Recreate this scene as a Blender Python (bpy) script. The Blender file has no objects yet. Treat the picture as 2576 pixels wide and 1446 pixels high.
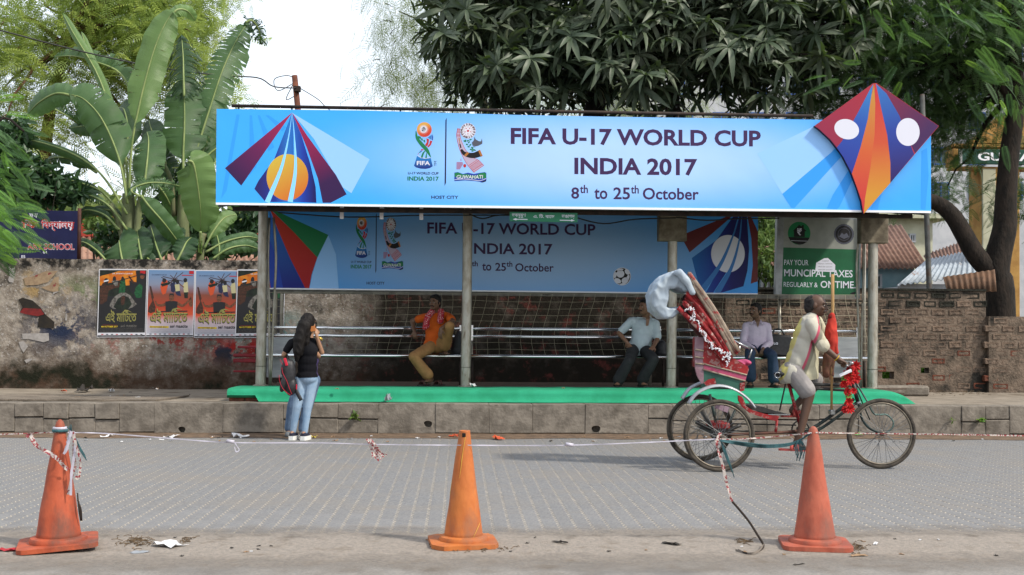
import bpy, bmesh, math, random
import numpy as np
from mathutils import Vector, Matrix, noise as mnoise
from mathutils.geometry import tessellate_polygon

# ------------------------------------------------------------------ camera, sky, sun, exposure
sc = bpy.context.scene
COL = sc.collection
PI = math.pi
R = math.radians
CAM_H, YAW, PITCH, ROLL, LENS, SHIFT_U = 1.32, 2.7, 1.2, 0.38, 40.0, 53.0
FU = LENS / 36.0 * 2576.0                       # focal length in units of a 2576 px wide picture
cam_d = bpy.data.cameras.new('camera'); cam = bpy.data.objects.new('camera', cam_d); COL.objects.link(cam)
cam_rot = Matrix.Rotation(R(-YAW), 3, 'Z') @ Matrix.Rotation(R(90 + PITCH), 3, 'X') @ Matrix.Rotation(R(ROLL), 3, 'Z')
cam.matrix_world = Matrix.Translation((0, 0, CAM_H)) @ cam_rot.to_4x4()
cam_d.lens = LENS; cam_d.sensor_width = 36.0; cam_d.shift_y = SHIFT_U / 2576.0
cam_d.clip_end = 2000.0; cam_d.clip_start = 0.05
sc.camera = cam

SUN_EL, SUN_AZ = 46.0, 122.0                    # azimuth clockwise from +Y
world = bpy.data.worlds.new('World'); sc.world = world; world.use_nodes = True
wn = world.node_tree; bg = wn.nodes['Background']
sky = wn.nodes.new('ShaderNodeTexSky'); sky.sky_type = 'NISHITA'; sky.sun_disc = False
sky.sun_elevation = R(SUN_EL); sky.sun_rotation = R(SUN_AZ)
sky.air_density = 1.0; sky.dust_density = 2.0; sky.ozone_density = 0.6
haze_mix = wn.nodes.new('ShaderNodeMixRGB'); haze_mix.inputs[0].default_value = 0.55; haze_mix.inputs[2].default_value = (9.0, 9.3, 9.6, 1)   # thin even cloud over the blue
wn.links.new(sky.outputs[0], haze_mix.inputs[1]); wn.links.new(haze_mix.outputs[0], bg.inputs[0]); bg.inputs[1].default_value = 0.115
sun_d = bpy.data.lights.new('sun', 'SUN'); sun = bpy.data.objects.new('sun', sun_d); COL.objects.link(sun)
sun_d.energy = 2.6; sun_d.angle = R(4.5); sun_d.color = (1.0, 0.93, 0.82)
sdir = Vector((math.sin(R(SUN_AZ)) * math.cos(R(SUN_EL)), math.cos(R(SUN_AZ)) * math.cos(R(SUN_EL)), math.sin(R(SUN_EL))))
sun.rotation_euler = sdir.to_track_quat('Z', 'Y').to_euler(); sun.location = (12, -10, 20)
sc.view_settings.view_transform = 'Standard'; sc.view_settings.look = 'None'
sc.view_settings.exposure = 0.76; sc.view_settings.gamma = 1.0; sc.view_settings.use_curve_mapping = False
sc.render.engine = 'CYCLES'
sc.cycles.use_denoising = True; sc.cycles.max_bounces = 6; sc.cycles.transparent_max_bounces = 8
sc.cycles.sample_clamp_indirect = 4.0; sc.cycles.caustics_reflective = False; sc.cycles.caustics_refractive = False

# ------------------------------------------------------------------ picture position -> direction; distance comes from the plane the thing stands on
CP = Vector((0, 0, CAM_H))
def ray(u, v):
    return cam_rot @ Vector(((u - 1288) / FU, -(v - 723.25) / FU + SHIFT_U / FU, -1.0))
def az(u, v, z=0.0):
    d = ray(u, v); return CP + d * ((z - CAM_H) / d.z)
def ay(u, v, Y):
    d = ray(u, v); return CP + d * (Y / d.y)
def upm(Y): return FU / Y                       # picture units per metre at depth Y

random.seed(7); rng = np.random.default_rng(7)
# ------------------------------------------------------------------ materials
MATS = {}
def nd(nt, t, **kw):
    n = nt.nodes.new(t)
    for k, v in kw.items(): setattr(n, k, v)
    return n
def mat(name, c, c2=None, scale=6.0, rough=0.8, bump=0.0, bscale=60.0, metal=0.0, spec=0.3, trans=0.0, c3=None,
        scale3=1.2, lo=0.4, hi=0.62, lo3=0.55, hi3=0.7, coat=0.0, rand=0.0, stretch=None, tcol=None):
    """noise-varied principled surface: c / c2 mixed by a fine noise, c3 by a coarse one; trans = share of light let through"""
    if name in MATS: return MATS[name]
    m = bpy.data.materials.new(name); m.use_nodes = True; nt = m.node_tree
    p = nt.nodes['Principled BSDF']; out = nt.nodes['Material Output']
    p.inputs['Roughness'].default_value = rough; p.inputs['Metallic'].default_value = metal
    p.inputs['Specular IOR Level'].default_value = spec; p.inputs['Coat Weight'].default_value = coat
    tc = nd(nt, 'ShaderNodeTexCoord'); vec = tc.outputs['Object']
    if stretch:
        mp = nd(nt, 'ShaderNodeMapping'); mp.inputs['Scale'].default_value = stretch
        nt.links.new(vec, mp.inputs['Vector']); vec = mp.outputs[0]
    col = None
    if c2 is not None:
        n1 = nd(nt, 'ShaderNodeTexNoise'); n1.inputs['Scale'].default_value = scale; n1.inputs['Detail'].default_value = 6; n1.inputs['Roughness'].default_value = .62
        nt.links.new(vec, n1.inputs['Vector'])
        r1 = nd(nt, 'ShaderNodeValToRGB'); r1.color_ramp.elements[0].position = lo; r1.color_ramp.elements[1].position = hi
        r1.color_ramp.elements[0].color = (*c, 1); r1.color_ramp.elements[1].color = (*c2, 1)
        nt.links.new(n1.outputs[0], r1.inputs[0]); col = r1.outputs[0]
        if c3 is not None:
            n3 = nd(nt, 'ShaderNodeTexNoise'); n3.inputs['Scale'].default_value = scale3; n3.inputs['Detail'].default_value = 7; n3.inputs['Roughness'].default_value = .65
            nt.links.new(vec, n3.inputs['Vector'])
            mr = nd(nt, 'ShaderNodeMapRange'); mr.inputs[1].default_value = lo3; mr.inputs[2].default_value = hi3
            nt.links.new(n3.outputs[0], mr.inputs[0])
            mx = nd(nt, 'ShaderNodeMixRGB'); nt.links.new(mr.outputs[0], mx.inputs[0]); nt.links.new(col, mx.inputs[1]); mx.inputs[2].default_value = (*c3, 1)
            col = mx.outputs[0]
    if rand > 0:
        oi = nd(nt, 'ShaderNodeObjectInfo'); mr = nd(nt, 'ShaderNodeMapRange'); mr.inputs[3].default_value = 1 - rand; mr.inputs[4].default_value = 1 + rand
        nt.links.new(oi.outputs['Random'], mr.inputs[0])
        mx = nd(nt, 'ShaderNodeMixRGB', blend_type='MULTIPLY'); mx.inputs[0].default_value = 1
        if col: nt.links.new(col, mx.inputs[1])
        else: mx.inputs[1].default_value = (*c, 1)
        nt.links.new(mr.outputs[0], mx.inputs[2]); col = mx.outputs[0]
    if col: nt.links.new(col, p.inputs['Base Color'])
    else: p.inputs['Base Color'].default_value = (*c, 1)
    m.diffuse_color = (*c, 1)
    if bump > 0:
        nb = nd(nt, 'ShaderNodeTexNoise'); nb.inputs['Scale'].default_value = bscale; nb.inputs['Detail'].default_value = 5
        nt.links.new(vec, nb.inputs['Vector'])
        b = nd(nt, 'ShaderNodeBump'); b.inputs['Strength'].default_value = bump; b.inputs['Distance'].default_value = .02
        nt.links.new(nb.outputs[0], b.inputs['Height']); nt.links.new(b.outputs[0], p.inputs['Normal'])
    if trans > 0:
        t = nd(nt, 'ShaderNodeBsdfTranslucent'); ms = nd(nt, 'ShaderNodeMixShader'); ms.inputs[0].default_value = trans
        if tcol is not None: t.inputs[0].default_value = (*tcol, 1)
        elif col: nt.links.new(col, t.inputs[0])
        else: t.inputs[0].default_value = (*c, 1)
        nt.links.new(p.outputs[0], ms.inputs[1]); nt.links.new(t.outputs[0], ms.inputs[2]); nt.links.new(ms.outputs[0], out.inputs[0])
    MATS[name] = m
    return m
def gradmat(name, stops, a, b, rough=0.55, spec=0.25):
    """printed gradient between two points of the object (a at the first stop, b at the last)"""
    if name in MATS: return MATS[name]
    m = bpy.data.materials.new(name); m.use_nodes = True; nt = m.node_tree; p = nt.nodes['Principled BSDF']
    p.inputs['Roughness'].default_value = rough; p.inputs['Specular IOR Level'].default_value = spec
    tc = nd(nt, 'ShaderNodeTexCoord'); d = Vector(b) - Vector(a)
    sb = nd(nt, 'ShaderNodeVectorMath', operation='SUBTRACT'); sb.inputs[1].default_value = a
    dt = nd(nt, 'ShaderNodeVectorMath', operation='DOT_PRODUCT'); dt.inputs[1].default_value = d / d.length_squared
    rp = nd(nt, 'ShaderNodeValToRGB')
    nt.links.new(tc.outputs['Object'], sb.inputs[0]); nt.links.new(sb.outputs[0], dt.inputs[0]); nt.links.new(dt.outputs['Value'], rp.inputs[0]); nt.links.new(rp.outputs[0], p.inputs['Base Color'])
    el = rp.color_ramp.elements
    el[0].position = stops[0][0]; el[0].color = (*stops[0][1], 1); el[1].position = stops[-1][0]; el[1].color = (*stops[-1][1], 1)
    for s, c in stops[1:-1]:
        e = el.new(s); e.color = (*c, 1)
    MATS[name] = m; return m
def S(r, g, b):                                 # 8-bit picture colour -> surface colour (the picture shows it brighter)
    f = lambda x: (x / 255 / 12.92) if x / 255 <= .04045 else ((x / 255 + .055) / 1.055) ** 2.4
    return (f(r) * .6, f(g) * .6, f(b) * .6)

# ------------------------------------------------------------------ objects
ROOT = {}                                       # object name -> origin of the thing it belongs to
def props(o, label=None, cat=None, group=None, kind=None):
    if label: o['label'] = label
    if cat: o['category'] = cat
    if group: o['group'] = group
    if kind: o['kind'] = kind
    return o
def thing(name, label, cat, loc=(0, 0, 0), group=None):
    o = bpy.data.objects.new(name, None); COL.objects.link(o); o.location = loc; o.empty_display_size = .1
    ROOT[o.name] = Vector(loc); return props(o, label, cat, group)
def link(name, me, mats, parent=None, loc=None):
    """link a mesh whose vertices are world positions"""
    o = bpy.data.objects.new(name, me); COL.objects.link(o)
    if mats is not None and not me.materials:
        for m in (mats if isinstance(mats, (list, tuple)) else [mats]): me.materials.append(m)
    if parent is not None:
        L = ROOT[parent.name]; o.parent = parent; ROOT[o.name] = L
        if L.length > 0: me.transform(Matrix.Translation(-L))
    else:
        L = Vector(loc) if loc is not None else Vector((0, 0, 0)); ROOT[o.name] = L; o.location = L
        if L.length > 0: me.transform(Matrix.Translation(-L))
    return o

class MB:
    def __init__(s): s.v = []; s.f = []; s.m = []
    def add(s, vs, fs, m=0):
        n = len(s.v); s.v += [tuple(p) for p in vs]; s.f += [tuple(i + n for i in f) for f in fs]; s.m += [m] * len(fs); return s
    def box(s, c, d, rot=None, m=0, bev=0.0):
        c = Vector(c); h = [x / 2 for x in d]; rot = rot or Matrix.Identity(3)
        if bev <= 0:
            vs = [c + rot @ Vector((x * h[0], y * h[1], z * h[2])) for z in (-1, 1) for y in (-1, 1) for x in (-1, 1)]
            return s.add(vs, [(0, 2, 3, 1), (4, 5, 7, 6), (0, 1, 5, 4), (2, 6, 7, 3), (0, 4, 6, 2), (1, 3, 7, 5)], m)
        b = min(bev, *[x * .49 for x in h]); vs = []; idx = {}
        for sx in (-1, 1):
            for sy in (-1, 1):
                for sz in (-1, 1):
                    for a in range(3):
                        q = [sx * (h[0] - b), sy * (h[1] - b), sz * (h[2] - b)]; q[a] += (sx, sy, sz)[a] * b
                        idx[(sx, sy, sz, a)] = len(vs); vs.append(c + rot @ Vector(q))
        fs = []
        for a in range(3):
            o1, o2 = [k for k in range(3) if k != a]
            for sg in (-1, 1):
                q = []
                for (p1, p2) in ((-1, -1), (1, -1), (1, 1), (-1, 1)):
                    t = [0, 0, 0]; t[a] = sg; t[o1] = p1; t[o2] = p2; q.append(idx[(*t, a)])
                fs.append(tuple(q if (sg > 0) ^ (a == 1) else q[::-1]))
            for p1 in (-1, 1):
                for p2 in (-1, 1):
                    q = []
                    for sg, ax in ((-1, o1), (1, o1), (1, o2), (-1, o2)):
                        t = [0, 0, 0]; t[a] = sg; t[o1] = p1; t[o2] = p2; q.append(idx[(*t, ax)])
                    fs.append(tuple(q))
        for sx in (-1, 1):
            for sy in (-1, 1):
                for sz in (-1, 1): fs.append(tuple(idx[(sx, sy, sz, a)] for a in range(3)))
        return s.add(vs, fs, m)
    def tube(s, pts, r, n=8, m=0, caps=True, flat=1.0, up=None):
        pts = [Vector(p) for p in pts]; k = len(pts); rs = r if isinstance(r, (list, tuple)) else [r] * k
        T = []
        for i in range(k):
            a = pts[max(i - 1, 0)]; b = pts[min(i + 1, k - 1)]; t = b - a
            T.append(t.normalized() if t.length > 1e-9 else Vector((0, 0, 1)))
        u = Vector(up) if up else (Vector((0, 0, 1)) if abs(T[0].z) < .9 else Vector((1, 0, 0)))
        vs = []
        for i in range(k):
            a = u - T[i] * u.dot(T[i])
            if a.length < 1e-6: a = T[i].orthogonal()
            a.normalize(); b = T[i].cross(a); u = a
            for j in range(n):
                an = 2 * PI * j / n; vs.append(pts[i] + (a * math.cos(an) * flat + b * math.sin(an)) * rs[i])
        fs = [(i * n + j, i * n + (j + 1) % n, (i + 1) * n + (j + 1) % n, (i + 1) * n + j) for i in range(k - 1) for j in range(n)]
        if caps: fs += [tuple(range(n))[::-1], tuple((k - 1) * n + j for j in range(n))]
        return s.add(vs, fs, m)
    def ring(s, c, axis, rad, r, n=40, k=8, m=0, a0=0, a1=2 * PI, flat=1.0):
        axis = Vector(axis).normalized(); x = axis.orthogonal().normalized()
        if abs(axis.y) > .5: x = Vector((1, 0, 0)) - axis * axis.x; x.normalize()
        y = axis.cross(x); c = Vector(c); full = abs(a1 - a0 - 2 * PI) < 1e-6; vs = []
        for i in range(n if full else n + 1):
            a = a0 + (a1 - a0) * i / n; d = x * math.cos(a) + y * math.sin(a)
            for j in range(k):
                b = 2 * PI * j / k; vs.append(c + d * (rad + r * math.cos(b)) + axis * (r * math.sin(b) * flat))
        N = n if full else n + 1
        fs = [(i * k + j, i * k + (j + 1) % k, ((i + 1) % N) * k + (j + 1) % k, ((i + 1) % N) * k + j) for i in range(n) for j in range(k)]
        if not full: fs += [tuple(range(k))[::-1], tuple(n * k + j for j in range(k))]
        return s.add(vs, fs, m)
    def lathe(s, c, prof, n=28, m=0, rot=None, caps=True):
        c = Vector(c); rot = rot or Matrix.Identity(3); k = len(prof)
        vs = [c + rot @ Vector((r * math.cos(2 * PI * j / n), r * math.sin(2 * PI * j / n), z)) for r, z in prof for j in range(n)]
        fs = [(i * n + j, i * n + (j + 1) % n, (i + 1) * n + (j + 1) % n, (i + 1) * n + j) for i in range(k - 1) for j in range(n)]
        if caps: fs += [tuple(range(n))[::-1], tuple((k - 1) * n + j for j in range(n))]
        return s.add(vs, fs, m)
    def ball(s, c, r, n=12, k=8, m=0, rot=None):
        rr = Vector(r if isinstance(r, (list, tuple)) else (r, r, r)); rot = rot or Matrix.Identity(3); c = Vector(c)
        vs = [c + rot @ Vector((rr.x * math.sin(PI * i / k) * math.cos(2 * PI * j / n), rr.y * math.sin(PI * i / k) * math.sin(2 * PI * j / n), rr.z * math.cos(PI * i / k))) for i in range(1, k) for j in range(n)]
        vs += [c + rot @ Vector((0, 0, rr.z)), c + rot @ Vector((0, 0, -rr.z))]; a = (k - 1) * n
        fs = [(i * n + j, (i + 1) * n + j, (i + 1) * n + (j + 1) % n, i * n + (j + 1) % n) for i in range(k - 2) for j in range(n)]
        fs += [(a, j, (j + 1) % n) for j in range(n)] + [(a + 1, (k - 2) * n + (j + 1) % n, (k - 2) * n + j) for j in range(n)]
        return s.add(vs, fs, m)
    def poly(s, pts, m=0):
        pts = [Vector(p) for p in pts]
        return s.add(pts, [tuple(t) for t in tessellate_polygon([pts])], m)
    def prism(s, pts, d, m=0, ms=None):
        """closed solid: outline pts pushed along d"""
        pts = [Vector(p) for p in pts]; d = Vector(d); n = len(pts); tr = [tuple(t) for t in tessellate_polygon([pts])]
        s.add(pts + [p + d for p in pts], tr + [tuple(i + n for i in t[::-1]) for t in tr], m)
        s.f += [tuple(q + len(s.v) - 2 * n for q in (i, (i + 1) % n, (i + 1) % n + n, i + n)) for i in range(n)]; s.m += [m if ms is None else ms] * n
        return s
    def mesh(s, name='m', smooth=False, fix=True):
        me = bpy.data.meshes.new(name); me.from_pydata(s.v, [], s.f); me.polygons.foreach_set('material_index', s.m)
        if fix:
            bm = bmesh.new(); bm.from_mesh(me); bmesh.ops.recalc_face_normals(bm, faces=bm.faces); bm.to_mesh(me); bm.free()
        if smooth: me.polygons.foreach_set('use_smooth', [True] * len(me.polygons))
        me.update(); return me
    def build(s, name, mats, parent=None, smooth=False, loc=None, fix=True, auto=None):
        me = s.mesh(name, smooth or auto is not None, fix)
        o = link(name, me, mats, parent, loc)
        if auto is not None: me.set_sharp_from_angle(angle=R(auto))
        return o
def npmesh(name, V, Fq, mats, parent=None, smooth=False, midx=None, uv=None, loc=None):
    """fast mesh from arrays: V (n,3), Fq (m,k) all faces of the same size"""
    me = bpy.data.meshes.new(name); n, k = Fq.shape
    me.vertices.add(len(V)); me.vertices.foreach_set('co', np.asarray(V, np.float32).ravel())
    me.loops.add(n * k); me.loops.foreach_set('vertex_index', Fq.astype(np.int32).ravel())
    me.polygons.add(n); me.polygons.foreach_set('loop_start', np.arange(0, n * k, k, dtype=np.int32))
    if midx is not None: me.polygons.foreach_set('material_index', np.asarray(midx, np.int32))
    me.polygons.foreach_set('use_smooth', np.full(n, bool(smooth)))
    if uv is not None:
        l = me.uv_layers.new(name='UVMap'); l.data.foreach_set('uv', np.asarray(uv, np.float32)[Fq.ravel()].ravel())
    me.update(calc_edges=True); me.validate()
    return link(name, me, mats, parent, loc)
def spline(pts, n):
    """Catmull-Rom through pts, n samples"""
    P = [Vector(p) for p in pts]
    if len(P) == 2: return [P[0].lerp(P[1], i / (n - 1)) for i in range(n)]
    P = [P[0] * 2 - P[1]] + P + [P[-1] * 2 - P[-2]]; k = len(P) - 3; out = []
    for i in range(n):
        t = i / (n - 1) * k; j = min(int(t), k - 1); t -= j; a, b, c, d = P[j:j + 4]
        out.append(.5 * ((2 * b) + (c - a) * t + (2 * a - 5 * b + 4 * c - d) * t * t + (3 * b - a - 3 * c + d) * t ** 3))
    return out
# lettering: outlines of the built-in font turned into a flat mesh, stretched into a box
_TX = {}
def text_shape(body, bold=0.0, shear=0.0, bevel=0.0):
    key = (body, bold, shear, bevel)
    if key in _TX: return _TX[key]
    c = bpy.data.curves.new('t', 'FONT'); c.body = body; c.offset = bold; c.shear = shear; c.resolution_u = 3; c.bevel_depth = bevel; c.bevel_resolution = 0
    o = bpy.data.objects.new('t', c); COL.objects.link(o)
    dg = bpy.context.evaluated_depsgraph_get(); me = o.evaluated_get(dg).to_mesh()
    V = np.zeros(len(me.vertices) * 3, np.float32); me.vertices.foreach_get('co', V); V = V.reshape(-1, 3)
    Fs = [tuple(p.vertices) for p in me.polygons]
    if bevel > 0: Fs = [f for f in Fs]
    bpy.data.objects.remove(o, do_unlink=True); bpy.data.curves.remove(c)
    lo = V.min(0); hi = V.max(0); _TX[key] = (V, Fs, lo, hi); return _TX[key]
def text_into(mb, body, org, ex, ey, m=0, bold=0.0, shear=0.0, bevel=0.0, full=True):
    """org = lower left corner, ex / ey = vectors spanning the text's box"""
    V, Fs, lo, hi = text_shape(body, bold, shear, bevel); w = hi - lo; org = Vector(org); ex = Vector(ex); ey = Vector(ey)
    nz = ex.cross(ey).normalized() * ey.length * .06 if bevel > 0 else Vector((0, 0, 0))   # a hair of relief keeps the strokes' faces apart
    mb.add([org + ex * float((p[0] - lo[0]) / w[0]) + ey * float((p[1] - lo[1]) / w[1]) + nz * float(p[2]) for p in V], Fs, m)
# ================================================================== the setting
KERB_Y, PAVE_Z, PLAT_Z, WALL_Y = 14.75, 0.385, 0.55, 18.35
def struct(o): o['kind'] = 'structure'; return o
def sheet(name, x0, x1, y0, y1, z, m, nx=1, ny=1, wob=0.0, edge=0.0):
    V = []; 
    for j in range(ny + 1):
        for i in range(nx + 1):
            x = x0 + (x1 - x0) * i / nx; y = y0 + (y1 - y0) * j / ny
            if edge and j == ny: y += edge * mnoise.noise(Vector((x * 2.1, 3.3, 0))) + edge * .5 * mnoise.noise(Vector((x * 9, 1.3, 0)))
            if edge and j == 0: y += edge * mnoise.noise(Vector((x * 1.7, 8.3, 0)))
            V.append((x, y, z + wob * mnoise.noise(Vector((x * .8, y * .8, 1.7)))))
    Fq = np.array([(j * (nx + 1) + i, j * (nx + 1) + i + 1, (j + 1) * (nx + 1) + i + 1, (j + 1) * (nx + 1) + i) for j in range(ny) for i in range(nx)])
    return npmesh(name, np.array(V), Fq, m)
m_ground = mat('earth', S(120, 104, 84), S(92, 82, 66), scale=3, rough=.95, bump=.5, bscale=30)
m_sand = mat('joint_sand', S(222, 210, 190), S(178, 168, 152), scale=9, rough=.95, bump=.3, bscale=120)
m_road = mat('dusty_asphalt', S(148, 145, 141), S(176, 170, 162), scale=60, lo=.36, hi=.66, rough=.93, bump=.35, bscale=220, c3=S(128, 126, 124), scale3=.9, spec=.2)
m_dust = mat('trodden_dust', S(178, 167, 155), S(152, 144, 135), scale=45, rough=.95, bump=.5, bscale=90, c3=S(140, 128, 114), scale3=5)
def fade_edges(m, y0, y1, y2, y3):               # dust thins out towards both long edges of the strip
    nt = m.node_tree; tc = nd(nt, 'ShaderNodeTexCoord'); sp = nd(nt, 'ShaderNodeSeparateXYZ'); nt.links.new(tc.outputs['Object'], sp.inputs[0]); n = nd(nt, 'ShaderNodeTexNoise'); n.inputs['Scale'].default_value = 5; n.inputs['Detail'].default_value = 8; nt.links.new(tc.outputs['Object'], n.inputs['Vector'])
    o = nd(nt, 'ShaderNodeMath', operation='MULTIPLY_ADD'); o.inputs[1].default_value = .7; nt.links.new(n.outputs[0], o.inputs[0]); nt.links.new(sp.outputs['Y'], o.inputs[2]); f = []
    for a, b in ((y0, y1), (y3, y2)):
        r = nd(nt, 'ShaderNodeMapRange'); r.inputs[1].default_value = a + .35; r.inputs[2].default_value = b + .35; nt.links.new(o.outputs[0], r.inputs[0]); f.append(r.outputs[0])
    k = nd(nt, 'ShaderNodeMath', operation='MINIMUM'); nt.links.new(f[0], k.inputs[0]); nt.links.new(f[1], k.inputs[1]); t = nd(nt, 'ShaderNodeBsdfTransparent'); ms = nd(nt, 'ShaderNodeMixShader'); nt.links.new(k.outputs[0], ms.inputs[0]); nt.links.new(t.outputs[0], ms.inputs[1]); nt.links.new(nt.nodes['Principled BSDF'].outputs[0], ms.inputs[2]); nt.links.new(ms.outputs[0], nt.nodes['Material Output'].inputs[0])
fade_edges(m_dust, 6.15, 6.75, 7.25, 7.75)
m_dirt = mat('kerb_dirt', S(142, 118, 96), S(104, 88, 74), scale=8, rough=.95, bump=.6, bscale=60)
struct(sheet('ground', -400, 400, -200, 700, -.02, m_ground))
struct(sheet('road_bed', -40, 45, 5.5, KERB_Y + .2, 0.0, m_road))
struct(sheet('road', -40, 45, -25, 7.44, 0.0115, m_road, 60, 6, edge=.0))
struct(sheet('dust_strip', -14, 16, 5.9, 7.95, 0.0145, m_dust, 160, 4, edge=.10))
struct(sheet('gutter_dirt', -16, 18, 14.05, KERB_Y + .1, 0.010, m_dirt, 200, 4, edge=.16))

# road paving blocks: long sides zigzag, sand showing in the joints
m_pav = mat('grey_paver', S(124, 125, 128), S(164, 163, 161), scale=70, lo=.36, hi=.66, rough=.88, bump=.25, bscale=240, c3=S(154, 147, 138), scale3=1.1, lo3=.45, hi3=.8, spec=.25)
m_pav1 = mat('grey_paver_single', S(132, 133, 136), S(162, 160, 157), scale=70, lo=.36, hi=.66, rough=.88, bump=.25, bscale=240, rand=.06, spec=.25)
PW, PL, GAP = .1125, .225, .0052
def paver_outline(dx=0.0):
    hw = PW / 2 - GAP; hl = PL / 2 - GAP * .15; n = 6; a = .011; pts = []
    for i in range(n + 1): pts.append((hw + (a if i % 2 else -a), -hl + 2 * hl * i / n))
    for i in range(n + 1): pts.append((-hw + (a if i % 2 == 1 else -a), hl - 2 * hl * i / n))
    return np.array(pts)
PO = paver_outline(); NP_ = len(PO)
def paver_verts():
    top = np.c_[PO * [.975, .985], np.full(NP_, .0035)]; bot = np.c_[PO, np.full(NP_, .0)]; mid = np.c_[PO, np.full(NP_, .0015)]
    return np.vstack([top, mid, bot])
PV = paver_verts()
PF_side = np.array([(k * NP_ + i, k * NP_ + (i + 1) % NP_, (k + 1) * NP_ + (i + 1) % NP_, (k + 1) * NP_ + i) for k in (0,) for i in range(NP_)])
PF_top = np.array([(i, i + 1, NP_ - 2 - i, NP_ - 1 - i) for i in range(NP_ // 2 - 1)])
PF = np.vstack([PF_side, PF_top])
pv_pos = []
Y0P, Y1P = 7.42, 14.2
for i in range(int(21 / PW)):
    x = -9.6 + i * PW
    for j in range(int((Y1P - Y0P) / PL) + 1):
        y = Y0P + (j + (1 / 3 if i % 2 else 0)) * PL
        if y > Y1P: continue
        if abs(x - y * math.tan(R(YAW))) > y * .47 + 2.6: continue
        pv_pos.append((x, y))
pv_pos = np.array(pv_pos)
view_x = np.abs(pv_pos[:, 0] - pv_pos[:, 1] * math.tan(R(YAW))) / pv_pos[:, 1]
order = np.argsort(np.where(view_x < .45, pv_pos[:, 1], 99)); near = order[:300]; far = order[300:]
road_pav = sheet('paved_road', -9.8, 11.6, 7.3, 14.3, 0.0048, m_sand); struct(road_pav)
tilt = lambda n: rng.normal(0, .002, (n, 2))
def paver_far():
    n = len(far); V = np.repeat(PV[None], n, 0).copy(); t = tilt(n)
    V[:, :, 2] += .003 + V[:, :, 0] * t[:, :1] + V[:, :, 1] * t[:, 1:] + rng.normal(0, .00022, (n, 1))
    V[:, :, :2] += pv_pos[far][:, None, :]
    Fq = (PF[None] + (np.arange(n) * len(PV))[:, None, None]).reshape(-1, 4)
    o = npmesh('paving_blocks', V.reshape(-1, 3), Fq, m_pav); o.parent = road_pav; o['kind'] = 'stuff'
paver_far()
me0 = None
for k in near:
    if me0 is None:
        o = npmesh('paving_block', PV, PF, m_pav1); me0 = o.data
    else:
        o = bpy.data.objects.new('paving_block', me0); COL.objects.link(o)
    o.parent = road_pav; t = rng.normal(0, .002, 2)
    o.location = (pv_pos[k][0], pv_pos[k][1], .003 + rng.normal(0, .00022)); o.rotation_euler = (t[0], t[1], 0)

# kerb and footpath
m_conc = mat('kerb_concrete', S(158, 149, 137), S(126, 118, 108), scale=7, rough=.93, bump=.45, bscale=24, c3=S(98, 90, 80), scale3=2.2, lo3=.56, hi3=.74)
m_conc2 = mat('footpath_concrete', S(172, 160, 144), S(146, 135, 120), scale=3, rough=.94, bump=.4, bscale=50, c3=S(104, 88, 70), scale3=1.4)
m_hole = mat('drain_dark', (.012, .011, .01), rough=1)
pavement = struct(sheet('pavement', -16, 18, KERB_Y + .26, WALL_Y + .05, PAVE_Z, m_conc2, 120, 14, wob=.012))
kerb = MB().box((1, KERB_Y + .235, PAVE_Z / 2 - .01), (34, .25, PAVE_Z - .04)).build('kerb', m_conc); struct(kerb)
def holed_front(x0, x1, y, z0, z1, hx, hz, hr):
    bm = bmesh.new(); e = []
    def loop(p):
        vs = [bm.verts.new(q) for q in p]; return [bm.edges.new((vs[i], vs[(i + 1) % len(vs)])) for i in range(len(vs))]
    e += loop([(x0, y, z0), (x1, y, z0), (x1, y, z1), (x0, y, z1)])
    circ = [(hx + hr * math.cos(a) * (1 + .1 * math.sin(3 * a)), y, hz + hr * math.sin(a) * (.9 + .1 * math.cos(2 * a))) for a in [2 * PI * i / 14 for i in range(14)]]
    e += loop(circ); bmesh.ops.triangle_fill(bm, use_beauty=True, edges=e)
    me = bpy.data.meshes.new('t'); bm.to_mesh(me); bm.free()
    mb = MB(); mb.add([v.co for v in me.vertices], [tuple(p.vertices) for p in me.polygons])
    n = 14; mb.add(circ + [(a, y + .16, c) for a, b, c in circ], [(i, (i + 1) % n, (i + 1) % n + n, i + n) for i in range(n)])
    mb.add([(a, y + .158, c) for a, b, c in circ], [tuple(range(n))], 1)
    mb.add([(x0, y, z0), (x0, y + .2, z0), (x0, y + .2, z1), (x0, y, z1)], [(0, 1, 2, 3)]).add([(x1, y, z0), (x1, y + .2, z0), (x1, y + .2, z1), (x1, y, z1)], [(0, 1, 2, 3)])
    mb.add([(x0, y, z1), (x1, y, z1), (x1, y + .3, z1), (x0, y + .3, z1)], [(0, 1, 2, 3)])
    return mb
def kx(u): return az(u, 1092).x if False else ay(u, 1050, KERB_Y).x
slabs = [(-90, 37), (300, 388), (388, 560), (560, 712), (952, 1095), (1095, 1230), (1230, 1339), (1339, 1473), (1473, 1630), (2160, 2290), (2290, 2420), (2540, 2720)]
uppers = [(37, 109), (109, 173), (173, 238), (238, 300), (712, 778), (778, 850), (850, 952), (1630, 1693), (1693, 1800), (1800, 1930), (1930, 2060), (2060, 2160), (2420, 2480), (2480, 2540)]
holes = {388: (457, 1081, .045), 952: (1077, 1066, .052), 1473: (1500, 1080, .055), 1339: None}
def kerb_stone(mb, name='kerb_stone'):
    mb.v = [(x + .012 * mnoise.noise(Vector((x * 5, y * 3, z * 9))), y + .014 * mnoise.noise(Vector((x * 4, 7, z * 9))) * (y < KERB_Y + .1), z + (.010 * mnoise.noise(Vector((x * 6, 2, z * 3))) if z > .02 else 0)) for x, y, z in mb.v]
    return mb.build(name, [m_conc, m_hole], kerb)
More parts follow.
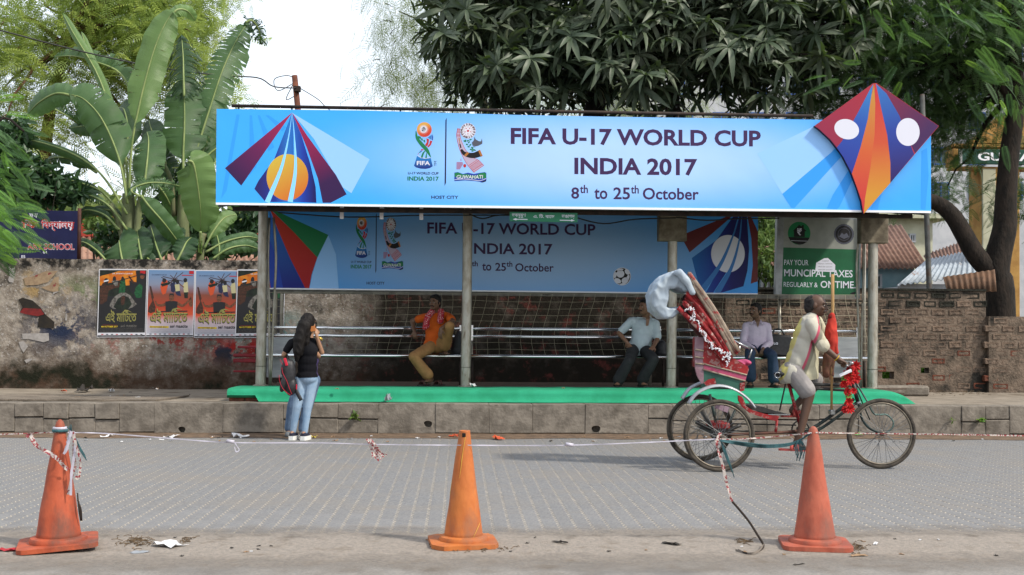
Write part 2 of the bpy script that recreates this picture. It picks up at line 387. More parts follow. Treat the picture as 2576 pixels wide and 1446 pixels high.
for a, b in slabs:
    x0, x1 = kx(a) + .001, kx(b) - .001; y = KERB_Y + random.uniform(-.012, .012)
    if holes.get(a):
        hu, hv, hr = holes[a]; h = ay(hu, hv, y)
        kerb_stone(holed_front(x0, x1, y, .012, PAVE_Z + .004, h.x, h.z, hr))
    else:
        mb = MB().box(((x0 + x1) / 2, y + .15, PAVE_Z / 2 + .012), (x1 - x0, .3, PAVE_Z - .016), bev=.005, rot=Matrix.Rotation(random.uniform(-.006, .006), 3, 'Y'))
        kerb_stone(mb)
for a, b in uppers:
    x0, x1 = kx(a) + .002, kx(b) - .002; y = KERB_Y + random.uniform(-.014, .01); zs = PAVE_Z - .19 + random.uniform(-.02, .02)
    mb = MB().box(((x0 + x1) / 2, y + .15, (zs + .006 + PAVE_Z + .004) / 2), (x1 - x0, .3, PAVE_Z - zs - .002), bev=.006, rot=Matrix.Rotation(random.uniform(-.012, .012), 3, 'Y'))
    kerb_stone(mb)
    y2 = KERB_Y + random.uniform(-.004, .016)
    kerb_stone(MB().box(((x0 + x1) / 2, y2 + .15, zs / 2), (x1 - x0 + .012, .3, zs - .012), bev=.012))
m_fslab = mat('footpath_slab', S(146, 134, 120), S(118, 108, 96), scale=4, rough=.94, bump=.4, bscale=60, rand=.07)
for i, (a, b) in enumerate([(-60, 60), (60, 190), (190, 290), (290, 420)]):
    p0 = ay(a, 1000, 15.6).x; p1 = ay(b, 1000, 15.6).x
    MB().prism([(p0 + .01, KERB_Y + .32, PAVE_Z + .006), (p1 - .01, KERB_Y + .32, PAVE_Z + .006), (p1 + .16, 16.2, PAVE_Z + .006), (p0 + .18, 16.2, PAVE_Z + .006)], (0, 0, .02)).build('paving_slab', m_fslab, pavement)

# ------------------------------------------------------------------ walls
m_plast = bpy.data.materials.new('stained_plaster'); m_plast.use_nodes = True
def plaster_nodes():
    nt = m_plast.node_tree; p = nt.nodes['Principled BSDF']; p.inputs['Roughness'].default_value = .92; p.inputs['Specular IOR Level'].default_value = .15
    tc = nd(nt, 'ShaderNodeTexCoord'); sep = nd(nt, 'ShaderNodeSeparateXYZ'); nt.links.new(tc.outputs['Object'], sep.inputs[0])
    def noise(scale, detail=7, rough=.65, off=0.0, st=(1, 1, 1)):
        mp = nd(nt, 'ShaderNodeMapping'); mp.inputs['Location'].default_value = (off, off * .7, off * 1.3); mp.inputs['Scale'].default_value = st
        nt.links.new(tc.outputs['Object'], mp.inputs[0])
        n = nd(nt, 'ShaderNodeTexNoise'); n.inputs['Scale'].default_value = scale; n.inputs['Detail'].default_value = detail; n.inputs['Roughness'].default_value = rough
        nt.links.new(mp.outputs[0], n.inputs['Vector']); return n.outputs[0]
    def rng_(v, a, b, c=0.0, d=1.0):
        m = nd(nt, 'ShaderNodeMapRange'); m.inputs[1].default_value = a; m.inputs[2].default_value = b; m.inputs[3].default_value = c; m.inputs[4].default_value = d
        nt.links.new(v, m.inputs[0]); return m.outputs[0]
    def mul(a, b):
        m = nd(nt, 'ShaderNodeMath', operation='MULTIPLY'); nt.links.new(a, m.inputs[0]); nt.links.new(b, m.inputs[1]); return m.outputs[0]
    def add(a, b):
        m = nd(nt, 'ShaderNodeMath', operation='ADD'); nt.links.new(a, m.inputs[0]); nt.links.new(b, m.inputs[1]); return m.outputs[0]
    def mix(f, a, c):
        m = nd(nt, 'ShaderNodeMixRGB'); nt.links.new(f, m.inputs[0])
        if isinstance(a, tuple): m.inputs[1].default_value = (*a, 1)
        else: nt.links.new(a, m.inputs[1])
        m.inputs[2].default_value = (*c, 1); return m.outputs[0]
    def blob(x, z, rx, rz):                     # stain round a spot of the wall
        v = nd(nt, 'ShaderNodeVectorMath', operation='SUBTRACT'); nt.links.new(tc.outputs['Object'], v.inputs[0]); v.inputs[1].default_value = (x, 0, z)
        s = nd(nt, 'ShaderNodeVectorMath', operation='MULTIPLY'); nt.links.new(v.outputs[0], s.inputs[0]); s.inputs[1].default_value = (1 / rx, 0, 1 / rz)
        l = nd(nt, 'ShaderNodeVectorMath', operation='LENGTH'); nt.links.new(s.outputs[0], l.inputs[0]); return rng_(l.outputs['Value'], 1.0, .2)
    col = mix(rng_(noise(5.5), .36, .64), S(204, 193, 180), S(128, 115, 102))
    col = mix(rng_(noise(2.1, 8, .7, 3), .54, .68), col, S(88, 82, 76))
    col = mix(rng_(noise(26, 5, .6, 8), .58, .66), col, S(206, 200, 194))
    g = noise(3.4, 8, .75, 11)
    for (x, z, rx, rz, c, t0) in ((-3.4, 1.05, 1.0, .42, S(176, 52, 48), .475), (-4.6, 1.25, 1.7, .5, S(160, 66, 60), .51), (-3.9, 1.9, 1.0, .45, S(184, 56, 54), .50),
                                  (-2.9, 1.2, .9, .55, S(132, 172, 170), .47), (-6.3, 1.35, .8, .6, S(50, 60, 86), .47), (-6.0, 1.75, 1.0, .5, S(128, 142, 100), .50),
                                  (-3.7, .95, .7, .3, S(54, 60, 76), .57), (-2.3, 1.0, .7, .4, S(150, 90, 80), .55), (-6.6, 2.0, .6, .4, S(190, 160, 110), .55)):
        col = mix(mul(blob(x, z, rx, rz), rng_(g, t0, t0 + .035)), col, c)
        g = noise(3.4 + .4 * x, 8, .75, 11 + x * 3)
    dark = rng_(add(sep.outputs['Z'], rng_(noise(2.2, 7, .7, 21), .3, .7, -.28, .28)), 1.04, .58)   # splashed, mossy foot of the wall
    col = mix(mul(dark, rng_(noise(9, 5, .6, 5), .2, .6, .72, 1)), col, S(88, 68, 54))
    col = mix(mul(dark, rng_(noise(1.6, 6, .6, 31), .52, .62)), col, S(40, 42, 30))
    top = rng_(add(sep.outputs['Z'], rng_(noise(3.2, 7, .75, 41), .3, .7, -.16, .16)), 2.24, 2.36)   # black algae along the coping
    col = mix(mul(top, rng_(noise(7, 6, .7, 44), .40, .56)), col, S(48, 46, 44))
    old = rng_(sep.outputs['X'], -1.9, -1.2)     # unpainted algae-dark stretch behind the benches, shelter shade also put into its colour
    col = mix(mul(old, rng_(noise(2.6, 8, .7, 61), .18, .5, .55, 1)), col, S(46, 41, 34))
    col = mix(mul(old, rng_(noise(4.6, 8, .7, 67), .55, .66)), col, S(120, 64, 58))
    nt.links.new(col, p.inputs['Base Color'])
    b = nd(nt, 'ShaderNodeBump'); b.inputs['Strength'].default_value = .7; b.inputs['Distance'].default_value = .03; nt.links.new(noise(22, 8, .7, 2), b.inputs['Height']); nt.links.new(b.outputs[0], p.inputs['Normal'])
plaster_nodes()
BR_X0 = 4.35                                    # the plaster ends and bare brick begins behind the right bench
wl = MB(); n = 90; xs = [-16 + (BR_X0 + 16) * i / n for i in range(n + 1)]
tops = [2.44 + .016 * mnoise.noise(Vector((x * 1.7, 0, 0))) + .01 * mnoise.noise(Vector((x * 7, 0, 0))) - max(0, (x + .5) * .085) for x in xs]
V = [(x, WALL_Y, PAVE_Z - .1) for x in xs] + [(x, WALL_Y + .006 * mnoise.noise(Vector((x, 5, 0))), t) for x, t in zip(xs, tops)] + [(x, WALL_Y + .25, t + .01) for x, t in zip(xs, tops)] + [(x, WALL_Y + .25, .2) for x in xs]
N1 = n + 1
wl.add(V, [(k * N1 + i, k * N1 + i + 1, (k + 1) * N1 + i + 1, (k + 1) * N1 + i) for k in range(3) for i in range(n)])
wl.add([V[n], V[N1 + n], V[2 * N1 + n], V[3 * N1 + n]], [(0, 1, 2, 3)])
wall = thing('plastered_wall', 'long stained plaster wall with peeling paint behind the footpath', 'wall', (0, WALL_Y, 0))
wl.build('render_coat', m_plast, wall)

# bare brick wall on the right, bricks on edge with their stamped hollows showing
m_mort = mat('brick_mortar', S(146, 128, 112), S(104, 92, 80), scale=7, rough=.95, bump=.9, bscale=30, c3=S(46, 44, 40), scale3=1.5, lo3=.5, hi3=.62)
m_brick = mat('weathered_brick', S(152, 130, 112), S(110, 94, 82), scale=11, rough=.93, bump=.7, bscale=45, rand=.22, c3=S(64, 58, 50), scale3=5)
m_bred = mat('broken_red_brick', S(140, 82, 62), S(98, 62, 50), scale=12, rough=.94, bump=.8, bscale=40, rand=.2)
m_moss = mat('mossy_brick', S(52, 52, 44), S(34, 34, 28), scale=9, rough=.95, bump=.8, bscale=40, rand=.2)
bwall = thing('brick_wall', 'bare weathered brick wall with broken holes right of the shelter', 'wall', (7.5, WALL_Y + .1, PAVE_Z))
BX, BZ = .283, .1345
def brick_mesh(stamp):
    mb = MB(); hw, hh, d = .128, .056, .09
    mb.box((0, d / 2 + .012, 0), (2 * hw, d, 2 * hh), bev=.008)
    a = [(-.085, -.026), (.085, -.026), (.098, 0), (.085, .026), (-.085, .026), (-.098, 0)]
    o = [(-hw + .01, -hh + .01), (hw - .01, -hh + .01), (hw - .008, 0), (hw - .01, hh - .01), (-hw + .01, hh - .01), (-hw + .008, 0)]
    vs = [(x, 0, z) for x, z in o] + [(x, .002, z) for x, z in a] + [(x * .92, .0115, z * .8) for x, z in a]
    fs = [(i, (i + 1) % 6, (i + 1) % 6 + 6, i + 6) for i in range(6)] + [(i + 6, (i + 1) % 6 + 6, (i + 1) % 6 + 12, i + 12) for i in range(6)] + [(12, 13, 14, 15, 16, 17)]
    mb.add(vs, fs); mb.add([(x, .02, z) for x, z in o] + [(x, 0, z) for x, z in o], [(i, (i + 1) % 6, (i + 1) % 6 + 6, i + 6) for i in range(6)])
    if stamp: text_into(mb, 'MKB', (-.06, .009, -.016), (.12, 0, 0), (0, 0, .032), bold=.01)
    return mb.mesh('brick')
bms = {}
for key, mm in (('w', m_brick), ('r', m_bred), ('m', m_moss)):
    for st in (0, 1):
        me = brick_mesh(st); me.materials.append(mm); bms[key, st] = me
core = []
def near_hole(p):
    for (u, v, ru, rv) in ((2235, 944, 22, 13), (2328, 932, 16, 9), (2476, 960, 0, 0)):
        q = ay(u, v, WALL_Y)
        if ru and abs(p[0] - q.x) < ru / upm(WALL_Y) and abs(p[1] - q.z) < rv / upm(WALL_Y): return True
    return False
ztop = ay(2300, 733, WALL_Y).z
nrow = int((ztop - PAVE_Z) / BZ) + 1; xr_end = ay(2484, 800, WALL_Y).x
cells = []
for r in range(nrow):
    z = ztop - BZ / 2 - r * BZ
    if z < PAVE_Z - .02: break
    for c in range(23):
        x = BR_X0 + .14 + c * BX + (BX / 2 if r % 2 else 0); right = x > xr_end
        if right and (r < 3 or (r == 3 and x > xr_end + .45)): continue
        if x > BR_X0 + 6.3: continue
        if near_hole((x, z)): continue
        low = z < PAVE_Z + .75; k = 'm' if (r < 2 and not right and random.random() < .9) else ('r' if (low and random.random() < .3) or random.random() < .015 else 'w')
        if low and random.random() < .05: continue
        o = bpy.data.objects.new('brick', bms[k, 1 if random.random() < .45 else 0]); COL.objects.link(o); o.parent = bwall
        yy = WALL_Y + (-.10 if right else 0) + random.choice([0, .003, .006, .010]) + (random.uniform(0, .016) if low else 0)
        o.location = Vector((x + random.uniform(-.006, .006), yy, z + random.uniform(-.005, .005))) - ROOT[bwall.name]
        o.rotation_euler = (random.uniform(-.03, .03), random.uniform(-.04, .04), random.uniform(-.03, .03))
        o.scale = (random.uniform(.82, 1.04), 1, random.uniform(.86, 1.04))
# mortar body, left open at the two holes
mb = MB(); xa = BR_X0; xb = xr_end - .02; xc = BR_X0 + 6.4
h1, h2 = ay(2235, 944, WALL_Y), ay(2328, 932, WALL_Y)
hx = [(h1.x - .10, h1.x + .10, h1.z - .06, h1.z + .06), (h2.x - .07, h2.x + .07, h2.z - .045, h2.z + .045)]
def slab(x0, x1, z0, z1, y0=WALL_Y + .0135, th=.2): mb.box(((x0 + x1) / 2, y0 + th / 2, (z0 + z1) / 2), (x1 - x0, th, z1 - z0))
xs_ = [xa, hx[0][0], hx[0][1], hx[1][0], hx[1][1], xb]
for i in range(5):
    x0, x1 = xs_[i], xs_[i + 1]
    if i in (1, 3):
        hh = hx[0 if i == 1 else 1]; slab(x0, x1, .2, hh[2]); slab(x0, x1, hh[3], ztop + .01)
    else: slab(x0, x1, .2, ztop + .01)
slab(xb, xc, .2, ztop - 3 * BZ, WALL_Y - .0865, .3)
mb.build('mortar', m_mort, bwall)
MB().prism([(xa, WALL_Y - .012, ztop + .012), (xb, WALL_Y - .012, ztop + .012), (xb, WALL_Y + .24, ztop + .012), (xa, WALL_Y + .24, ztop + .012)], (0, 0, .035)).build('coping', m_moss, bwall)
# ================================================================== bus shelter
m_steel = mat('worn_steel', S(206, 202, 190), S(172, 164, 148), scale=14, rough=.42, metal=.55, bump=.15, bscale=60, c3=S(104, 74, 50), scale3=7, lo3=.6, hi3=.68, stretch=(1, 1, .35))
m_chrome = mat('polished_steel', (.72, .73, .75), rough=.16, metal=1.0)
m_dk = mat('dark_rusty_steel', S(72, 58, 50), S(46, 40, 38), scale=9, rough=.75, metal=.2, bump=.2)
m_sheet = mat('grey_roof_sheet', S(120, 122, 124), S(92, 94, 96), scale=4, rough=.6, metal=.3)
m_panel = mat('brushed_panel', S(196, 200, 204), S(176, 180, 184), scale=3, rough=.35, metal=.35, stretch=(1, 1, 6))
m_cream = mat('cream_box', S(150, 140, 120), S(104, 94, 78), scale=7, rough=.7)
m_green = mat('green_carpet', S(52, 182, 138), S(40, 164, 120), scale=2.5, rough=.9, bump=.25, bscale=200)
m_white = mat('white_print', (.74, .75, .80), rough=.55)
m_wedge = mat('white_edge', (.72, .72, .76), rough=.5)
m_floor = mat('shelter_floor', S(120, 100, 86), S(92, 78, 68), scale=8, rough=.9, bump=.3)
m_cable = mat('black_cable', (.02, .02, .02), rough=.6)

POST_Y, BEN_Y, BACK_Y, RB_Y, BAN_Y = 15.95, 16.42, 16.72, 17.05, 14.5
# platform: brick plinth, paved top, green carpet over the front edge
PX0, PX1 = ay(572, 1000, 15.12).x, ay(2292, 1000, 15.12).x
plat = thing('waiting_platform', 'low platform under the shelter draped with bright green carpet', 'platform', (1.5, 15.1, PAVE_Z))
MB().box(((PX0 + PX1) / 2, 16.55, (PAVE_Z + PLAT_Z) / 2 - .012), (PX1 - PX0 - .16, 2.8, PLAT_Z - PAVE_Z - .002)).build('plinth', m_floor, plat)
bme = MB().box((0, 0, 0), (.2, .09, .07), bev=.006).mesh('brick'); bme.materials.append(m_bred)
for r in range(2):
    for c in range(4):
        o = bpy.data.objects.new('brick', bme); COL.objects.link(o); o.parent = plat
        o.location = Vector((PX0 + .12 + c * .215 + (.1 if r else 0), 15.165, PAVE_Z + .045 + r * .075)) - ROOT[plat.name]
fme = MB().box((0, 0, 0), (.196, .096, .012), bev=.003).mesh('floor_tile'); fme.materials.append(m_floor)
k = 0
for j in range(3):
    for i in range(46):
        if k >= 130: break
        o = bpy.data.objects.new('floor_tile', fme); COL.objects.link(o); o.parent = plat; k += 1
        o.location = Vector((PX0 + .3 + i * .2 + (.1 if j % 2 else 0), 16.1 + j * .1, PLAT_Z - .006)) - ROOT[plat.name]
cv = []; nx = 150; prof = [(16.03, PLAT_Z + .006), (15.7, PLAT_Z + .010), (15.4, PLAT_Z + .010), (15.2, PLAT_Z + .008), (15.13, PLAT_Z), (15.1, PLAT_Z - .02), (15.09, PLAT_Z - .06), (15.085, PLAT_Z - .11), (15.06, PAVE_Z + .03), (15.04, PAVE_Z + .016), (15.0, PAVE_Z + .012)]
for i in range(nx + 1):
    x = PX0 + (PX1 - PX0) * i / nx; fold = mnoise.noise(Vector((x * 1.3, 0, 0))); f2 = mnoise.noise(Vector((x * 3.7, 4, 0)))
    for j, (y, z) in enumerate(prof):
        t = j / (len(prof) - 1); e = 0
        if i > nx - 5: e = (i - nx + 5) / 5
        yy = y + (.012 * f2 + .02 * fold) * (1 if 5 <= j <= 9 else .0) + .02 * fold * (j == 10) + .05 * f2 * (j == 0)
        zz = z + (.006 * f2 if j < 4 else 0) - e * e * max(0, z - PAVE_Z - .02) * .9
        if i < 7 and j >= 8: yy, zz = 15.085, PAVE_Z + .09 + .01 * f2
        cv.append((x + e * .02, yy, zz))
nj = len(prof)
npmesh('carpet', np.array(cv), np.array([(i * nj + j, i * nj + j + 1, (i + 1) * nj + j + 1, (i + 1) * nj + j) for i in range(nx) for j in range(nj - 1)]), m_green, plat, smooth=True)

sh = thing('bus_shelter', 'long steel bus shelter with four posts and a flat roof', 'bus shelter', (1.5, POST_Y, PLAT_Z))
post_u = [(655, 650), (1171, 1177), (1688, 1692), (2194, 2198)]
PXS = [ay(a, 974, POST_Y).x for a, b in post_u]
for x in PXS:
    mb = MB(); mb.tube([(x, POST_Y, PLAT_Z + .006), (x + .01, POST_Y, 1.7), (x + .014, POST_Y, 3.08)], [.071, .069, .068], n=18)
    mb.lathe((x, POST_Y, PLAT_Z + .006), [(.105, 0), (.105, .012), (.075, .02)], 18)
    p = mb.build('post', m_steel, sh, auto=40)
    MB().ring((x + .002, POST_Y, .83), (0, 0, 1), .0715, .004, 20, 6).build('wire_tie', m_dk, p)
for x in (PXS[1:][1], PXS[3]):                 # junction boxes where the post meets the roof
    MB().box((x + .0, POST_Y - .02, 2.83), (.40, .16, .42), bev=.01).build('junction_box', m_cream, sh)
RX0, RX1 = ay(547, 515, BAN_Y).x, ay(2340, 537, BAN_Y).x
def roof_pt(x, t): return (x, BAN_Y + .06 + t * 2.75, 2.985 + t * .36)
MB().prism([roof_pt(RX0, 0), roof_pt(RX1, 0), roof_pt(RX1, 1), roof_pt(RX0, 1)], (0, 0, .03)).build('roof_sheet', m_sheet, sh)
for x in [RX0 + .02] + PXS + [RX1 - .02]:
    a, b = Vector(roof_pt(x, .01)), Vector(roof_pt(x, .99))
    MB().prism([a + Vector((-.03, 0, -.004)), b + Vector((-.03, 0, -.004)), b + Vector((-.03, 0, -.07)), a + Vector((-.03, 0, -.10))], (.06, 0, 0)).build('rafter', m_sheet if x in (RX0 + .02, RX1 - .02) else m_dk, sh)
for t in (.06, .5, .93):
    p = Vector(roof_pt(0, t)); MB().box(((RX0 + RX1) / 2, p.y, p.z - .125), (RX1 - RX0 - .3, .05, .05)).build('purlin', m_dk, sh)
for u in (860, 960, 1060):                      # small white lamp brackets hanging from the roof edge
    p = ay(u, 540, 15.0); MB().box((p.x, 15.0, 2.88), (.05, .03, .17), bev=.004).build('bracket', m_wedge, sh)
for (u0, u1, Y, s) in ((700, 1290, 15.3, .05), (1180, 1290, 15.2, .06), (1440, 1700, 15.4, .09), (1700, 1960, 15.3, .04)):
    a, b = ay(u0, 531, Y), ay(u1, 531, Y); a.z = b.z = 2.9
    MB().tube(spline([a, a.lerp(b, .3) + Vector((0, 0, -s)), a.lerp(b, .6) + Vector((0, 0, -s * .3)), b], 16), .009, 6).build('cable', m_cable, sh, smooth=True)
for x in (PXS[0] + .1, ay(693, 700, 17.1).x, PXS[1] + .02, PXS[2] - .1, ay(2176, 800, 17.1).x):
    MB().tube([(x, 17.14, PAVE_Z + .1), (x, 17.14, 3.25)], .028, 10).build('rear_post', m_steel, sh, smooth=True)
for x, d in ((PXS[0] + .09, .02), (PXS[0] + .15, -.03), (PXS[3] - .16, .03), (PXS[3] - .10, -.02)):
    MB().tube(spline([(x + d, POST_Y + .12, PLAT_Z), (x, POST_Y + .12, 1.6), (x - d, POST_Y + .1, 2.3), (x, POST_Y + .05, 2.9)], 14), .017, 8).build('conduit_pipe', m_steel, sh, smooth=True)
for u0, u1 in ((668, 742), (2098, 2160)):       # sheet-metal end panels under the rails
    a, b = ay(u0, 848, 16.5), ay(u1, 950, 16.5)
    e = MB().box(((a.x + b.x) / 2, 16.52, (a.z + b.z) / 2), (b.x - a.x, .02, a.z - b.z), bev=.004).build('end_panel', m_panel, sh)
    MB().box(((a.x + b.x) / 2, 16.5, b.z - .035), (b.x - a.x, .04, .06)).build('end_rail', m_dk, sh)
    for xx in (a.x + .04, b.x - .04): MB().box((xx, 16.5, (b.z - .07 + PLAT_Z) / 2), (.05, .04, b.z - .07 - PLAT_Z)).build('panel_leg', m_dk, sh)
# benches: two back rails and a tube seat in each bay
bays = [(664, 1162, 'left'), (1184, 1672, 'middle'), (1700, 2178, 'right')]
SZ = ay(1000, 895, BEN_Y).z
for i, (u0, u1, w) in enumerate(bays):
    xa, xb = ay(u0, 890, BEN_Y).x, ay(u1, 890, BEN_Y).x
    t = thing('rail_bench', ['steel rail bench behind the woman with a phone', 'steel rail bench with the man in pale blue sitting at its end', 'steel rail bench partly hidden by the cycle rickshaw'][i], 'bench', ((xa + xb) / 2, BEN_Y, PLAT_Z), 'rail benches in the shelter')
    for z in (ay(1000, 826, BACK_Y).z, ay(1000, 845.5, BACK_Y).z):
        MB().tube([(xa, BACK_Y, z), (xb, BACK_Y, z)], .024, 12).build('back_rail', m_chrome, t, smooth=True)
    for dy in (-.1, 0.0, .1): MB().tube([(xa - .02, BEN_Y + dy, SZ), (xb + .02, BEN_Y + dy, SZ)], .026, 12).build('seat_rail', m_chrome, t, smooth=True)
    for x in (xa + .02, xb - .02):
        zz = ay(1000, 836, BACK_Y).z
        MB().box((x, BACK_Y, zz), (.035, .05, .24), bev=.012).build('rail_bracket', m_chrome, t)
        MB().tube([(x, BACK_Y + .02, zz - .1), (x, BEN_Y + .12, SZ)], .014, 8).build('bracket_arm', m_steel, t, smooth=True)
        MB().tube([(x, BEN_Y, SZ - .04), (x, BEN_Y, PLAT_Z)], .02, 8).build('leg', m_dk, t, smooth=True)

# goal net hung behind the benches
m_net = mat('net_cord', S(186, 178, 152), rough=.8)
NY = 17.02
def net():
    mb = MB(); u0, u1, v0, v1 = 676, 2196, 736, 893; ncol, nrow = 54, 9; P = {}
    for i in range(ncol + 1):
        for j in range(nrow + 1):
            t = i / ncol; s = j / nrow; u = u0 + (u1 - u0) * t; v = v0 + (v1 - v0) * s + (6 * t)
            sag = 7 * math.sin(PI * ((t * 3.1) % 1)) * (.3 + s * .5) * (1 - s * .6) + 3 * mnoise.noise(Vector((t * 14, s * 3, 0)))
            skew = (14 * math.sin(s * 3.4 + t * 5) + 3 * mnoise.noise(Vector((t * 19, s * 4, 5))))
            P[i, j] = ay(u + skew, v + (sag if 0 < j < nrow else 0), NY - .02 * math.sin(i * .7 + j))
    for j in range(nrow + 1): mb.tube([P[i, j] for i in range(ncol + 1)], .0028, 3, caps=False)
    for i in range(ncol + 1): mb.tube([P[i, j] for j in range(nrow + 1)], .0028, 3, caps=False)
    return mb
o = net().build('goal_net', m_net, fix=False, loc=ay(1436, 900, NY)); props(o, 'white cord goal net stretched along behind the benches', 'net')
# angle-iron rail carrying the steelmaker's stamp under the rear banner
rail = thing('stamped_rail', 'thin grey steel angle under the rear banner, stamped with the maker\'s name', 'rail', ay(1300, 740, 17.1))
a, b = ay(690, 733, 17.12), ay(2150, 748, 17.12)
MB().box((a + b) / 2, (b.x - a.x, .02, .062), rot=Matrix.Rotation(-math.atan2(b.z - a.z, b.x - a.x), 3, 'Y')).build('angle_iron', mat('grey_angle', S(150, 146, 136), S(120, 116, 108), scale=6, rough=.6), rail)
mb = MB()
for u in (988, 1180, 1375, 1587, 1780, 1960):
    f = (u - 690) / 1460; q = ay(u, 733 + 15 * f + 3, 17.108); text_into(mb, 'Vizag', q + Vector((-.06, 0, -.004)), (.12, 0, 0), (.0, 0, .03), bold=.02, shear=.2); mb.build('lettering', m_cable, rail); mb = MB()

# ================================================================== printed banners
PUR = mat('purple_ink', S(68, 34, 92), rough=.5); NAVY = mat('navy_ink', S(26, 26, 74), rough=.5); BLK = mat('black_ink', S(14, 12, 18), rough=.55)
INKW = mat('white_ink', (.60, .61, .70), rough=.5); RED = mat('red_ink', S(214, 52, 52), rough=.5); GRN = mat('green_ink', S(22, 140, 84), rough=.5)
BLU = mat('blue_ink', S(30, 74, 190), rough=.5); LBL = mat('light_blue_ink', S(64, 140, 222), rough=.5); ORG = mat('orange_ink', S(238, 136, 44), rough=.5); GRY = mat('grey_ink', S(96, 100, 116), rough=.5)
OCH = mat('ochre_ink', S(200, 128, 62), rough=.5); PINK = mat('pale_pink_ink', S(214, 196, 226), rough=.5); SKYL = mat('sky_ink', (.22, .58, .98), rough=.5); MAR = mat('maroon_ink', S(120, 40, 44), rough=.5)
INKS = [PUR, NAVY, BLK, INKW, RED, GRN, BLU, LBL, ORG, GRY, OCH, PINK, SKYL, MAR]
I = {k: i for i, k in enumerate('pur navy blk w red grn blu lbl org gry och pink sky mar'.split())}
class Print:
    """flat print on an upright sheet at depth Y; f maps the picture position of the front banner's artwork to this sheet's"""
    def __init__(s, Y, f=lambda u, v: (u, v), up=0): s.Y = Y; s.f = f; s.mb = MB(); s.k = 0
    def P(s, u, v, lift): a, b = s.f(u, v); return ay(a, b, s.Y - .00035 * lift - .0004)
    def poly(s, pts, ink, lift=1): s.mb.poly([s.P(u, v, lift) for u, v in pts], I[ink] if isinstance(ink, str) else ink)
    def disc(s, u, v, ru, rv, ink, lift=1, n=36, rot=0): s.poly([(u + ru * math.cos(2 * PI * i / n) * math.cos(rot) - rv * math.sin(2 * PI * i / n) * math.sin(rot), v + ru * math.cos(2 * PI * i / n) * math.sin(rot) + rv * math.sin(2 * PI * i / n) * math.cos(rot)) for i in range(n)], ink, lift)
    def stroke(s, pts, w, ink, lift=1, n=14):
        q = spline([(a, b, 0) for a, b in pts], n) if len(pts) > 2 else [Vector((a, b, 0)) for a, b in pts]; L = []; Rr = []
        ws = w if isinstance(w, (list, tuple)) else [w, w]
        for i, p in enumerate(q):
            d = (q[min(i + 1, len(q) - 1)] - q[max(i - 1, 0)]).normalized(); nn = Vector((-d.y, d.x, 0)); t = i / (len(q) - 1) * (len(ws) - 1); j = min(int(t), len(ws) - 2); ww = ws[j] + (ws[j + 1] - ws[j]) * (t - j)
            L.append(p + nn * ww / 2); Rr.append(p - nn * ww / 2)
        for i in range(len(q) - 1): s.mb.add([s.P(x.x, x.y, lift) for x in (L[i], L[i + 1], Rr[i + 1], Rr[i])], [(0, 1, 2, 3)], I[ink] if isinstance(ink, str) else ink)
    def text(s, body, u0, u1, vb, vt, ink, lift=3, bold=.0, shear=0, bevel=0, slope=.0105):
        """ink box from (u0, vb) lower left to u1, top vt (v of the left end)"""
        o = s.P(u0, vb, lift); ex = s.P(u1, vb + slope * (u1 - u0), lift) - o; ey = s.P(u0, vt, lift) - o
        text_into(s.mb, body, o, ex, ey, I[ink] if isinstance(ink, str) else ink, bold, shear, bevel)
    def done(s, name, parent, extra=()):
        o = s.mb.build(name, INKS + list(extra), parent, fix=False); s.mb = MB(); return o
def leafpoly(u, v, a, L, w):
    c, s_ = math.cos(a), math.sin(a); return [(u + x * c - y * s_, v + x * s_ + y * c) for x, y in ((0, 0), (L * .3, w), (L * .7, w * .7), (L, 0), (L * .7, -w * .6), (L * .3, -w))]
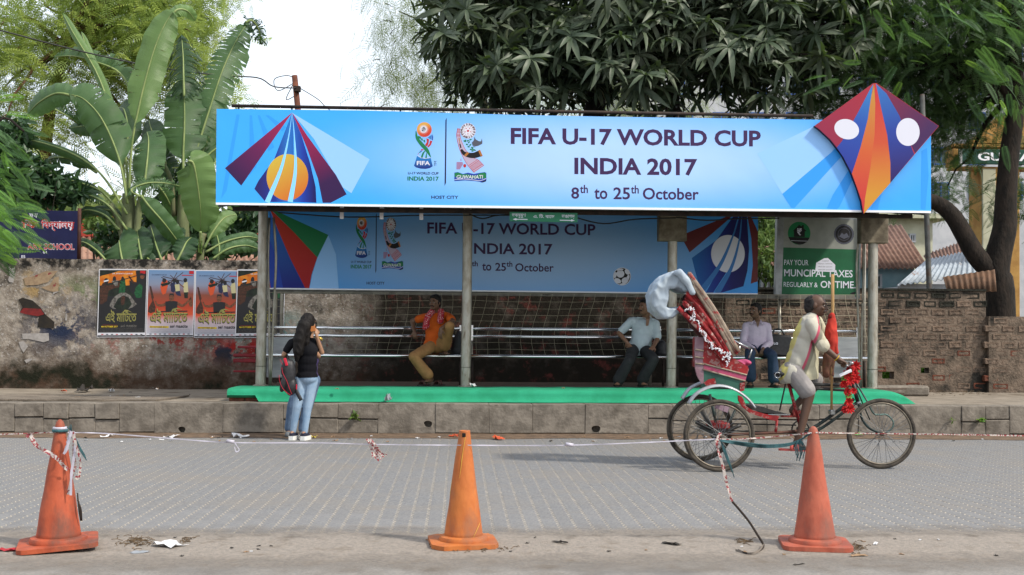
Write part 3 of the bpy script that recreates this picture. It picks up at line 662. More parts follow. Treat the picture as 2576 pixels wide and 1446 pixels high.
def emblems(pr, root, G):
    # trophy emblem
    d = lambda pts: [(993.7 + .16097 * x, 283 + .16097 * y) for x, y in pts]
    pr.disc(*d([(458, 267)])[0], 19.2, 19.2, 'pink', 1); pr.disc(*d([(458, 267)])[0], 18.4, 18.4, len(INKS), 2)
    c = d([(448, 262)])[0]
    for i in range(26):
        a = 2 * PI * i / 26; pr.poly([(c[0] + 2 * math.cos(a + 1.2), c[1] + 2 * math.sin(a + 1.2)), (c[0] + 12.5 * math.cos(a), c[1] + 12.5 * math.sin(a)), (c[0] + 2 * math.cos(a - 1.2), c[1] + 2 * math.sin(a - 1.2))], 'w', 3)
    pr.stroke(d([(328, 290), (345, 400), (420, 500), (500, 590), (560, 700)]), [2, 7, 9.5, 9, 1.5], 'grn', 3)
    for a, b in (((368, 362), (376, 400)), ((386, 372), (400, 420)), ((414, 398), (428, 440)), ((450, 424), (468, 470))):
        p = d([a, b]); pr.poly(leafpoly(*p[0], math.atan2(p[1][1] - p[0][1], p[1][0] - p[0][0]), 8, 2.3), 'grn', 3)
    pr.poly(d([(490, 400), (535, 420), (520, 500), (495, 530), (470, 505), (498, 460)]), 'red', 2); pr.poly(d([(548, 436), (584, 448), (560, 510), (518, 548), (505, 528), (538, 490)]), 'red', 2)
    pr.poly(d([(512, 392), (575, 345), (572, 425)]), 'lbl', 2); pr.poly(d([(582, 335), (597, 380), (590, 440), (578, 430)]), 'blu', 2)
    pr.poly(d([(410, 570), (450, 578), (440, 592), (405, 590)]), 'red', 2); pr.poly(d([(390, 600), (425, 598), (415, 612), (385, 612)]), 'blu', 2); pr.poly(d([(375, 622), (405, 618), (395, 630), (370, 632)]), 'grn', 2); pr.poly(d([(362, 640), (380, 634), (352, 664)]), 'red', 2)
    pr.stroke(d([(468, 600), (440, 640), (415, 708)]), [2, 4.5, 4.5], 'grn', 2); pr.stroke(d([(496, 628), (490, 670), (484, 714)]), [1.2, 3, 4], 'grn', 2); pr.stroke(d([(352, 668), (400, 700), (470, 716), (560, 706)]), [.8, 1.4, 1.4, .8], 'w', 2)
    pr.poly(d([(345, 678), (400, 712), (460, 722), (520, 718), (558, 708), (590, 840), (545, 868), (480, 880), (400, 876), (330, 858), (298, 832)]), len(INKS) + 1, 2)
    pr.text('FIFA', *[d([(340, 0)])[0][0], d([(548, 0)])[0][0], d([(0, 822)])[0][1], d([(0, 757)])[0][1]], 'w', 4, bold=.03, slope=.004)
    o = pr.P(d([(650, 836)])[0][0], d([(650, 836)])[0][1], 3); text_into(pr.mb, 'TM', o, pr.P(d([(650, 760)])[0][0], d([(650, 760)])[0][1], 3) - o, pr.P(d([(612, 836)])[0][0], d([(612, 836)])[0][1], 3) - o, I['navy'])
    pr.text('U-17 WORLD CUP', 1026.3, 1103.5, 438.5, 432.3, 'navy', 3, bold=.02); pr.text('INDIA 2017', 1025, 1104, 454.5, 443.5, 'grn', 3, bold=.03, slope=.008)
    pr.done('trophy_emblem', root, G)
    # divider
    pr.poly([(1120.5, 303), (1123.7, 296), (1122, 460), (1118.3, 468)], 'navy', 1); pr.done('divider', root); pr.text('HOST CITY', 1085, 1153, 500, 492, 'navy', 2, bold=.025, slope=.004)
    pr.done('caption', root)
    # host-city emblem
    pr.disc(*d([(1140, 287)])[0], 19.6, 19.6, 'w', 1); pr.disc(*d([(1140, 287)])[0], 18.9, 18.9, 'mar', 2); c = d([(1140, 287)])[0]
    for i in range(16):
        a = 2 * PI * i / 16; pr.stroke([(c[0] + 9 * math.cos(a), c[1] + 9 * math.sin(a)), (c[0] + 18.3 * math.cos(a), c[1] + 18.3 * math.sin(a))], 3.8, 'w', 3); pr.disc(c[0] + 16.5 * math.cos(a), c[1] + 16.5 * math.sin(a), 2.5, 2.5, 'w', 3, 8)
        pr.disc(c[0] + 17.4 * math.cos(a + PI / 16), c[1] + 17.4 * math.sin(a + PI / 16), .9, .9, 'blk', 4, 6)
    pr.disc(*c, 9.5, 9.5, 'w', 3); pr.disc(*c, 3.2, 3.2, 'red', 4, 5)
    for i in range(5):
        a = 2 * PI * i / 5 + .3; pr.disc(c[0] + 7.4 * math.cos(a), c[1] + 7.4 * math.sin(a), 1.5, 1.5, 'red', 4, 5)
    pr.poly(d([(978, 246), (1012, 250), (1022, 390), (1090, 560), (1190, 690), (1300, 740), (1390, 828), (1240, 940), (1140, 830), (1060, 690), (1000, 540), (962, 370)]), 'pink', 2)
    pr.stroke(d([(978, 246), (962, 370), (1000, 540), (1060, 690), (1140, 830), (1240, 940)]), .9, 'red', 3); pr.stroke(d([(1012, 250), (1022, 390), (1090, 560), (1190, 690), (1300, 740), (1390, 828)]), .9, 'red', 3)
    for q in ((1150, 830, 1290, 735), (1166, 848, 1306, 752), (1205, 912, 1370, 806), (1222, 930, 1388, 826)): pr.stroke(d([(q[0], q[1]), (q[2], q[3])]), 1.1, 'red', 3)
    for k in range(7): pr.stroke(d([(1175 + k * 4, 855 + k * 8), (1315 + k * 8, 760 + k * 7)]), .45, 'red', 3)
    for y in (250, 262, 274, 288, 302, 316, 345, 356, 370): pr.stroke(d([(976 - (y - 250) * .11, y), (1013 + (y - 250) * .06, y + 3)]), .8, 'red', 3)
    pr.poly(d([(1200, 470), (1235, 430), (1240, 378), (1262, 420), (1310, 448), (1345, 450), (1358, 402), (1366, 460), (1362, 490), (1300, 520), (1250, 530), (1215, 510)]), 'gry', 3); pr.stroke(d([(1205, 470), (1220, 520), (1255, 545)]), 1, 'gry', 3)
    random.seed(4)
    for x, y, a in ((1070, 435, .6), (1100, 420, 1.4), (1120, 450, -.5), (1160, 430, -.3), (1105, 490, .4), (1140, 480, -.8), (1130, 530, .2), (1160, 520, -.7), (1185, 545, .1), (1200, 560, .6), (1165, 575, .1), (1225, 580, .3), (1190, 600, 0)):
        pr.poly(leafpoly(*d([(x, y)])[0], a, 7.5, 2), 'grn', 3)
    pr.stroke(d([(1000, 395), (1012, 490)]), [2.6, 1.2], 'och', 4); pr.stroke(d([(1015, 490), (1030, 555)]), 3.2, 'blk', 4); pr.stroke(d([(1035, 575), (1070, 630), (1130, 660), (1230, 670), (1340, 635)]), [5, 9, 12, 14, 16], 'blk', 4)
    pr.stroke(d([(1106, 640), (1132, 664)]), 13, 'och', 5); pr.stroke(d([(1320, 643), (1350, 630)]), 17, 'och', 5)
    for k in range(9): pr.stroke(d([(955 + 2 * (8 - k) * .2 + 4, 780 + k * 13), (1070 - abs(k - 2) * 6 - k * 2, 778 + k * 13)]), 1, 'red', 3)
    pr.poly(d([(1025, 755), (1030, 700), (1038, 755)]), 'red', 3); pr.disc(*d([(1090, 832)])[0], 4, 4.6, 'red', 4, 7)
    pr.poly(d([(928, 940), (980, 930), (1060, 960), (1140, 940), (1230, 960), (1310, 945), (1400, 930), (1428, 945), (1428, 1060), (1380, 1090), (1240, 1070), (1100, 1060), (928, 1072)]), 'blu', 3)
    pr.poly(d([(930, 945), (985, 935), (1060, 968), (1130, 962), (1190, 985), (1270, 985), (1330, 948), (1400, 936), (1426, 960), (1426, 1025), (1250, 1030), (1100, 1018), (930, 1005)]), 'grn', 4)
    pr.stroke(d([(930, 1050), (1060, 1040), (1200, 1050), (1330, 1065), (1425, 1030)]), 1.2, 'w', 5); pr.poly(d([(1335, 1090), (1426, 1050), (1424, 1075), (1370, 1092)]), 'blk', 5)
    pr.text('GUWAHATI', d([(962, 0)])[0][0], d([(1375, 0)])[0][0], d([(0, 1036)])[0][1], d([(0, 978)])[0][1], 'w', 6, bold=.012, shear=.12, slope=.0)
    pr.done('host_city_emblem', root)
def rays(pr, root, disc, extra, k0):
    """the kite-shaped sunburst: five tapering bands fanning out of one point with a disc across them"""
    ap = (735, 283)
    pr.poly([ap, (566, 423), (607, 467)], k0, 2); pr.poly([ap, (772, 340), (812, 395), (845, 440), (872, 489), (832, 510), (812, 510), (800, 450), (772, 372)], k0 + 1, 2)
    pr.poly([ap, (690, 400), (650, 455), (640, 475), (668, 508), (675, 508), (700, 440), (722, 360)], k0 + 2, 2); pr.poly([ap, (724, 370), (705, 430), (685, 480), (678, 508), (725, 508), (733, 470), (739, 410), (738, 340)], k0 + 2, 2)
    pr.poly([ap, (744, 370), (746, 420), (744, 470), (735, 508), (796, 510), (794, 470), (780, 410), (758, 340)], k0 + 2, 2)
    pr.disc(723, 446, 52.5, 58.5, disc, 3, 48)
    pr.stroke([ap, (725, 350), (707, 425), (672, 509)], [.6, 3, 8, 13], 'sky', 4); pr.stroke([ap, (741, 350), (743, 430), (730, 508)], [.6, 3, 8, 13], 'sky', 4)
def bannerbg(name, cx, cz, hx, hz, edge, mid):
    m = bpy.data.materials.new(name); m.use_nodes = True; nt = m.node_tree; p = nt.nodes['Principled BSDF']; p.inputs['Roughness'].default_value = .45; p.inputs['Specular IOR Level'].default_value = .3
    tc = nd(nt, 'ShaderNodeTexCoord'); s = nd(nt, 'ShaderNodeVectorMath', operation='SUBTRACT'); s.inputs[1].default_value = (cx, 0, cz); nt.links.new(tc.outputs['Object'], s.inputs[0])
    q = nd(nt, 'ShaderNodeVectorMath', operation='MULTIPLY'); q.inputs[1].default_value = (1 / hx, 0, 1 / hz); nt.links.new(s.outputs[0], q.inputs[0])
    l = nd(nt, 'ShaderNodeVectorMath', operation='LENGTH'); nt.links.new(q.outputs[0], l.inputs[0]); rp = nd(nt, 'ShaderNodeValToRGB'); rp.color_ramp.interpolation = 'EASE'
    rp.color_ramp.elements[0].color = (*mid, 1); rp.color_ramp.elements[0].position = .15; rp.color_ramp.elements[1].color = (*edge, 1); rp.color_ramp.elements[1].position = 1.0
    nt.links.new(l.outputs['Value'], rp.inputs[0]); nt.links.new(rp.outputs[0], p.inputs['Base Color'])
    n = nd(nt, 'ShaderNodeTexNoise'); n.inputs['Scale'].default_value = 1.6; b = nd(nt, 'ShaderNodeBump'); b.inputs['Strength'].default_value = .12; b.inputs['Distance'].default_value = .1
    nt.links.new(tc.outputs['Object'], n.inputs['Vector']); nt.links.new(n.outputs[0], b.inputs['Height']); nt.links.new(b.outputs[0], p.inputs['Normal'])
    return m
def banner_panel(name, root, quad, Y, depth, bgm):
    pts = [ay(u, v, Y) for u, v in quad]
    MB().prism(pts, (0, depth, 0), 0, 1).build('banner_sheet', [bgm, m_wedge], root)
# --- front fascia banner
fb = thing('fascia_banner', 'long light blue tournament banner along the front edge of the shelter roof', 'banner', ay(1443, 525, BAN_Y))
L0 = ROOT[fb.name]; loc = lambda p: tuple(Vector(p) - L0)
cb = Vector(loc(ay(1560, 400, BAN_Y)))
banner_panel('x', fb, [(545, 274), (900, 277.5), (1300, 289), (1500, 293), (1800, 297.5), (2342, 305), (2342, 535), (1443, 526), (543, 514)], BAN_Y, .06, bannerbg('fascia_blue', cb.x, cb.z, 4.6, .95, (.035, .34, .86), (.36, .55, .88)))
MB().prism([ay(543, 509.5, BAN_Y - .012), ay(2342, 530.5, BAN_Y - .012), ay(2342, 536, BAN_Y - .012), ay(543, 515, BAN_Y - .012)], (0, .01, 0)).build('lower_hem', m_white, fb)
g1 = gradmat('band_left', [(0, S(198, 40, 96)), (.55, S(120, 34, 96)), (1, S(58, 28, 88))], loc(ay(735, 283, BAN_Y)), loc(ay(585, 445, BAN_Y)))
g2 = gradmat('band_right', [(0, S(206, 40, 92)), (.5, S(140, 30, 90)), (.8, S(64, 28, 88)), (1, S(58, 28, 88))], loc(ay(735, 283, BAN_Y)), loc(ay(845, 500, BAN_Y)))
g3 = gradmat('band_blue', [(0, S(44, 40, 120)), (.3, S(40, 60, 170)), (.55, S(44, 134, 230)), (.8, S(34, 70, 190)), (1, S(28, 26, 110))], loc(ay(650, 440, BAN_Y)), loc(ay(790, 440, BAN_Y)))
g4 = gradmat('sun_disc', [(0, S(240, 208, 80)), (1, S(240, 122, 44))], loc(ay(690, 400, BAN_Y)), loc(ay(750, 500, BAN_Y)))
gs = gradmat('trophy_globe', [(0, S(252, 190, 90)), (.5, S(240, 100, 60)), (1, S(222, 48, 56))], loc(ay(1062, 318, BAN_Y)), loc(ay(1076, 344, BAN_Y)))
gb = gradmat('trophy_base', [(0, S(36, 140, 226)), (1, S(30, 44, 140))], loc(ay(1065, 398, BAN_Y)), loc(ay(1065, 424, BAN_Y)))
pale = mat('pale_ghost_ink', (.26, .50, .88), rough=.5); pale2 = mat('deep_ghost_ink', (.025, .28, .80), rough=.5)
pr = Print(BAN_Y)
NI = len(INKS)
pr.poly([(735, 284), (930, 401), (884, 486), (860, 470), (790, 350)], NI, 1); pr.done('ghost_shape', fb, (pale, pale2))
for q in ([(595, 288), (603, 288), (570, 480), (556, 500)], [(628, 290), (634, 290), (645, 420), (628, 440)], [(648, 290), (654, 290), (690, 370), (676, 380)], [(668, 290), (676, 290), (720, 320), (710, 330)]): pr.poly(q, NI + 1, 1); pr.done('ghost_shape', fb, (pale, pale2))
pr.poly([(1905, 386), (2072, 306), (2110, 350), (2085, 395), (1968, 488)], NI, 1); pr.done('ghost_shape', fb, (pale, pale2)); pr.poly([(1968, 488), (2095, 380), (2140, 330), (2155, 345), (2120, 390), (1998, 524), (1990, 522)], NI + 1, 2); pr.done('ghost_shape', fb, (pale, pale2))
pr.poly([(2080, 524), (2095, 490), (2140, 420), (2150, 440), (2112, 520), (2105, 527)], NI + 1, 1); pr.done('ghost_shape', fb, (pale, pale2)); pr.poly([(2190, 530), (2205, 480), (2220, 440), (2228, 445), (2210, 520), (2208, 531)], NI + 1, 1); pr.done('ghost_shape', fb, (pale, pale2)); pr.poly([(2318, 380), (2332, 372), (2336, 440), (2328, 528), (2316, 526)], NI + 1, 1)
pr.done('ghost_shape', fb, (pale, pale2))
rays(pr, fb, NI + 3, (g1, g2, g3, g4), NI); pr.done('sunburst', fb, (g1, g2, g3, g4))
emblems(pr, fb, (gs, gb))
def dates(pr, root, ink='pur'):
    pr.text('FIFA U-17 WORLD CUP', 1285, 1914, 363, 321, ink, 2, bold=.03); pr.done('lettering', root)
    pr.text('INDIA 2017', 1445, 1754, 439, 396, ink, 2, bold=.03); pr.done('lettering', root)
    for s_, a, b, vb, vt in (('8', 1437, 1457, 500, 471), ('th', 1459, 1479, 486, 465), ('to', 1495, 1528, 501, 474), ('25', 1543, 1585, 501.5, 471), ('th', 1587, 1607, 487, 466), ('October', 1617, 1758, 502, 472)):
        pr.text(s_, a, b, vb, vt, ink, 2, bold=.018, slope=.008); pr.done('lettering', root)
dates(pr, fb)
# --- kite-shaped board on the right end of the banner, with its own thickness
KY = BAN_Y - .075
kt = thing('kite_board', 'kite-shaped striped display board fixed to the right end of the blue banner', 'display board', ay(2175, 537, KY))
L0 = ROOT[kt.name]
edge_l = [(2196, 210), (2049, 317), (2062, 326), (2090, 352), (2118, 388), (2140, 430), (2156, 470), (2167, 505), (2173, 538)]
out = edge_l + [(2362, 317), (2205, 209)]
MB().prism([ay(u, v, KY) for u, v in out], (0, .065, 0), 0, 1).build('board', [RED, mat('kite_edge', S(40, 24, 60), rough=.6)], kt)
lk = lambda u, v: tuple(ay(u, v, KY) - L0)
k1 = gradmat('kite_red', [(0, S(190, 50, 70)), (1, S(168, 46, 84))], lk(2196, 210), lk(2060, 330)); k2 = gradmat('kite_blue', [(0, S(64, 150, 224)), (.45, S(50, 96, 200)), (1, S(46, 60, 170))], lk(2196, 215), lk(2130, 430))
k3 = gradmat('kite_orange', [(0, S(222, 160, 70)), (.5, S(236, 110, 60)), (1, S(228, 50, 66))], lk(2200, 230), lk(2170, 530)); k4 = gradmat('kite_red2', [(0, S(228, 60, 66)), (.5, S(232, 96, 62)), (1, S(238, 168, 60))], lk(2200, 230), lk(2210, 490))
k5 = gradmat('kite_blue2', [(0, S(60, 130, 214)), (.5, S(46, 76, 180)), (1, S(52, 30, 110))], lk(2204, 215), lk(2260, 450)); k6 = gradmat('kite_purple', [(0, S(150, 40, 74)), (1, S(78, 40, 100))], lk(2206, 214), lk(2330, 330))
pr = Print(KY)
pr.poly([(2196, 211), (2050, 317), (2062, 326), (2090, 352), (2105, 371), (2118, 355), (2160, 280), (2190, 222)], NI, 1)
pr.poly([(2197, 211), (2190, 222), (2160, 280), (2118, 355), (2105, 371), (2122, 396), (2143, 437), (2165, 370), (2183, 300), (2192, 240)], NI + 1, 1)
pr.poly([(2199, 211), (2192, 240), (2183, 300), (2165, 370), (2143, 437), (2157, 475), (2167, 505), (2172, 536), (2176, 500), (2190, 420), (2200, 340), (2202, 260)], NI + 2, 1)
pr.poly([(2200, 211), (2202, 260), (2200, 340), (2190, 420), (2176, 500), (2173, 537), (2240, 460), (2240, 410), (2232, 340), (2216, 270), (2204, 214)], NI + 3, 1)
pr.poly([(2203, 210), (2216, 270), (2232, 340), (2240, 410), (2240, 460), (2300, 388), (2285, 350), (2262, 290), (2230, 235)], NI + 4, 1)
pr.poly([(2205, 210), (2230, 235), (2262, 290), (2285, 350), (2302, 386), (2361, 317)], NI + 5, 1)
pr.done('stripes', kt, (k1, k2, k3, k4, k5, k6))
pr.disc(2130, 325, 31.5, 25, 'w', 2, 40, .3); pr.done('white_disc', kt); pr.disc(2284, 332, 29.5, 35, 'w', 2, 40); pr.done('white_disc', kt)
# --- rear banner under the roof
def rmap(u, v):                                 # emblems and lettering sit smaller on the rear sheet
    return (908.5 + (u - 1064.5) * .665 + (0 if u < 1240 else 25), 544 + (v - 306) * .885 - (v > 400 and u < 1250) * 0)
rb = thing('rear_banner', 'shaded blue tournament banner hung across the back of the shelter', 'banner', ay(1290, 735, RB_Y)); L0 = ROOT[rb.name]; loc = lambda p: tuple(Vector(p) - L0)
cb = Vector(loc(ay(1300, 640, RB_Y)))
banner_panel('x', rb, [(674, 520), (1907, 533), (1906, 740), (1290, 733.5), (674, 726)], RB_Y, .03, bannerbg('rear_blue', cb.x, cb.z, 4.2, 1.1, (.035, .27, .70), (.28, .44, .70)))
MB().prism([ay(674, 724, RB_Y - .01), ay(1906, 738, RB_Y - .01), ay(1906, 741.5, RB_Y - .01), ay(674, 727.5, RB_Y - .01)], (0, .008, 0)).build('lower_hem', m_white, rb)
pr = Print(RB_Y)
h1 = gradmat('half_kite_red', [(0, S(214, 66, 40)), (1, S(196, 36, 44))], loc(ay(690, 540, RB_Y)), loc(ay(760, 720, RB_Y))); h2 = gradmat('half_kite_blue', [(0, S(44, 110, 200)), (1, S(36, 48, 150))], loc(ay(690, 600, RB_Y)), loc(ay(700, 720, RB_Y)))
pr.poly([(678, 523), (826, 591), (798, 648), (740, 585)], 'grn', 2); pr.poly([(678, 524), (740, 585), (798, 648), (784, 690), (778, 725), (768, 725), (730, 650), (700, 580)], NI, 2)
pr.poly([(678, 530), (700, 580), (730, 650), (768, 725), (678, 724)], NI + 1, 2); pr.poly([(677, 600), (700, 660), (712, 724), (678, 724)], 'blu', 3); pr.poly([(676.5, 690), (680.5, 724), (676.5, 724)], 'red', 4)
pr.poly([(826, 592), (845, 640), (852, 727), (779, 726), (786, 690), (799, 648)], NI + 2, 1)
pr.done('half_kite', rb, (h1, h2, pale))
h3 = gradmat('globe_rear', [(0, S(252, 190, 90)), (.5, S(240, 100, 60)), (1, S(222, 48, 56))], loc(ay(905, 556, RB_Y)), loc(ay(915, 578, RB_Y))); h4 = gradmat('base_rear', [(0, S(36, 140, 226)), (1, S(30, 44, 140))], loc(ay(908, 624, RB_Y)), loc(ay(908, 648, RB_Y)))
emblems(Print(RB_Y, rmap), rb, (h3, h4))
pr = Print(RB_Y)
pr.text('FIFA U-17 WORLD CUP', 1075, 1498, 588, 559, 'pur', 2, bold=.022); pr.done('lettering', rb)
pr.text('INDIA 2017', 1182, 1390, 639, 611, 'pur', 2, bold=.022); pr.done('lettering', rb)
for s_, a, b, vb, vt in (('8', 1174, 1186, 680, 660), ('th', 1187, 1202, 670, 656), ('to', 1213, 1236, 681, 662), ('25', 1246, 1273, 681.5, 661), ('th', 1274, 1289, 671, 657), ('October', 1296, 1393, 683, 662)): pr.text(s_, a, b, vb, vt, 'pur', 2, bold=.018, slope=.008); pr.done('lettering', rb)
b = lambda x, y: (1496.7 + .16602 * x, 534.5 + .16602 * y)
pr.disc(*b(410, 970), 22.5, 22.5, 'w', 2); pr.disc(*b(410, 970), 21, 21, 'blk', 3)
pr.disc(*b(385, 930), 10, 9.6, 'w', 4, 16)
for x, y, ru, rv, rt in ((490, 900, 8, 5.5, .9), (345, 1035, 9, 6, .5), (455, 1030, 9, 7.5, -.5), (500, 990, 3.5, 8, .3), (305, 950, 3.6, 8, .2), (380, 868, 8.5, 3, -.1), (420, 1085, 8, 2.4, -.2)): pr.disc(*b(x, y), ru, rv, 'w', 4, 16, rt)
pr.done('football_print', rb)
pr.poly([b(2080, 27), b(1296, 350), b(1434, 605), b(1800, 300), b(2110, 30)], 'mar', 2); pr.poly([b(2350, 30), b(2470, 290), b(2466, 1045), b(2360, 1080), b(2392, 800), b(2370, 400), b(2305, 30)], 'mar', 2)
h5 = gradmat('rear_fan_blue', [(0, S(40, 120, 206)), (.4, S(36, 62, 170)), (.7, S(34, 36, 120)), (1, S(28, 28, 100))], loc(ay(*b(1500, 700), RB_Y)), loc(ay(*b(2330, 700), RB_Y)))
pr.poly([b(2180, 30), b(2110, 40), b(1840, 420), b(1468, 690), b(1510, 860), b(1560, 1040), b(1530, 1215), b(1590, 1215), b(1900, 760), b(2100, 300)], NI, 2); pr.poly([b(2190, 30), b(2100, 330), b(1910, 800), b(1680, 1215), b(1790, 1218), b(2060, 800), b(2180, 400), b(2225, 30)], NI, 2)
pr.poly([b(2235, 30), b(2200, 400), b(2080, 850), b(1900, 1220), b(2250, 1118), b(2310, 880), b(2335, 560), b(2300, 30)], NI, 2)
pr.disc(*b(2015, 625), 42.3, 47.2, 'w', 3, 44); pr.stroke([b(2195, 30), b(2100, 330), b(1900, 790), b(1590, 1220)], [.6, 4, 9, 16], 'lbl', 4); pr.stroke([b(2230, 30), b(2190, 400), b(2070, 830), b(1850, 1220)], [.6, 4, 8, 15], 'lbl', 4)
pr.done('sunburst', rb, (h5,))
# --- rusty pipe above the front banner
pp = thing('roof_pipe', 'thin rusty pipe running above the blue fascia banner', 'pipe', ay(1300, 285, 14.75))
a, b_ = ay(583, 266, 14.75), ay(2045, 292, 14.75)
MB().tube([a, b_], .022, 8).build('pipe', m_dk, pp, smooth=True)
for u in (600, 731, 1000, 1250, 1450, 1700, 1900, 2030):
    p = a.lerp(b_, (u - 583) / 1462); MB().tube([p, p - Vector((0, -.02, .32))], .012, 6).build('stay', m_dk, pp, smooth=True)
# --- small green direction sign hanging below the banner
gs_ = thing('direction_sign', 'small green direction sign with white arrows hanging under the fascia', 'sign', ay(1367, 555, 14.62))
SG = mat('sign_green', S(44, 140, 100), S(38, 128, 92), scale=3, rough=.5)
MB().prism([ay(1282, 533, 14.62), ay(1453, 535.5, 14.62), ay(1453, 559.5, 14.62), ay(1282, 556.5, 14.62)], (0, .012, 0)).build('sign_plate', SG, gs_)
pr = Print(14.62)
pr.text('ভবলুমুখ', 1288, 1323, 548, 536.5, 'w', 1, bevel=.012, slope=.014); pr.done('lettering', gs_); pr.text('এ. িট. বােড', 1342, 1395, 548, 538, 'w', 1, bevel=.012, slope=.014); pr.done('lettering', gs_); pr.text('ভঙাগড়', 1413, 1446, 550, 539.5, 'w', 1, bevel=.012, slope=.014); pr.done('lettering', gs_)
pr.poly([(1290, 551.5), (1299, 548.5), (1299, 550.7), (1327, 550.9), (1327, 553), (1299, 552.6), (1299, 554.6)], 'w', 1); pr.done('arrow', gs_); pr.poly([(1446, 554.5), (1437, 551.5), (1437, 553.6), (1408, 552.9), (1408, 554.9), (1437, 555.6), (1437, 557.5)], 'w', 1); pr.done('arrow', gs_)
for u in (1300, 1435): MB().tube([ay(u, 534, 14.63), ay(u, 522, 14.66)], .006, 6).build('hanger', m_dk, gs_)
# --- municipal notice board
tb = thing('municipal_notice', 'green and white tax notice board in a metal frame behind the rider', 'notice board', ay(2060, 750, 17.2)); TY = 17.2
fr = mat('alu_frame', S(182, 186, 188), S(150, 154, 156), scale=5, rough=.4, metal=.4)
c = lambda x, y: (1446.4 + .34175 * x, 515.7 + .34175 * y)
Q = [c(1490, 85), c(2112, 100), c(2095, 690), c(1478, 668)]
MB().prism([ay(*q, TY) for q in Q], (0, .12, 0)).build('case', fr, tb)
pr = Print(TY); WH = 'w'
pr.poly([c(1538, 98), c(2098, 112), c(2090, 328), c(1534, 312)], NI, 1); pr.poly([c(1534, 312), c(2090, 328), c(2085, 676), c(1522, 656)], NI + 1, 1)
pr.done('board_face', tb, (mat('board_grey', S(176, 180, 172), S(160, 164, 158), scale=4, rough=.6), mat('board_green', S(30, 116, 74), S(26, 104, 66), scale=4, rough=.5)))
p1 = c(1650, 208); pr.disc(*p1, 28.5, 29, 'grn', 2); pr.poly([c(1570, 235), c(1728, 240), c(1710, 270), c(1680, 288), (p1[0], p1[1] + 28.8), c(1610, 280), c(1585, 260)], 'blk', 3)
pr.poly([c(1605, 190), c(1650, 145), c(1670, 158), c(1674, 146), c(1684, 148), c(1684, 172), c(1705, 192), c(1692, 194), c(1692, 236), c(1612, 234), c(1612, 192)], 'blk', 4)
pr.text('₹', *[c(1635, 0)[0], c(1670, 0)[0], c(0, 222)[1], c(0, 172)[1]], 'w', 5, bevel=.02); pr.stroke([c(1590, 262), c(1712, 266)], .9, 'w', 5)
pr.done('emblem', tb); p2 = c(1980, 215); pr.disc(*p2, 25, 25.5, 'gry', 2); pr.disc(*p2, 21, 21.5, 'blk', 3); pr.disc(*p2, 15.5, 16, 'gry', 4); pr.disc(*p2, 14.5, 15, 'blk', 5); pr.poly([c(1945, 232), c(1965, 205), c(1980, 218), c(2000, 205), c(2018, 235), c(1980, 250)], 'gry', 6)
for i in range(24):
    a = 2 * PI * i / 24; pr.disc(p2[0] + 24 * math.cos(a), p2[1] + 24.5 * math.sin(a), 1.6, 1.6, 'gry', 2, 6)
pr.done('emblem', tb)
def T(s_, x0, x1, yb, yt, **k): pr.text(s_, c(x0, 0)[0], c(x1, 0)[0], c(0, yb)[1], c(0, yt)[1], 'w', 2, slope=.016, **k); pr.done('lettering', tb)
T('PAY YOUR', 1540, 1718, 442, 402); T('MUNCIPAL TAXES', 1540, 2044, 525, 472, bold=.012); T('REGULARLY &', 1536, 1786, 602, 566); T('ONTIME.', 1808, 2066, 610, 558, bold=.014)
pr.poly([c(1776, 425), c(1835, 392), c(1862, 390), c(1916, 440), c(1914, 494), c(1768, 488)], 'w', 3)
for y in (408, 428, 450, 472): pr.text('AGENT' if y == 408 else 'HEAD OFFICE' if y == 428 else '98338 62537', c(1790 if y > 410 else 1820, 0)[0], c(1895 if y > 410 else 1870, 0)[0], c(0, y + 8)[1], c(0, y)[1], 'gry', 4)
pr.done('sticker', tb); pr.poly([c(2022, 654), c(2040, 642), c(2070, 640), c(2052, 664)], 'blk', 3); pr.done('sticker', tb)
for x in (PXS[3] - .5, PXS[3] - .95): MB().tube([(x, TY + .1, PLAT_Z), (x, TY + .1, 2.0)], .025, 8).build('leg', m_steel, tb, smooth=True)
# ================================================================== vegetation
m_bark = mat('dark_bark', S(56, 47, 40), S(34, 30, 26), scale=9, rough=.95, bump=1.0, bscale=26, stretch=(1, 1, .4))
m_bark2 = mat('brown_bark', S(136, 100, 76), S(96, 74, 58), scale=8, rough=.95, bump=.8, bscale=24)
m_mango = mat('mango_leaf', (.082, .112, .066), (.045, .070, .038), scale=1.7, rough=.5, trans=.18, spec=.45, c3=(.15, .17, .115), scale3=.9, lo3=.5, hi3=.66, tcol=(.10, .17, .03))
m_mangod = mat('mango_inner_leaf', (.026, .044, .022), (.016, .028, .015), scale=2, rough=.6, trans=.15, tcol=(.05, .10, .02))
m_pale = mat('pale_feather_leaf', (.23, .31, .085), (.14, .22, .06), scale=.8, rough=.6, trans=.5, c3=(.36, .40, .11), scale3=.5, tcol=(.42, .52, .12))
m_wil = mat('willowy_leaf', (.10, .15, .05), (.17, .21, .07), scale=.8, rough=.6, trans=.4, tcol=(.3, .38, .10))
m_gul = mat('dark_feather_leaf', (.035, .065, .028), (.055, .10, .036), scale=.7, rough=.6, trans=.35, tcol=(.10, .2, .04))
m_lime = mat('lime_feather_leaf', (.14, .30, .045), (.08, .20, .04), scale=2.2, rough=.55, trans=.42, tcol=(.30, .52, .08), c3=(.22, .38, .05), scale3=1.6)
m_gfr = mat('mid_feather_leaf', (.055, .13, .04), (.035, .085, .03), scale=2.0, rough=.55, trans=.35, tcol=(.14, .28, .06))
m_shr = mat('shrub_leaf', (.07, .13, .04), (.13, .20, .05), scale=1.4, rough=.6, trans=.35, tcol=(.25, .36, .08))
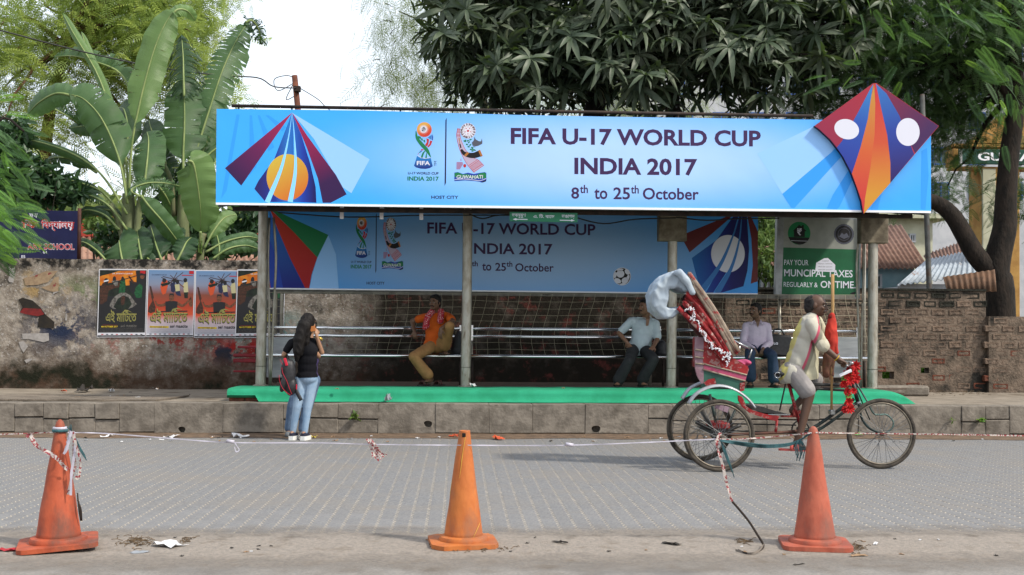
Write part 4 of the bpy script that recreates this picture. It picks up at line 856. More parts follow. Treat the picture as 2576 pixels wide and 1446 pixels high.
def rotmats(d, roll):
    """matrices whose x axis is d (n,3), rolled by roll about it"""
    d = d / np.linalg.norm(d, axis=1, keepdims=True); up = np.tile([0, 0, 1.], (len(d), 1)); s = np.cross(up, d); ln = np.linalg.norm(s, axis=1, keepdims=True)
    s = np.where(ln < 1e-3, np.array([[0, 1., 0]]), s / np.maximum(ln, 1e-6)); t = np.cross(d, s)
    c, k = np.cos(roll)[:, None], np.sin(roll)[:, None]; s2 = s * c + t * k; t2 = -s * k + t * c
    return np.stack([d, s2, t2], axis=2)
def scatter(TV, TF, pos, dirs, roll, scale):
    M_ = rotmats(dirs, roll); V = np.einsum('nij,kj->nki', M_, TV) * scale[:, None, None] + pos[:, None, :]
    Fq = TF[None] + (np.arange(len(pos)) * len(TV))[:, None, None]
    return V.reshape(-1, 3), Fq.reshape(-1, TF.shape[1])
def frond_tpl(n=9, ll=.20, lw=.05, droop=.25, sweep=.45, taper=True, rach=.012, vee=.15):
    V = []; F_ = []
    for i in range(n):
        x = .08 + .9 * (i + .5) / n; z = -droop * x * x; L = ll * (math.sin(PI * min(1, .18 + .86 * (i + .5) / n)) ** .6 if taper else 1)
        for s in (-1, 1):
            b = len(V); V += [(x, 0, z), (x + L * sweep * .5 + lw * .5, s * L * .5, z - vee * L * .4), (x + L * sweep, s * L, z - vee * L), (x + L * sweep * .5 - lw * .5, s * L * .5, z - vee * L * .4)]; F_.append((b, b + 1, b + 2, b + 3))
    for i in range(3):
        x0, x1 = i / 3, (i + 1) / 3; b = len(V); V += [(x0, -rach, -droop * x0 * x0), (x1, -rach * .5, -droop * x1 * x1), (x1, rach * .5, -droop * x1 * x1), (x0, rach, -droop * x0 * x0)]; F_.append((b, b + 1, b + 2, b + 3))
    return np.array(V), np.array(F_)
def blob_points(blobs, n, shell=.35):
    """random points in ellipsoids (centre, radii), spread by volume, a share of them near the surface"""
    w = np.array([r[0] * r[1] * r[2] for c, r in blobs]) ** .75; k = rng.choice(len(blobs), n, p=w / w.sum())
    d = rng.normal(0, 1, (n, 3)); d /= np.linalg.norm(d, axis=1, keepdims=True); rr = np.where(rng.random(n) < shell, rng.uniform(.82, 1.05, n), rng.random(n) ** .4)
    C = np.array([tuple(b[0]) for b in blobs])[k]; Rr = np.array([b[1] for b in blobs])[k]
    return C + d * Rr * rr[:, None], d
def Bl(u, v, Y, ru, rv, ry):
    return (ay(u, v, Y), (ru / upm(Y), ry, rv / upm(Y)))
def clumped(blobs, nc, per, spread, shell=.5):
    """foliage gathers round twig ends: nc ends, per pieces at each"""
    c, d = blob_points(blobs, nc, shell); p = np.repeat(c, per, 0) + rng.normal(0, spread, (nc * per, 3)); return c, p
def limbs(mb, base, targets, r0, r1=.02, wig=.12, n=7):
    base = Vector(base)
    for t in targets:
        t = Vector(t); L = (t - base).length; pts = []
        for i in range(n):
            f = i / (n - 1); p = base.lerp(t, f); p += Vector((mnoise.noise(p * 1.3), mnoise.noise(p * 1.3 + Vector((9, 0, 0))), mnoise.noise(p * 1.3 + Vector((0, 9, 0))))) * wig * L * math.sin(PI * f) + Vector((0, 0, .1 * L * math.sin(PI * f)))
            pts.append(p)
        mb.tube(pts, [r0 + (r1 - r0) * (i / (n - 1)) ** .7 for i in range(n)], 7)

def feather_tree(name, label, cat, base, trunk, blobs, nc, per, spread, leafm, scale, tpl, barkm, tr=.2, group=None, nl=14, hang=-.35):
    t = thing(name, label, cat, base, group); mb = MB()
    if trunk: mb.tube(spline(trunk, 12), [tr * (1 - .5 * i / 11) for i in range(12)], 10)
    c, p = clumped(blobs, nc, per, spread)
    top = Vector(trunk[-1]) if trunk else Vector(base)
    idx = rng.choice(nc, min(nl, nc), replace=False); limbs(mb, top, [c[i] for i in idx], tr * .45, .015)
    for i in rng.choice(nc, min(nl * 3, nc), replace=False):
        q = c[i] + rng.normal(0, spread * .8, 3); limbs(mb, c[i], [q], .016, .006, n=4)
    mb.build('trunk', barkm, t, smooth=True)
    n = len(p); d = rng.normal(0, 1, (n, 3)) * [1, 1, .5] + [0, 0, hang]; V, Fq = scatter(tpl[0], tpl[1], p, d, rng.normal(0, .5, n), rng.uniform(.7, 1.25, n) * scale)
    npmesh('crown', V, Fq, leafm, t)
    return t
# far pale feathery tree behind the banana plants
tplA = frond_tpl(9, .22, .06)
feather_tree('feathery_tree', 'tall pale green feathery tree behind the banana plants', 'tree', ay(118, 640, 29), [ay(118, 640, 29), ay(112, 420, 29), ay(130, 260, 29), ay(170, 120, 29)],
             [Bl(120, 60, 29, 190, 120, 2.4), Bl(340, 50, 29.5, 160, 120, 2.2), Bl(450, 130, 29, 110, 110, 1.8), Bl(60, 210, 28.5, 130, 90, 1.8), Bl(280, 210, 29, 150, 90, 1.8), Bl(520, 260, 29, 60, 60, 1.0), Bl(120, 330, 28, 110, 50, 1.4), Bl(330, -40, 30, 260, 90, 2.5), Bl(420, 400, 30, 90, 70, 1.5)],
             430, 16, .36, m_pale, .55, tplA, m_bark2, .20, nl=22)
# willowy tree between sky and mango
tplW = frond_tpl(6, .34, .035, droop=.7, sweep=.9, taper=False)
feather_tree('willowy_tree', 'thin-leaved pale tree left of the dark mango tree', 'tree', ay(1230, 640, 31), [ay(1230, 640, 31), ay(1225, 300, 31), ay(1180, 160, 31)],
             [Bl(1000, 40, 31, 80, 70, 1.5), Bl(1090, 120, 31, 110, 90, 1.8), Bl(1000, 190, 31, 75, 50, 1.1), Bl(1060, 250, 31, 110, 45, 1.5), Bl(1200, 220, 32, 150, 80, 1.6), Bl(1130, 20, 32, 120, 80, 2), Bl(1400, 240, 33, 200, 60, 1.6), Bl(1700, 260, 33, 180, 50, 1.4)],
             230, 12, .32, m_wil, .42, tplW, m_bark, .15, nl=18, hang=-.7)

# mango tree: rosettes of long drooping leaves
def mango_leaf(L, w, droop, fold=.35):
    V = []
    for x, ww in ((0, .12), (.3, .9), (.62, 1.0), (.85, .55), (1, .04)):
        z = -droop * x * x; V += [(x * L, -w * ww, z * L + fold * w * ww), (x * L, 0, z * L), (x * L, w * ww, z * L + fold * w * ww)]
    F_ = []
    for i in range(4):
        for j in range(2): F_.append((i * 3 + j, (i + 1) * 3 + j, (i + 1) * 3 + j + 1, i * 3 + j + 1))
    return np.array(V), np.array(F_)
def rosette(seed, n=15):
    r = np.random.default_rng(seed); V = []; F_ = []; b = 0
    for i in range(n):
        a = 2 * PI * i / n * 1.618 * 2 + r.normal(0, .2); e = r.uniform(-.5, .75); L = r.uniform(.75, 1.1); lv, lf = mango_leaf(L, L * .115, r.uniform(.4, 1.0))
        M1 = Matrix.Rotation(a, 3, 'Z') @ Matrix.Rotation(-e, 3, 'Y') @ Matrix.Rotation(r.normal(0, .4), 3, 'X')
        V.append(lv @ np.array(M1).T); F_.append(lf + b); b += len(lv)
    return np.vstack(V), np.vstack(F_)
def mango():
    base = ay(1500, 640, 20.6); base.z = .3
    t = thing('mango_tree', 'big dark mango tree spreading over the back of the shelter', 'tree', base); mb = MB()
    mb.tube(spline([base, ay(1490, 380, 20.4), ay(1500, 250, 20.3), ay(1520, 120, 20.3)], 12), [.24 * (1 - .4 * i / 11) for i in range(12)], 12)
    mb.tube(spline([(base.x + 1.6, 21.2, .3), ay(1720, 400, 20.8), ay(1690, 260, 20.5), ay(1720, 120, 20.3)], 12), [.2 * (1 - .45 * i / 11) for i in range(12)], 12)
    blobs = [Bl(1210, 60, 20, 150, 130, .8), Bl(1330, 150, 19.7, 190, 110, .8), Bl(1500, 90, 19.6, 200, 130, .8), Bl(1650, 150, 19.5, 190, 120, .8), Bl(1820, 80, 19.6, 200, 120, .8), Bl(1930, 170, 19.8, 150, 90, .7), Bl(2040, 60, 20, 150, 110, .8), Bl(1250, 190, 20, 130, 70, .6), Bl(1450, -60, 20, 420, 110, 1), Bl(1900, -50, 20, 330, 100, 1)]
    c, d = blob_points(blobs, 300, .9)
    limbs(mb, ay(1500, 200, 20.3), [c[i] for i in range(0, 60, 2)], .07, .012); limbs(mb, ay(1705, 190, 20.4), [c[i] for i in range(1, 60, 2)], .06, .012)
    mb.build('trunk', m_bark, t, smooth=True)
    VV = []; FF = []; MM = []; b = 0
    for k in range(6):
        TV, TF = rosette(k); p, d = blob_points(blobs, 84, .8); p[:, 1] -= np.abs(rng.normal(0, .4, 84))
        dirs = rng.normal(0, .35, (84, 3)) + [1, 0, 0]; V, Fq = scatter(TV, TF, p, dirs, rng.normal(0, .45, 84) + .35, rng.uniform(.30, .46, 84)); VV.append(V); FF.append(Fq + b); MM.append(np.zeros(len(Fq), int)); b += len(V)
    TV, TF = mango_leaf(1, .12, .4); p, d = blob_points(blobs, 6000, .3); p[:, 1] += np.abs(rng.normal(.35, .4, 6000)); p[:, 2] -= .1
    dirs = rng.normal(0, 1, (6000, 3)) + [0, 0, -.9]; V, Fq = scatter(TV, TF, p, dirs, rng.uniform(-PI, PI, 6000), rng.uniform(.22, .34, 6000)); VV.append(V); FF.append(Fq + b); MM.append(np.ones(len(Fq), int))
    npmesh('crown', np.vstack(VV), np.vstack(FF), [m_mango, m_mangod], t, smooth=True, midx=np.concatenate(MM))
mango()

# dark feathery tree on the right: forked trunk, arching limb, hanging fronds
def right_tree():
    TYR = 19.6; base = ay(2515, 790, TYR); base.z = .3
    t = thing('forked_tree', 'dark feathery-leaved tree with a forked trunk and arching limb on the right', 'tree', base); mb = MB()
    P = lambda *a: [ay(u, v, TYR) for u, v in a]
    mb.tube(spline([base] + P((2515, 735), (2505, 690), (2512, 640), (2528, 570), (2530, 510), (2538, 400), (2556, 250), (2548, 120), (2535, -20), (2500, -160)), 30), [.26] * 3 + [.25 - .15 * i / 26 for i in range(27)], 14)
    mb.tube(spline(P((2508, 690), (2478, 668), (2450, 635), (2425, 590), (2400, 548), (2372, 520), (2340, 505), (2300, 500), (2250, 480), (2180, 440)), 26), [.19 - .09 * i / 25 for i in range(26)], 12)
    mb.build('trunk', m_bark, t, smooth=True)
    blobs = [Bl(2140, 110, 20.4, 120, 130, .9), Bl(2260, 90, 20.2, 160, 120, .9), Bl(2420, 120, 20, 160, 120, 1), Bl(2540, 60, 19.8, 140, 120, 1), Bl(2400, 290, 20.6, 90, 80, .7), Bl(2300, 230, 20.8, 150, 70, .7), Bl(2390, 330, 21, 60, 40, .5), Bl(2570, 270, 20.2, 60, 70, .6), Bl(2050, 200, 20.8, 100, 70, .6), Bl(2250, -60, 20.4, 350, 100, 1.2), Bl(2380, 460, 21.5, 40, 40, .4), Bl(2060, 250, 21, 110, 40, .6), Bl(2560, 480, 20.6, 40, 60, .4)]
    c, p = clumped(blobs, 520, 17, .28, .45); mb = MB(); limbs(mb, ay(2540, 250, TYR), [c[i] for i in range(24)], .07, .012); mb.build('branches', m_bark, t, smooth=True)
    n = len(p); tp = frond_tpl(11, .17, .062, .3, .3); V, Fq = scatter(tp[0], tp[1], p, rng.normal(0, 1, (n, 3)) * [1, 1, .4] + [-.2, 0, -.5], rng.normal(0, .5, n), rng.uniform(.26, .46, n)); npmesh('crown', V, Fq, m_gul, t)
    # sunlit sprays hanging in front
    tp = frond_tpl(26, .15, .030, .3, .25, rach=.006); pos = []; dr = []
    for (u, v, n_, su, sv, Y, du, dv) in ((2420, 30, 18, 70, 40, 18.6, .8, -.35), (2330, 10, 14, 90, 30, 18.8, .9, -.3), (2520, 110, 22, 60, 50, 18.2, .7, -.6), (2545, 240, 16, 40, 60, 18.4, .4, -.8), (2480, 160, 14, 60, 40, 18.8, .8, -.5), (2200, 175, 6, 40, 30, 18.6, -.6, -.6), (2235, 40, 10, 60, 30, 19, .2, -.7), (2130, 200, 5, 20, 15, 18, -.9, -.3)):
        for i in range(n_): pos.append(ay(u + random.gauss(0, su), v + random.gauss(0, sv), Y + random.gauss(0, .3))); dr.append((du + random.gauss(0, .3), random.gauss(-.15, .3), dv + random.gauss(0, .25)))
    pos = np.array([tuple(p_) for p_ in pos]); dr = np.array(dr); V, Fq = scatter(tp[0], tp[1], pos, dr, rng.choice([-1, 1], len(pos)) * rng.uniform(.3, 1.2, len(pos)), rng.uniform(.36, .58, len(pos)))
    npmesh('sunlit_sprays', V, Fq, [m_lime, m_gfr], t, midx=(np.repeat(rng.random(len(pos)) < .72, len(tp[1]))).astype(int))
right_tree()
# near spray of long fronds hanging in at the left edge
def left_spray():
    base = ay(-180, 700, 16.9); base.z = PAVE_Z
    t = thing('fronded_tree', 'lime green fronded branch reaching in over the school sign at the left edge', 'tree', base); mb = MB()
    mb.tube(spline([base, ay(-170, 500, 16.9), ay(-90, 430, 16.9), ay(-20, 520, 16.8)], 12), [.09 - .006 * i for i in range(12)], 8); mb.tube(spline([ay(-90, 430, 16.9), ay(0, 300, 17.2), ay(60, 330, 17.2)], 8), .02, 6); mb.build('trunk', m_bark, t, smooth=True)
    tp = frond_tpl(24, .15, .038, .22, .3, rach=.006, vee=.25); pos = []; dr = []; mi = []
    rows = ((10, 520, 22, 45, 25, 16.9, .7, -.25, 0), (40, 575, 30, 55, 25, 16.7, .8, -.42, 0), (20, 625, 14, 40, 18, 16.8, .8, -.35, 0), (40, 600, 14, 50, 30, 17.0, .7, -.5, 1), (20, 430, 22, 45, 40, 17.3, .7, -.4, 1), (60, 400, 22, 60, 50, 17.6, .6, -.3, 1), (10, 330, 18, 40, 50, 17.6, .6, -.4, 1), (70, 480, 26, 70, 25, 17.5, .7, -.35, 1), (10, 240, 8, 25, 30, 17.6, .7, .1, 0), (5, 480, 8, 20, 25, 16.8, .5, -.5, 0))
    for (u, v, n_, su, sv, Y, du, dv, m) in rows:
        for i in range(n_ * 11 // 20): pos.append(ay(min(u - 38 + random.gauss(0, su), 30 + 34 * random.random()), v + random.gauss(0, sv), Y + random.gauss(0, .12))); dr.append((du + random.gauss(0, .3), random.gauss(-.1, .25), dv + random.gauss(0, .22))); mi.append(m if random.random() < .8 else 1 - m)
    pos = np.array([tuple(p_) for p_ in pos]); V, Fq = scatter(tp[0], tp[1], pos, np.array(dr), rng.choice([-1, 1], len(pos)) * rng.uniform(.4, 1.2, len(pos)), rng.uniform(.38, .62, len(pos)))
    npmesh('crown', V, Fq, [m_lime, m_gfr], t, midx=np.repeat(np.array(mi), len(tp[1])))
left_spray()

# ------------------------------------------------------------------ banana plants
def banana_mat(name, c, c2, tc):
    m = mat(name, c, c2, scale=1.6, rough=.42, trans=.30, spec=.4, tcol=tc); nt = m.node_tree
    uv = nd(nt, 'ShaderNodeUVMap'); w = nd(nt, 'ShaderNodeTexWave'); w.inputs['Scale'].default_value = 16; w.inputs['Distortion'].default_value = .6; w.wave_type = 'BANDS'; w.bands_direction = 'X'
    nt.links.new(uv.outputs[0], w.inputs['Vector']); b = nd(nt, 'ShaderNodeBump'); b.inputs['Strength'].default_value = .35; b.inputs['Distance'].default_value = .02
    nt.links.new(w.outputs[0], b.inputs['Height']); nt.links.new(b.outputs[0], nt.nodes['Principled BSDF'].inputs['Normal']); return m
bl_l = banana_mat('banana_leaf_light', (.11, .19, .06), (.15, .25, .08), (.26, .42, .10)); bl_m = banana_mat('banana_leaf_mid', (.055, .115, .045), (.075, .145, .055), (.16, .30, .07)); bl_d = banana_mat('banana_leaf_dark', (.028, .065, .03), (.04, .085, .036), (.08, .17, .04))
m_rib = mat('banana_midrib', (.22, .27, .10), (.15, .21, .07), scale=5, rough=.5); m_stem = mat('banana_stem', (.16, .19, .085), (.09, .10, .05), scale=6, rough=.7, bump=.2, stretch=(1, 1, .3), c3=(.12, .08, .05), scale3=4)
BY = 19.6
def zb(x, y, Y=BY): return ay(x * .4348, y * .4348, Y)
def banana_leaf(parent, pts, hw, m, dy=0.0, fold=.25, torn=0.0, one=0, stalk=.16, seed=0, droop=0.0, wl=1.0, wr=1.0, bend=.5):
    """pts: midrib from sheath to tip (picture zoom units); hw half width; fold: how far the blade halves swing back from the viewer"""
    r = random.Random(seed * 13 + 5); n = 40; P = spline([zb(x, y, BY + dy + (bend * ((i / (len(pts) - 1)) ** 2))) for i, (x, y) in enumerate(pts)], n); sc_ = .4348 / upm(BY); hw = hw * sc_
    view = Vector((0, -1, 0)); V = []; F_ = []; UV = []
    L = [0]
    for i in range(1, n): L.append(L[-1] + (P[i] - P[i - 1]).length)
    def wprof(t):
        if t < stalk: return 0
        s = (t - stalk) / (1 - stalk); return hw * min(1, (s * 5) ** .55) * (1 if s < .55 else max(.0, 1 - ((s - .55) / .45) ** 2.2) ** .6)
    for side, ws in ((-1, wl), (1, wr)):
        if one and side != one: continue
        K = 5; strip = 0; cut = .4; slen = 1.0
        for i in range(n - 1):
            t0, t1 = i / (n - 1), (i + 1) / (n - 1)
            if t1 <= stalk: continue
            gap = torn > 0 and r.random() < torn
            if gap or i == 0: strip = r.uniform(-1, 1) * (1 if torn > 0 else 0); cut = r.uniform(.1, .8); slen = r.uniform(.8, 1.05) if torn > .2 else r.uniform(.95, 1.03)
            ring = []
            for t, e in ((t0, 0), (t1, 1)):
                j = i + e; d = (P[min(j + 1, n - 1)] - P[max(j - 1, 0)]).normalized(); s = d.cross(view).normalized() * -side; w = wprof(max(t, stalk + .002)) * ws * (slen if torn > 0 else 1); row = []
                for k in range(K):
                    f = k / (K - 1); wav = .035 * math.sin(j * 1.3 + side) * f * f + .02 * math.sin(j * .55 + 2 * side) * f
                    q = P[j] + s * w * f * math.cos(fold * f) + Vector((0, 1, 0)) * (w * f * math.sin(fold * f)) * (1 if fold >= 0 else 1) + Vector((0, wav * .6, 0)) + Vector((0, 0, -1)) * (w * droop * f * f)
                    if torn > 0: q += d * (strip * .02 - (.035 if e and r.random() < (.6 if torn > .2 else .06) else 0) * f) * (f ** 1.5) * 2 + Vector((0, strip * .06 * f, -.10 * torn * f * f * (1 + strip)))
                    row.append(q)
                ring.append((row, L[j]))
            b = len(V)
            for row, l in ring:
                for k, q in enumerate(row): V.append(tuple(q)); UV.append((l * 1.6 + .35 * k / (K - 1), k / (K - 1)))
            for k in range(K - 1): F_.append((b + k, b + k + 1, b + K + k + 1, b + K + k))
    o = npmesh('leaf', np.array(V), np.array(F_), m, parent, smooth=True, uv=np.array(UV))
    mb = MB(); mb.tube([p + Vector((0, -.004, 0)) for p in P[::2]], [.021 * (1 - .85 * i / (n / 2 - 1)) + .002 for i in range(n // 2)], 7); mb.build('midrib', m_rib, o, smooth=True)
    return o
def sheath(parent, pts, r0, r1, dy=0):
    P = spline([zb(x, y, BY + dy) for x, y in pts], 12); MB().tube(P, [r0 + (r1 - r0) * i / 11 for i in range(12)], 12).build('stem', m_stem, parent, smooth=True)
bA = thing('banana_plant', 'banana plant with tall pale upright leaves behind the poster wall', 'banana plant', zb(750, 1700), 'banana plants')
sheath(bA, [(755, 1800), (752, 1446), (745, 1250), (742, 1120)], .16, .10); sheath(bA, [(790, 1800), (790, 1420), (800, 1250), (815, 1130)], .07, .05, -.1); sheath(bA, [(715, 1800), (715, 1440), (690, 1300), (640, 1180)], .07, .04, -.05)
LA = [([(735, 1150), (690, 800), (640, 640), (560, 420), (430, 200), (362, 72)], 62, bl_l, dict(fold=1.35, dy=-.15, stalk=.35)), ([(742, 1150), (725, 900), (640, 620), (520, 330), (470, 180)], 50, bl_l, dict(fold=1.2, dy=.0, stalk=.3)),
      ([(745, 1150), (762, 850), (800, 640), (850, 430), (905, 250), (960, 130), (1010, 60)], 98, bl_l, dict(fold=.25, dy=-.25, stalk=.28, bend=.15, torn=.05)), ([(985, 95), (1030, 55), (1085, 65), (1130, 120)], 45, bl_l, dict(fold=.6, dy=-.1, stalk=.02)),
      ([(738, 1180), (700, 960), (640, 790), (570, 660), (480, 570), (400, 545)], 118, bl_m, dict(fold=.35, dy=-.45, stalk=.22, bend=-.2, torn=.05)), ([(440, 560), (330, 540), (230, 590), (160, 660)], 75, bl_m, dict(fold=.5, dy=-.6, stalk=.02)),
      ([(735, 1240), (640, 1080), (540, 965), (400, 880), (200, 815), (0, 800), (-60, 815)], 46, bl_m, dict(fold=1.1, dy=-.3, stalk=.3, droop=.4)), ([(738, 1290), (600, 1120), (470, 1060), (330, 1030), (200, 1010)], 60, bl_d, dict(fold=.7, dy=.1, stalk=.3, droop=.5, torn=.15)),
      ([(735, 1330), (640, 1200), (520, 1130), (380, 1120), (260, 1110)], 48, bl_m, dict(fold=.9, dy=-.2, stalk=.3, torn=.3)), ([(800, 620), (700, 430), (560, 360), (430, 325), (310, 328)], 95, bl_m, dict(fold=.3, dy=.3, stalk=.05, one=-1, torn=.25)),
      ([(825, 1150), (850, 950), (860, 820), (850, 760)], 98, bl_m, dict(fold=.4, dy=-.35, stalk=.1, torn=.08)), ([(815, 1140), (760, 1100), (850, 1060), (960, 1060), (1070, 1085)], 50, bl_m, dict(fold=.4, dy=-.5, torn=.35)),
      ([(815, 1130), (860, 1190), (940, 1280), (1010, 1370), (1060, 1440)], 62, bl_m, dict(fold=.5, dy=-.55, stalk=.05)), ([(660, 900), (620, 760), (520, 730), (400, 740)], 70, bl_d, dict(fold=.6, dy=.5)), ([(720, 950), (740, 760), (720, 640), (690, 620)], 80, bl_d, dict(fold=.4, dy=.5)),
      ([(740, 1300), (650, 1220), (540, 1220), (460, 1260)], 40, bl_d, dict(fold=.8, dy=.0)), ([(250, 600), (330, 640), (420, 690), (460, 730)], 70, bl_d, dict(fold=.4, dy=.2, one=1, torn=.4)), ([(560, 1000), (450, 930), (330, 910), (260, 930)], 45, bl_d, dict(fold=.7, dy=.3, torn=.2)),
      ([(690, 1330), (600, 1240), (480, 1220), (440, 1330)], 30, bl_d, dict(fold=.7, dy=-.2))]
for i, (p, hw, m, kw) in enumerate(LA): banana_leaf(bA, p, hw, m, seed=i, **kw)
bB = thing('banana_plant', 'banana plant with ragged torn leaves beside the blue banner', 'banana plant', zb(1070, 1700, BY + .3), 'banana plants')
sheath(bB, [(1060, 1800), (1060, 1446), (1058, 1200), (1062, 1000)], .13, .08, .3); sheath(bB, [(1010, 1250), (990, 1050), (950, 950)], .05, .03, .3); sheath(bB, [(1150, 1800), (1160, 1446), (1180, 1350)], .08, .05, -.1)
LB = [([(1060, 1000), (1062, 860), (1068, 700), (1066, 560), (1062, 470)], 128, bl_m, dict(fold=.2, dy=.1, stalk=.15, bend=.1, torn=.06)), ([(1066, 560), (1062, 440), (1060, 330), (1050, 200)], 130, bl_d, dict(fold=.45, dy=.12, stalk=.02, torn=.75, droop=.35)),
      ([(1100, 1000), (1160, 800), (1220, 610), (1290, 400), (1370, 230), (1440, 120)], 105, bl_m, dict(fold=.25, dy=.15, stalk=.15, torn=.4)), ([(1420, 130), (1460, 120), (1500, 180), (1510, 260)], 55, bl_d, dict(fold=.5, dy=.2, torn=.6, stalk=.02)),
      ([(1110, 1020), (1180, 860), (1240, 700), (1260, 560)], 85, bl_m, dict(fold=.4, dy=.35, stalk=.2)), ([(1120, 1000), (1200, 900), (1300, 830), (1400, 800)], 60, bl_m, dict(fold=.6, dy=.3)), ([(1130, 1020), (1220, 960), (1320, 880)], 30, bl_l, dict(fold=.7, dy=-.2, stalk=.6)),
      ([(1090, 930), (1120, 950), (1145, 1080), (1160, 1220), (1160, 1345)], 112, bl_l, dict(fold=.3, dy=-.5, stalk=.02, droop=.1)), ([(1160, 1340), (1158, 1420), (1158, 1500)], 12, bl_l, dict(fold=.2, dy=-.5)),
      ([(960, 950), (930, 850), (880, 760), (860, 690)], 80, bl_d, dict(fold=.4, dy=.45)), ([(1000, 1050), (930, 930), (900, 840)], 90, bl_d, dict(fold=.4, dy=.5, torn=.2)), ([(900, 1060), (950, 1120), (990, 1200), (1010, 1290)], 50, bl_m, dict(fold=.5, dy=.1)),
      ([(1180, 1440), (1240, 1330), (1300, 1260), (1370, 1240)], 60, bl_l, dict(fold=.7, dy=-.2)), ([(1190, 1460), (1300, 1400), (1420, 1370), (1500, 1380)], 48, bl_m, dict(fold=.8, dy=-.3)), ([(1230, 1500), (1320, 1440), (1420, 1420), (1500, 1440)], 50, bl_m, dict(fold=.7, dy=-.5))]
for i, (p, hw, m, kw) in enumerate(LB): banana_leaf(bB, p, hw, m, seed=40 + i, **kw)
bC = thing('banana_plant', 'low young banana shoots showing just above the poster wall', 'banana plant', zb(900, 1700, BY - .5), 'banana plants')
LC = [([(830, 1560), (810, 1450), (800, 1380), (790, 1310)], 75, bl_d, dict(fold=.5, dy=-.55)), ([(720, 1560), (700, 1470), (690, 1400), (690, 1390)], 110, bl_m, dict(fold=.3, dy=-.6, stalk=.02)), ([(1000, 1560), (1050, 1460), (1080, 1400), (1110, 1370)], 70, bl_d, dict(fold=.4, dy=-.6)), ([(950, 1540), (910, 1440), (890, 1370), (870, 1300)], 85, bl_d, dict(fold=.4, dy=-.4)),
      ([(960, 1500), (970, 1430), (1000, 1350), (1020, 1300)], 70, bl_d, dict(fold=.4, dy=-.2)), ([(640, 1540), (560, 1450), (480, 1400), (440, 1430)], 30, bl_d, dict(fold=.6, dy=-.5)), ([(1250, 1560), (1270, 1460), (1260, 1380), (1230, 1300)], 50, bl_m, dict(fold=.4, dy=-.4)), ([(900, 1560), (860, 1500), (760, 1440), (700, 1430)], 50, bl_d, dict(fold=.7, dy=-.5))]
for i, (p, hw, m, kw) in enumerate(LC): banana_leaf(bC, p, hw, m, seed=80 + i, **kw)

# ------------------------------------------------------------------ shrubs and distant wood
tplS = mango_leaf(1, .2, .3)
def shrub(name, label, blobs, n, sc_, m, base):
    t = thing(name, label, 'shrub', base); p, d = blob_points(blobs, n, .5); V, Fq = scatter(tplS[0], tplS[1], p, rng.normal(0, 1, (n, 3)) + [0, 0, -.3], rng.uniform(-PI, PI, n), rng.uniform(.6, 1.2, n) * sc_); npmesh('crown', V, Fq, m, t)
    mb = MB(); limbs(mb, base, [p[i] for i in range(8)], .02, .006); mb.build('trunk', m_bark, t, smooth=True)
shrub('leafy_shrub', 'yellow-green shrub seen between the rear banner and the notice board', [Bl(1935, 640, 19.6, 55, 70, .4), Bl(1925, 560, 20, 50, 50, .4)], 1500, .13, m_shr, Vector((ay(1935, 700, 19.6).x, 19.6, .3)))
shrub('leafy_shrub', 'bright weeds glimpsed through the holes of the brick wall', [Bl(2235, 945, 19.0, 40, 26, .2), Bl(2330, 935, 19.0, 30, 20, .2)], 500, .12, m_lime, Vector((ay(2280, 960, 19).x, 19, .3)))
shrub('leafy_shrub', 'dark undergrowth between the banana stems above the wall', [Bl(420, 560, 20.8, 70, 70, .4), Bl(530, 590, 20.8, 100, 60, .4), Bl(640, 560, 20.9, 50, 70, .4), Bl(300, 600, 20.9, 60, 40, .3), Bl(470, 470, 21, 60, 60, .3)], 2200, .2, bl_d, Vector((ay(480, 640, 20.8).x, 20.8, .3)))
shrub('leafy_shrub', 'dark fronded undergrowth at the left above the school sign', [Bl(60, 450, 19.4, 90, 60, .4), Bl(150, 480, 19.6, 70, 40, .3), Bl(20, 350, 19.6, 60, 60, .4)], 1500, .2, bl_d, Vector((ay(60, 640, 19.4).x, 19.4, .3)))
shrub('leafy_shrub', 'pale shrub below the red house behind the banana plants', [Bl(255, 560, 23.4, 40, 28, .4)], 600, .13, m_shr, Vector((ay(255, 600, 23.4).x, 23.4, .3)))
wood_pts, _ = blob_points([Bl(2380, 520, 62, 190, 70, 5), Bl(2500, 600, 58, 160, 60, 5), Bl(2300, 640, 55, 160, 50, 4), Bl(1940, 600, 58, 180, 90, 5), Bl(2520, 480, 66, 120, 50, 5), Bl(620, 600, 60, 500, 40, 6), Bl(120, 560, 60, 200, 70, 6), Bl(1300, 600, 62, 400, 80, 5)], 9000, .6)
V, Fq = scatter(*tplS, wood_pts, rng.normal(0, 1, (9000, 3)), rng.uniform(-PI, PI, 9000), rng.uniform(.7, 1.5, 9000)); o = npmesh('distant_wood', V, Fq, m_wil); o['kind'] = 'stuff'; props(o, 'hazy mass of trees far behind the houses', 'trees')

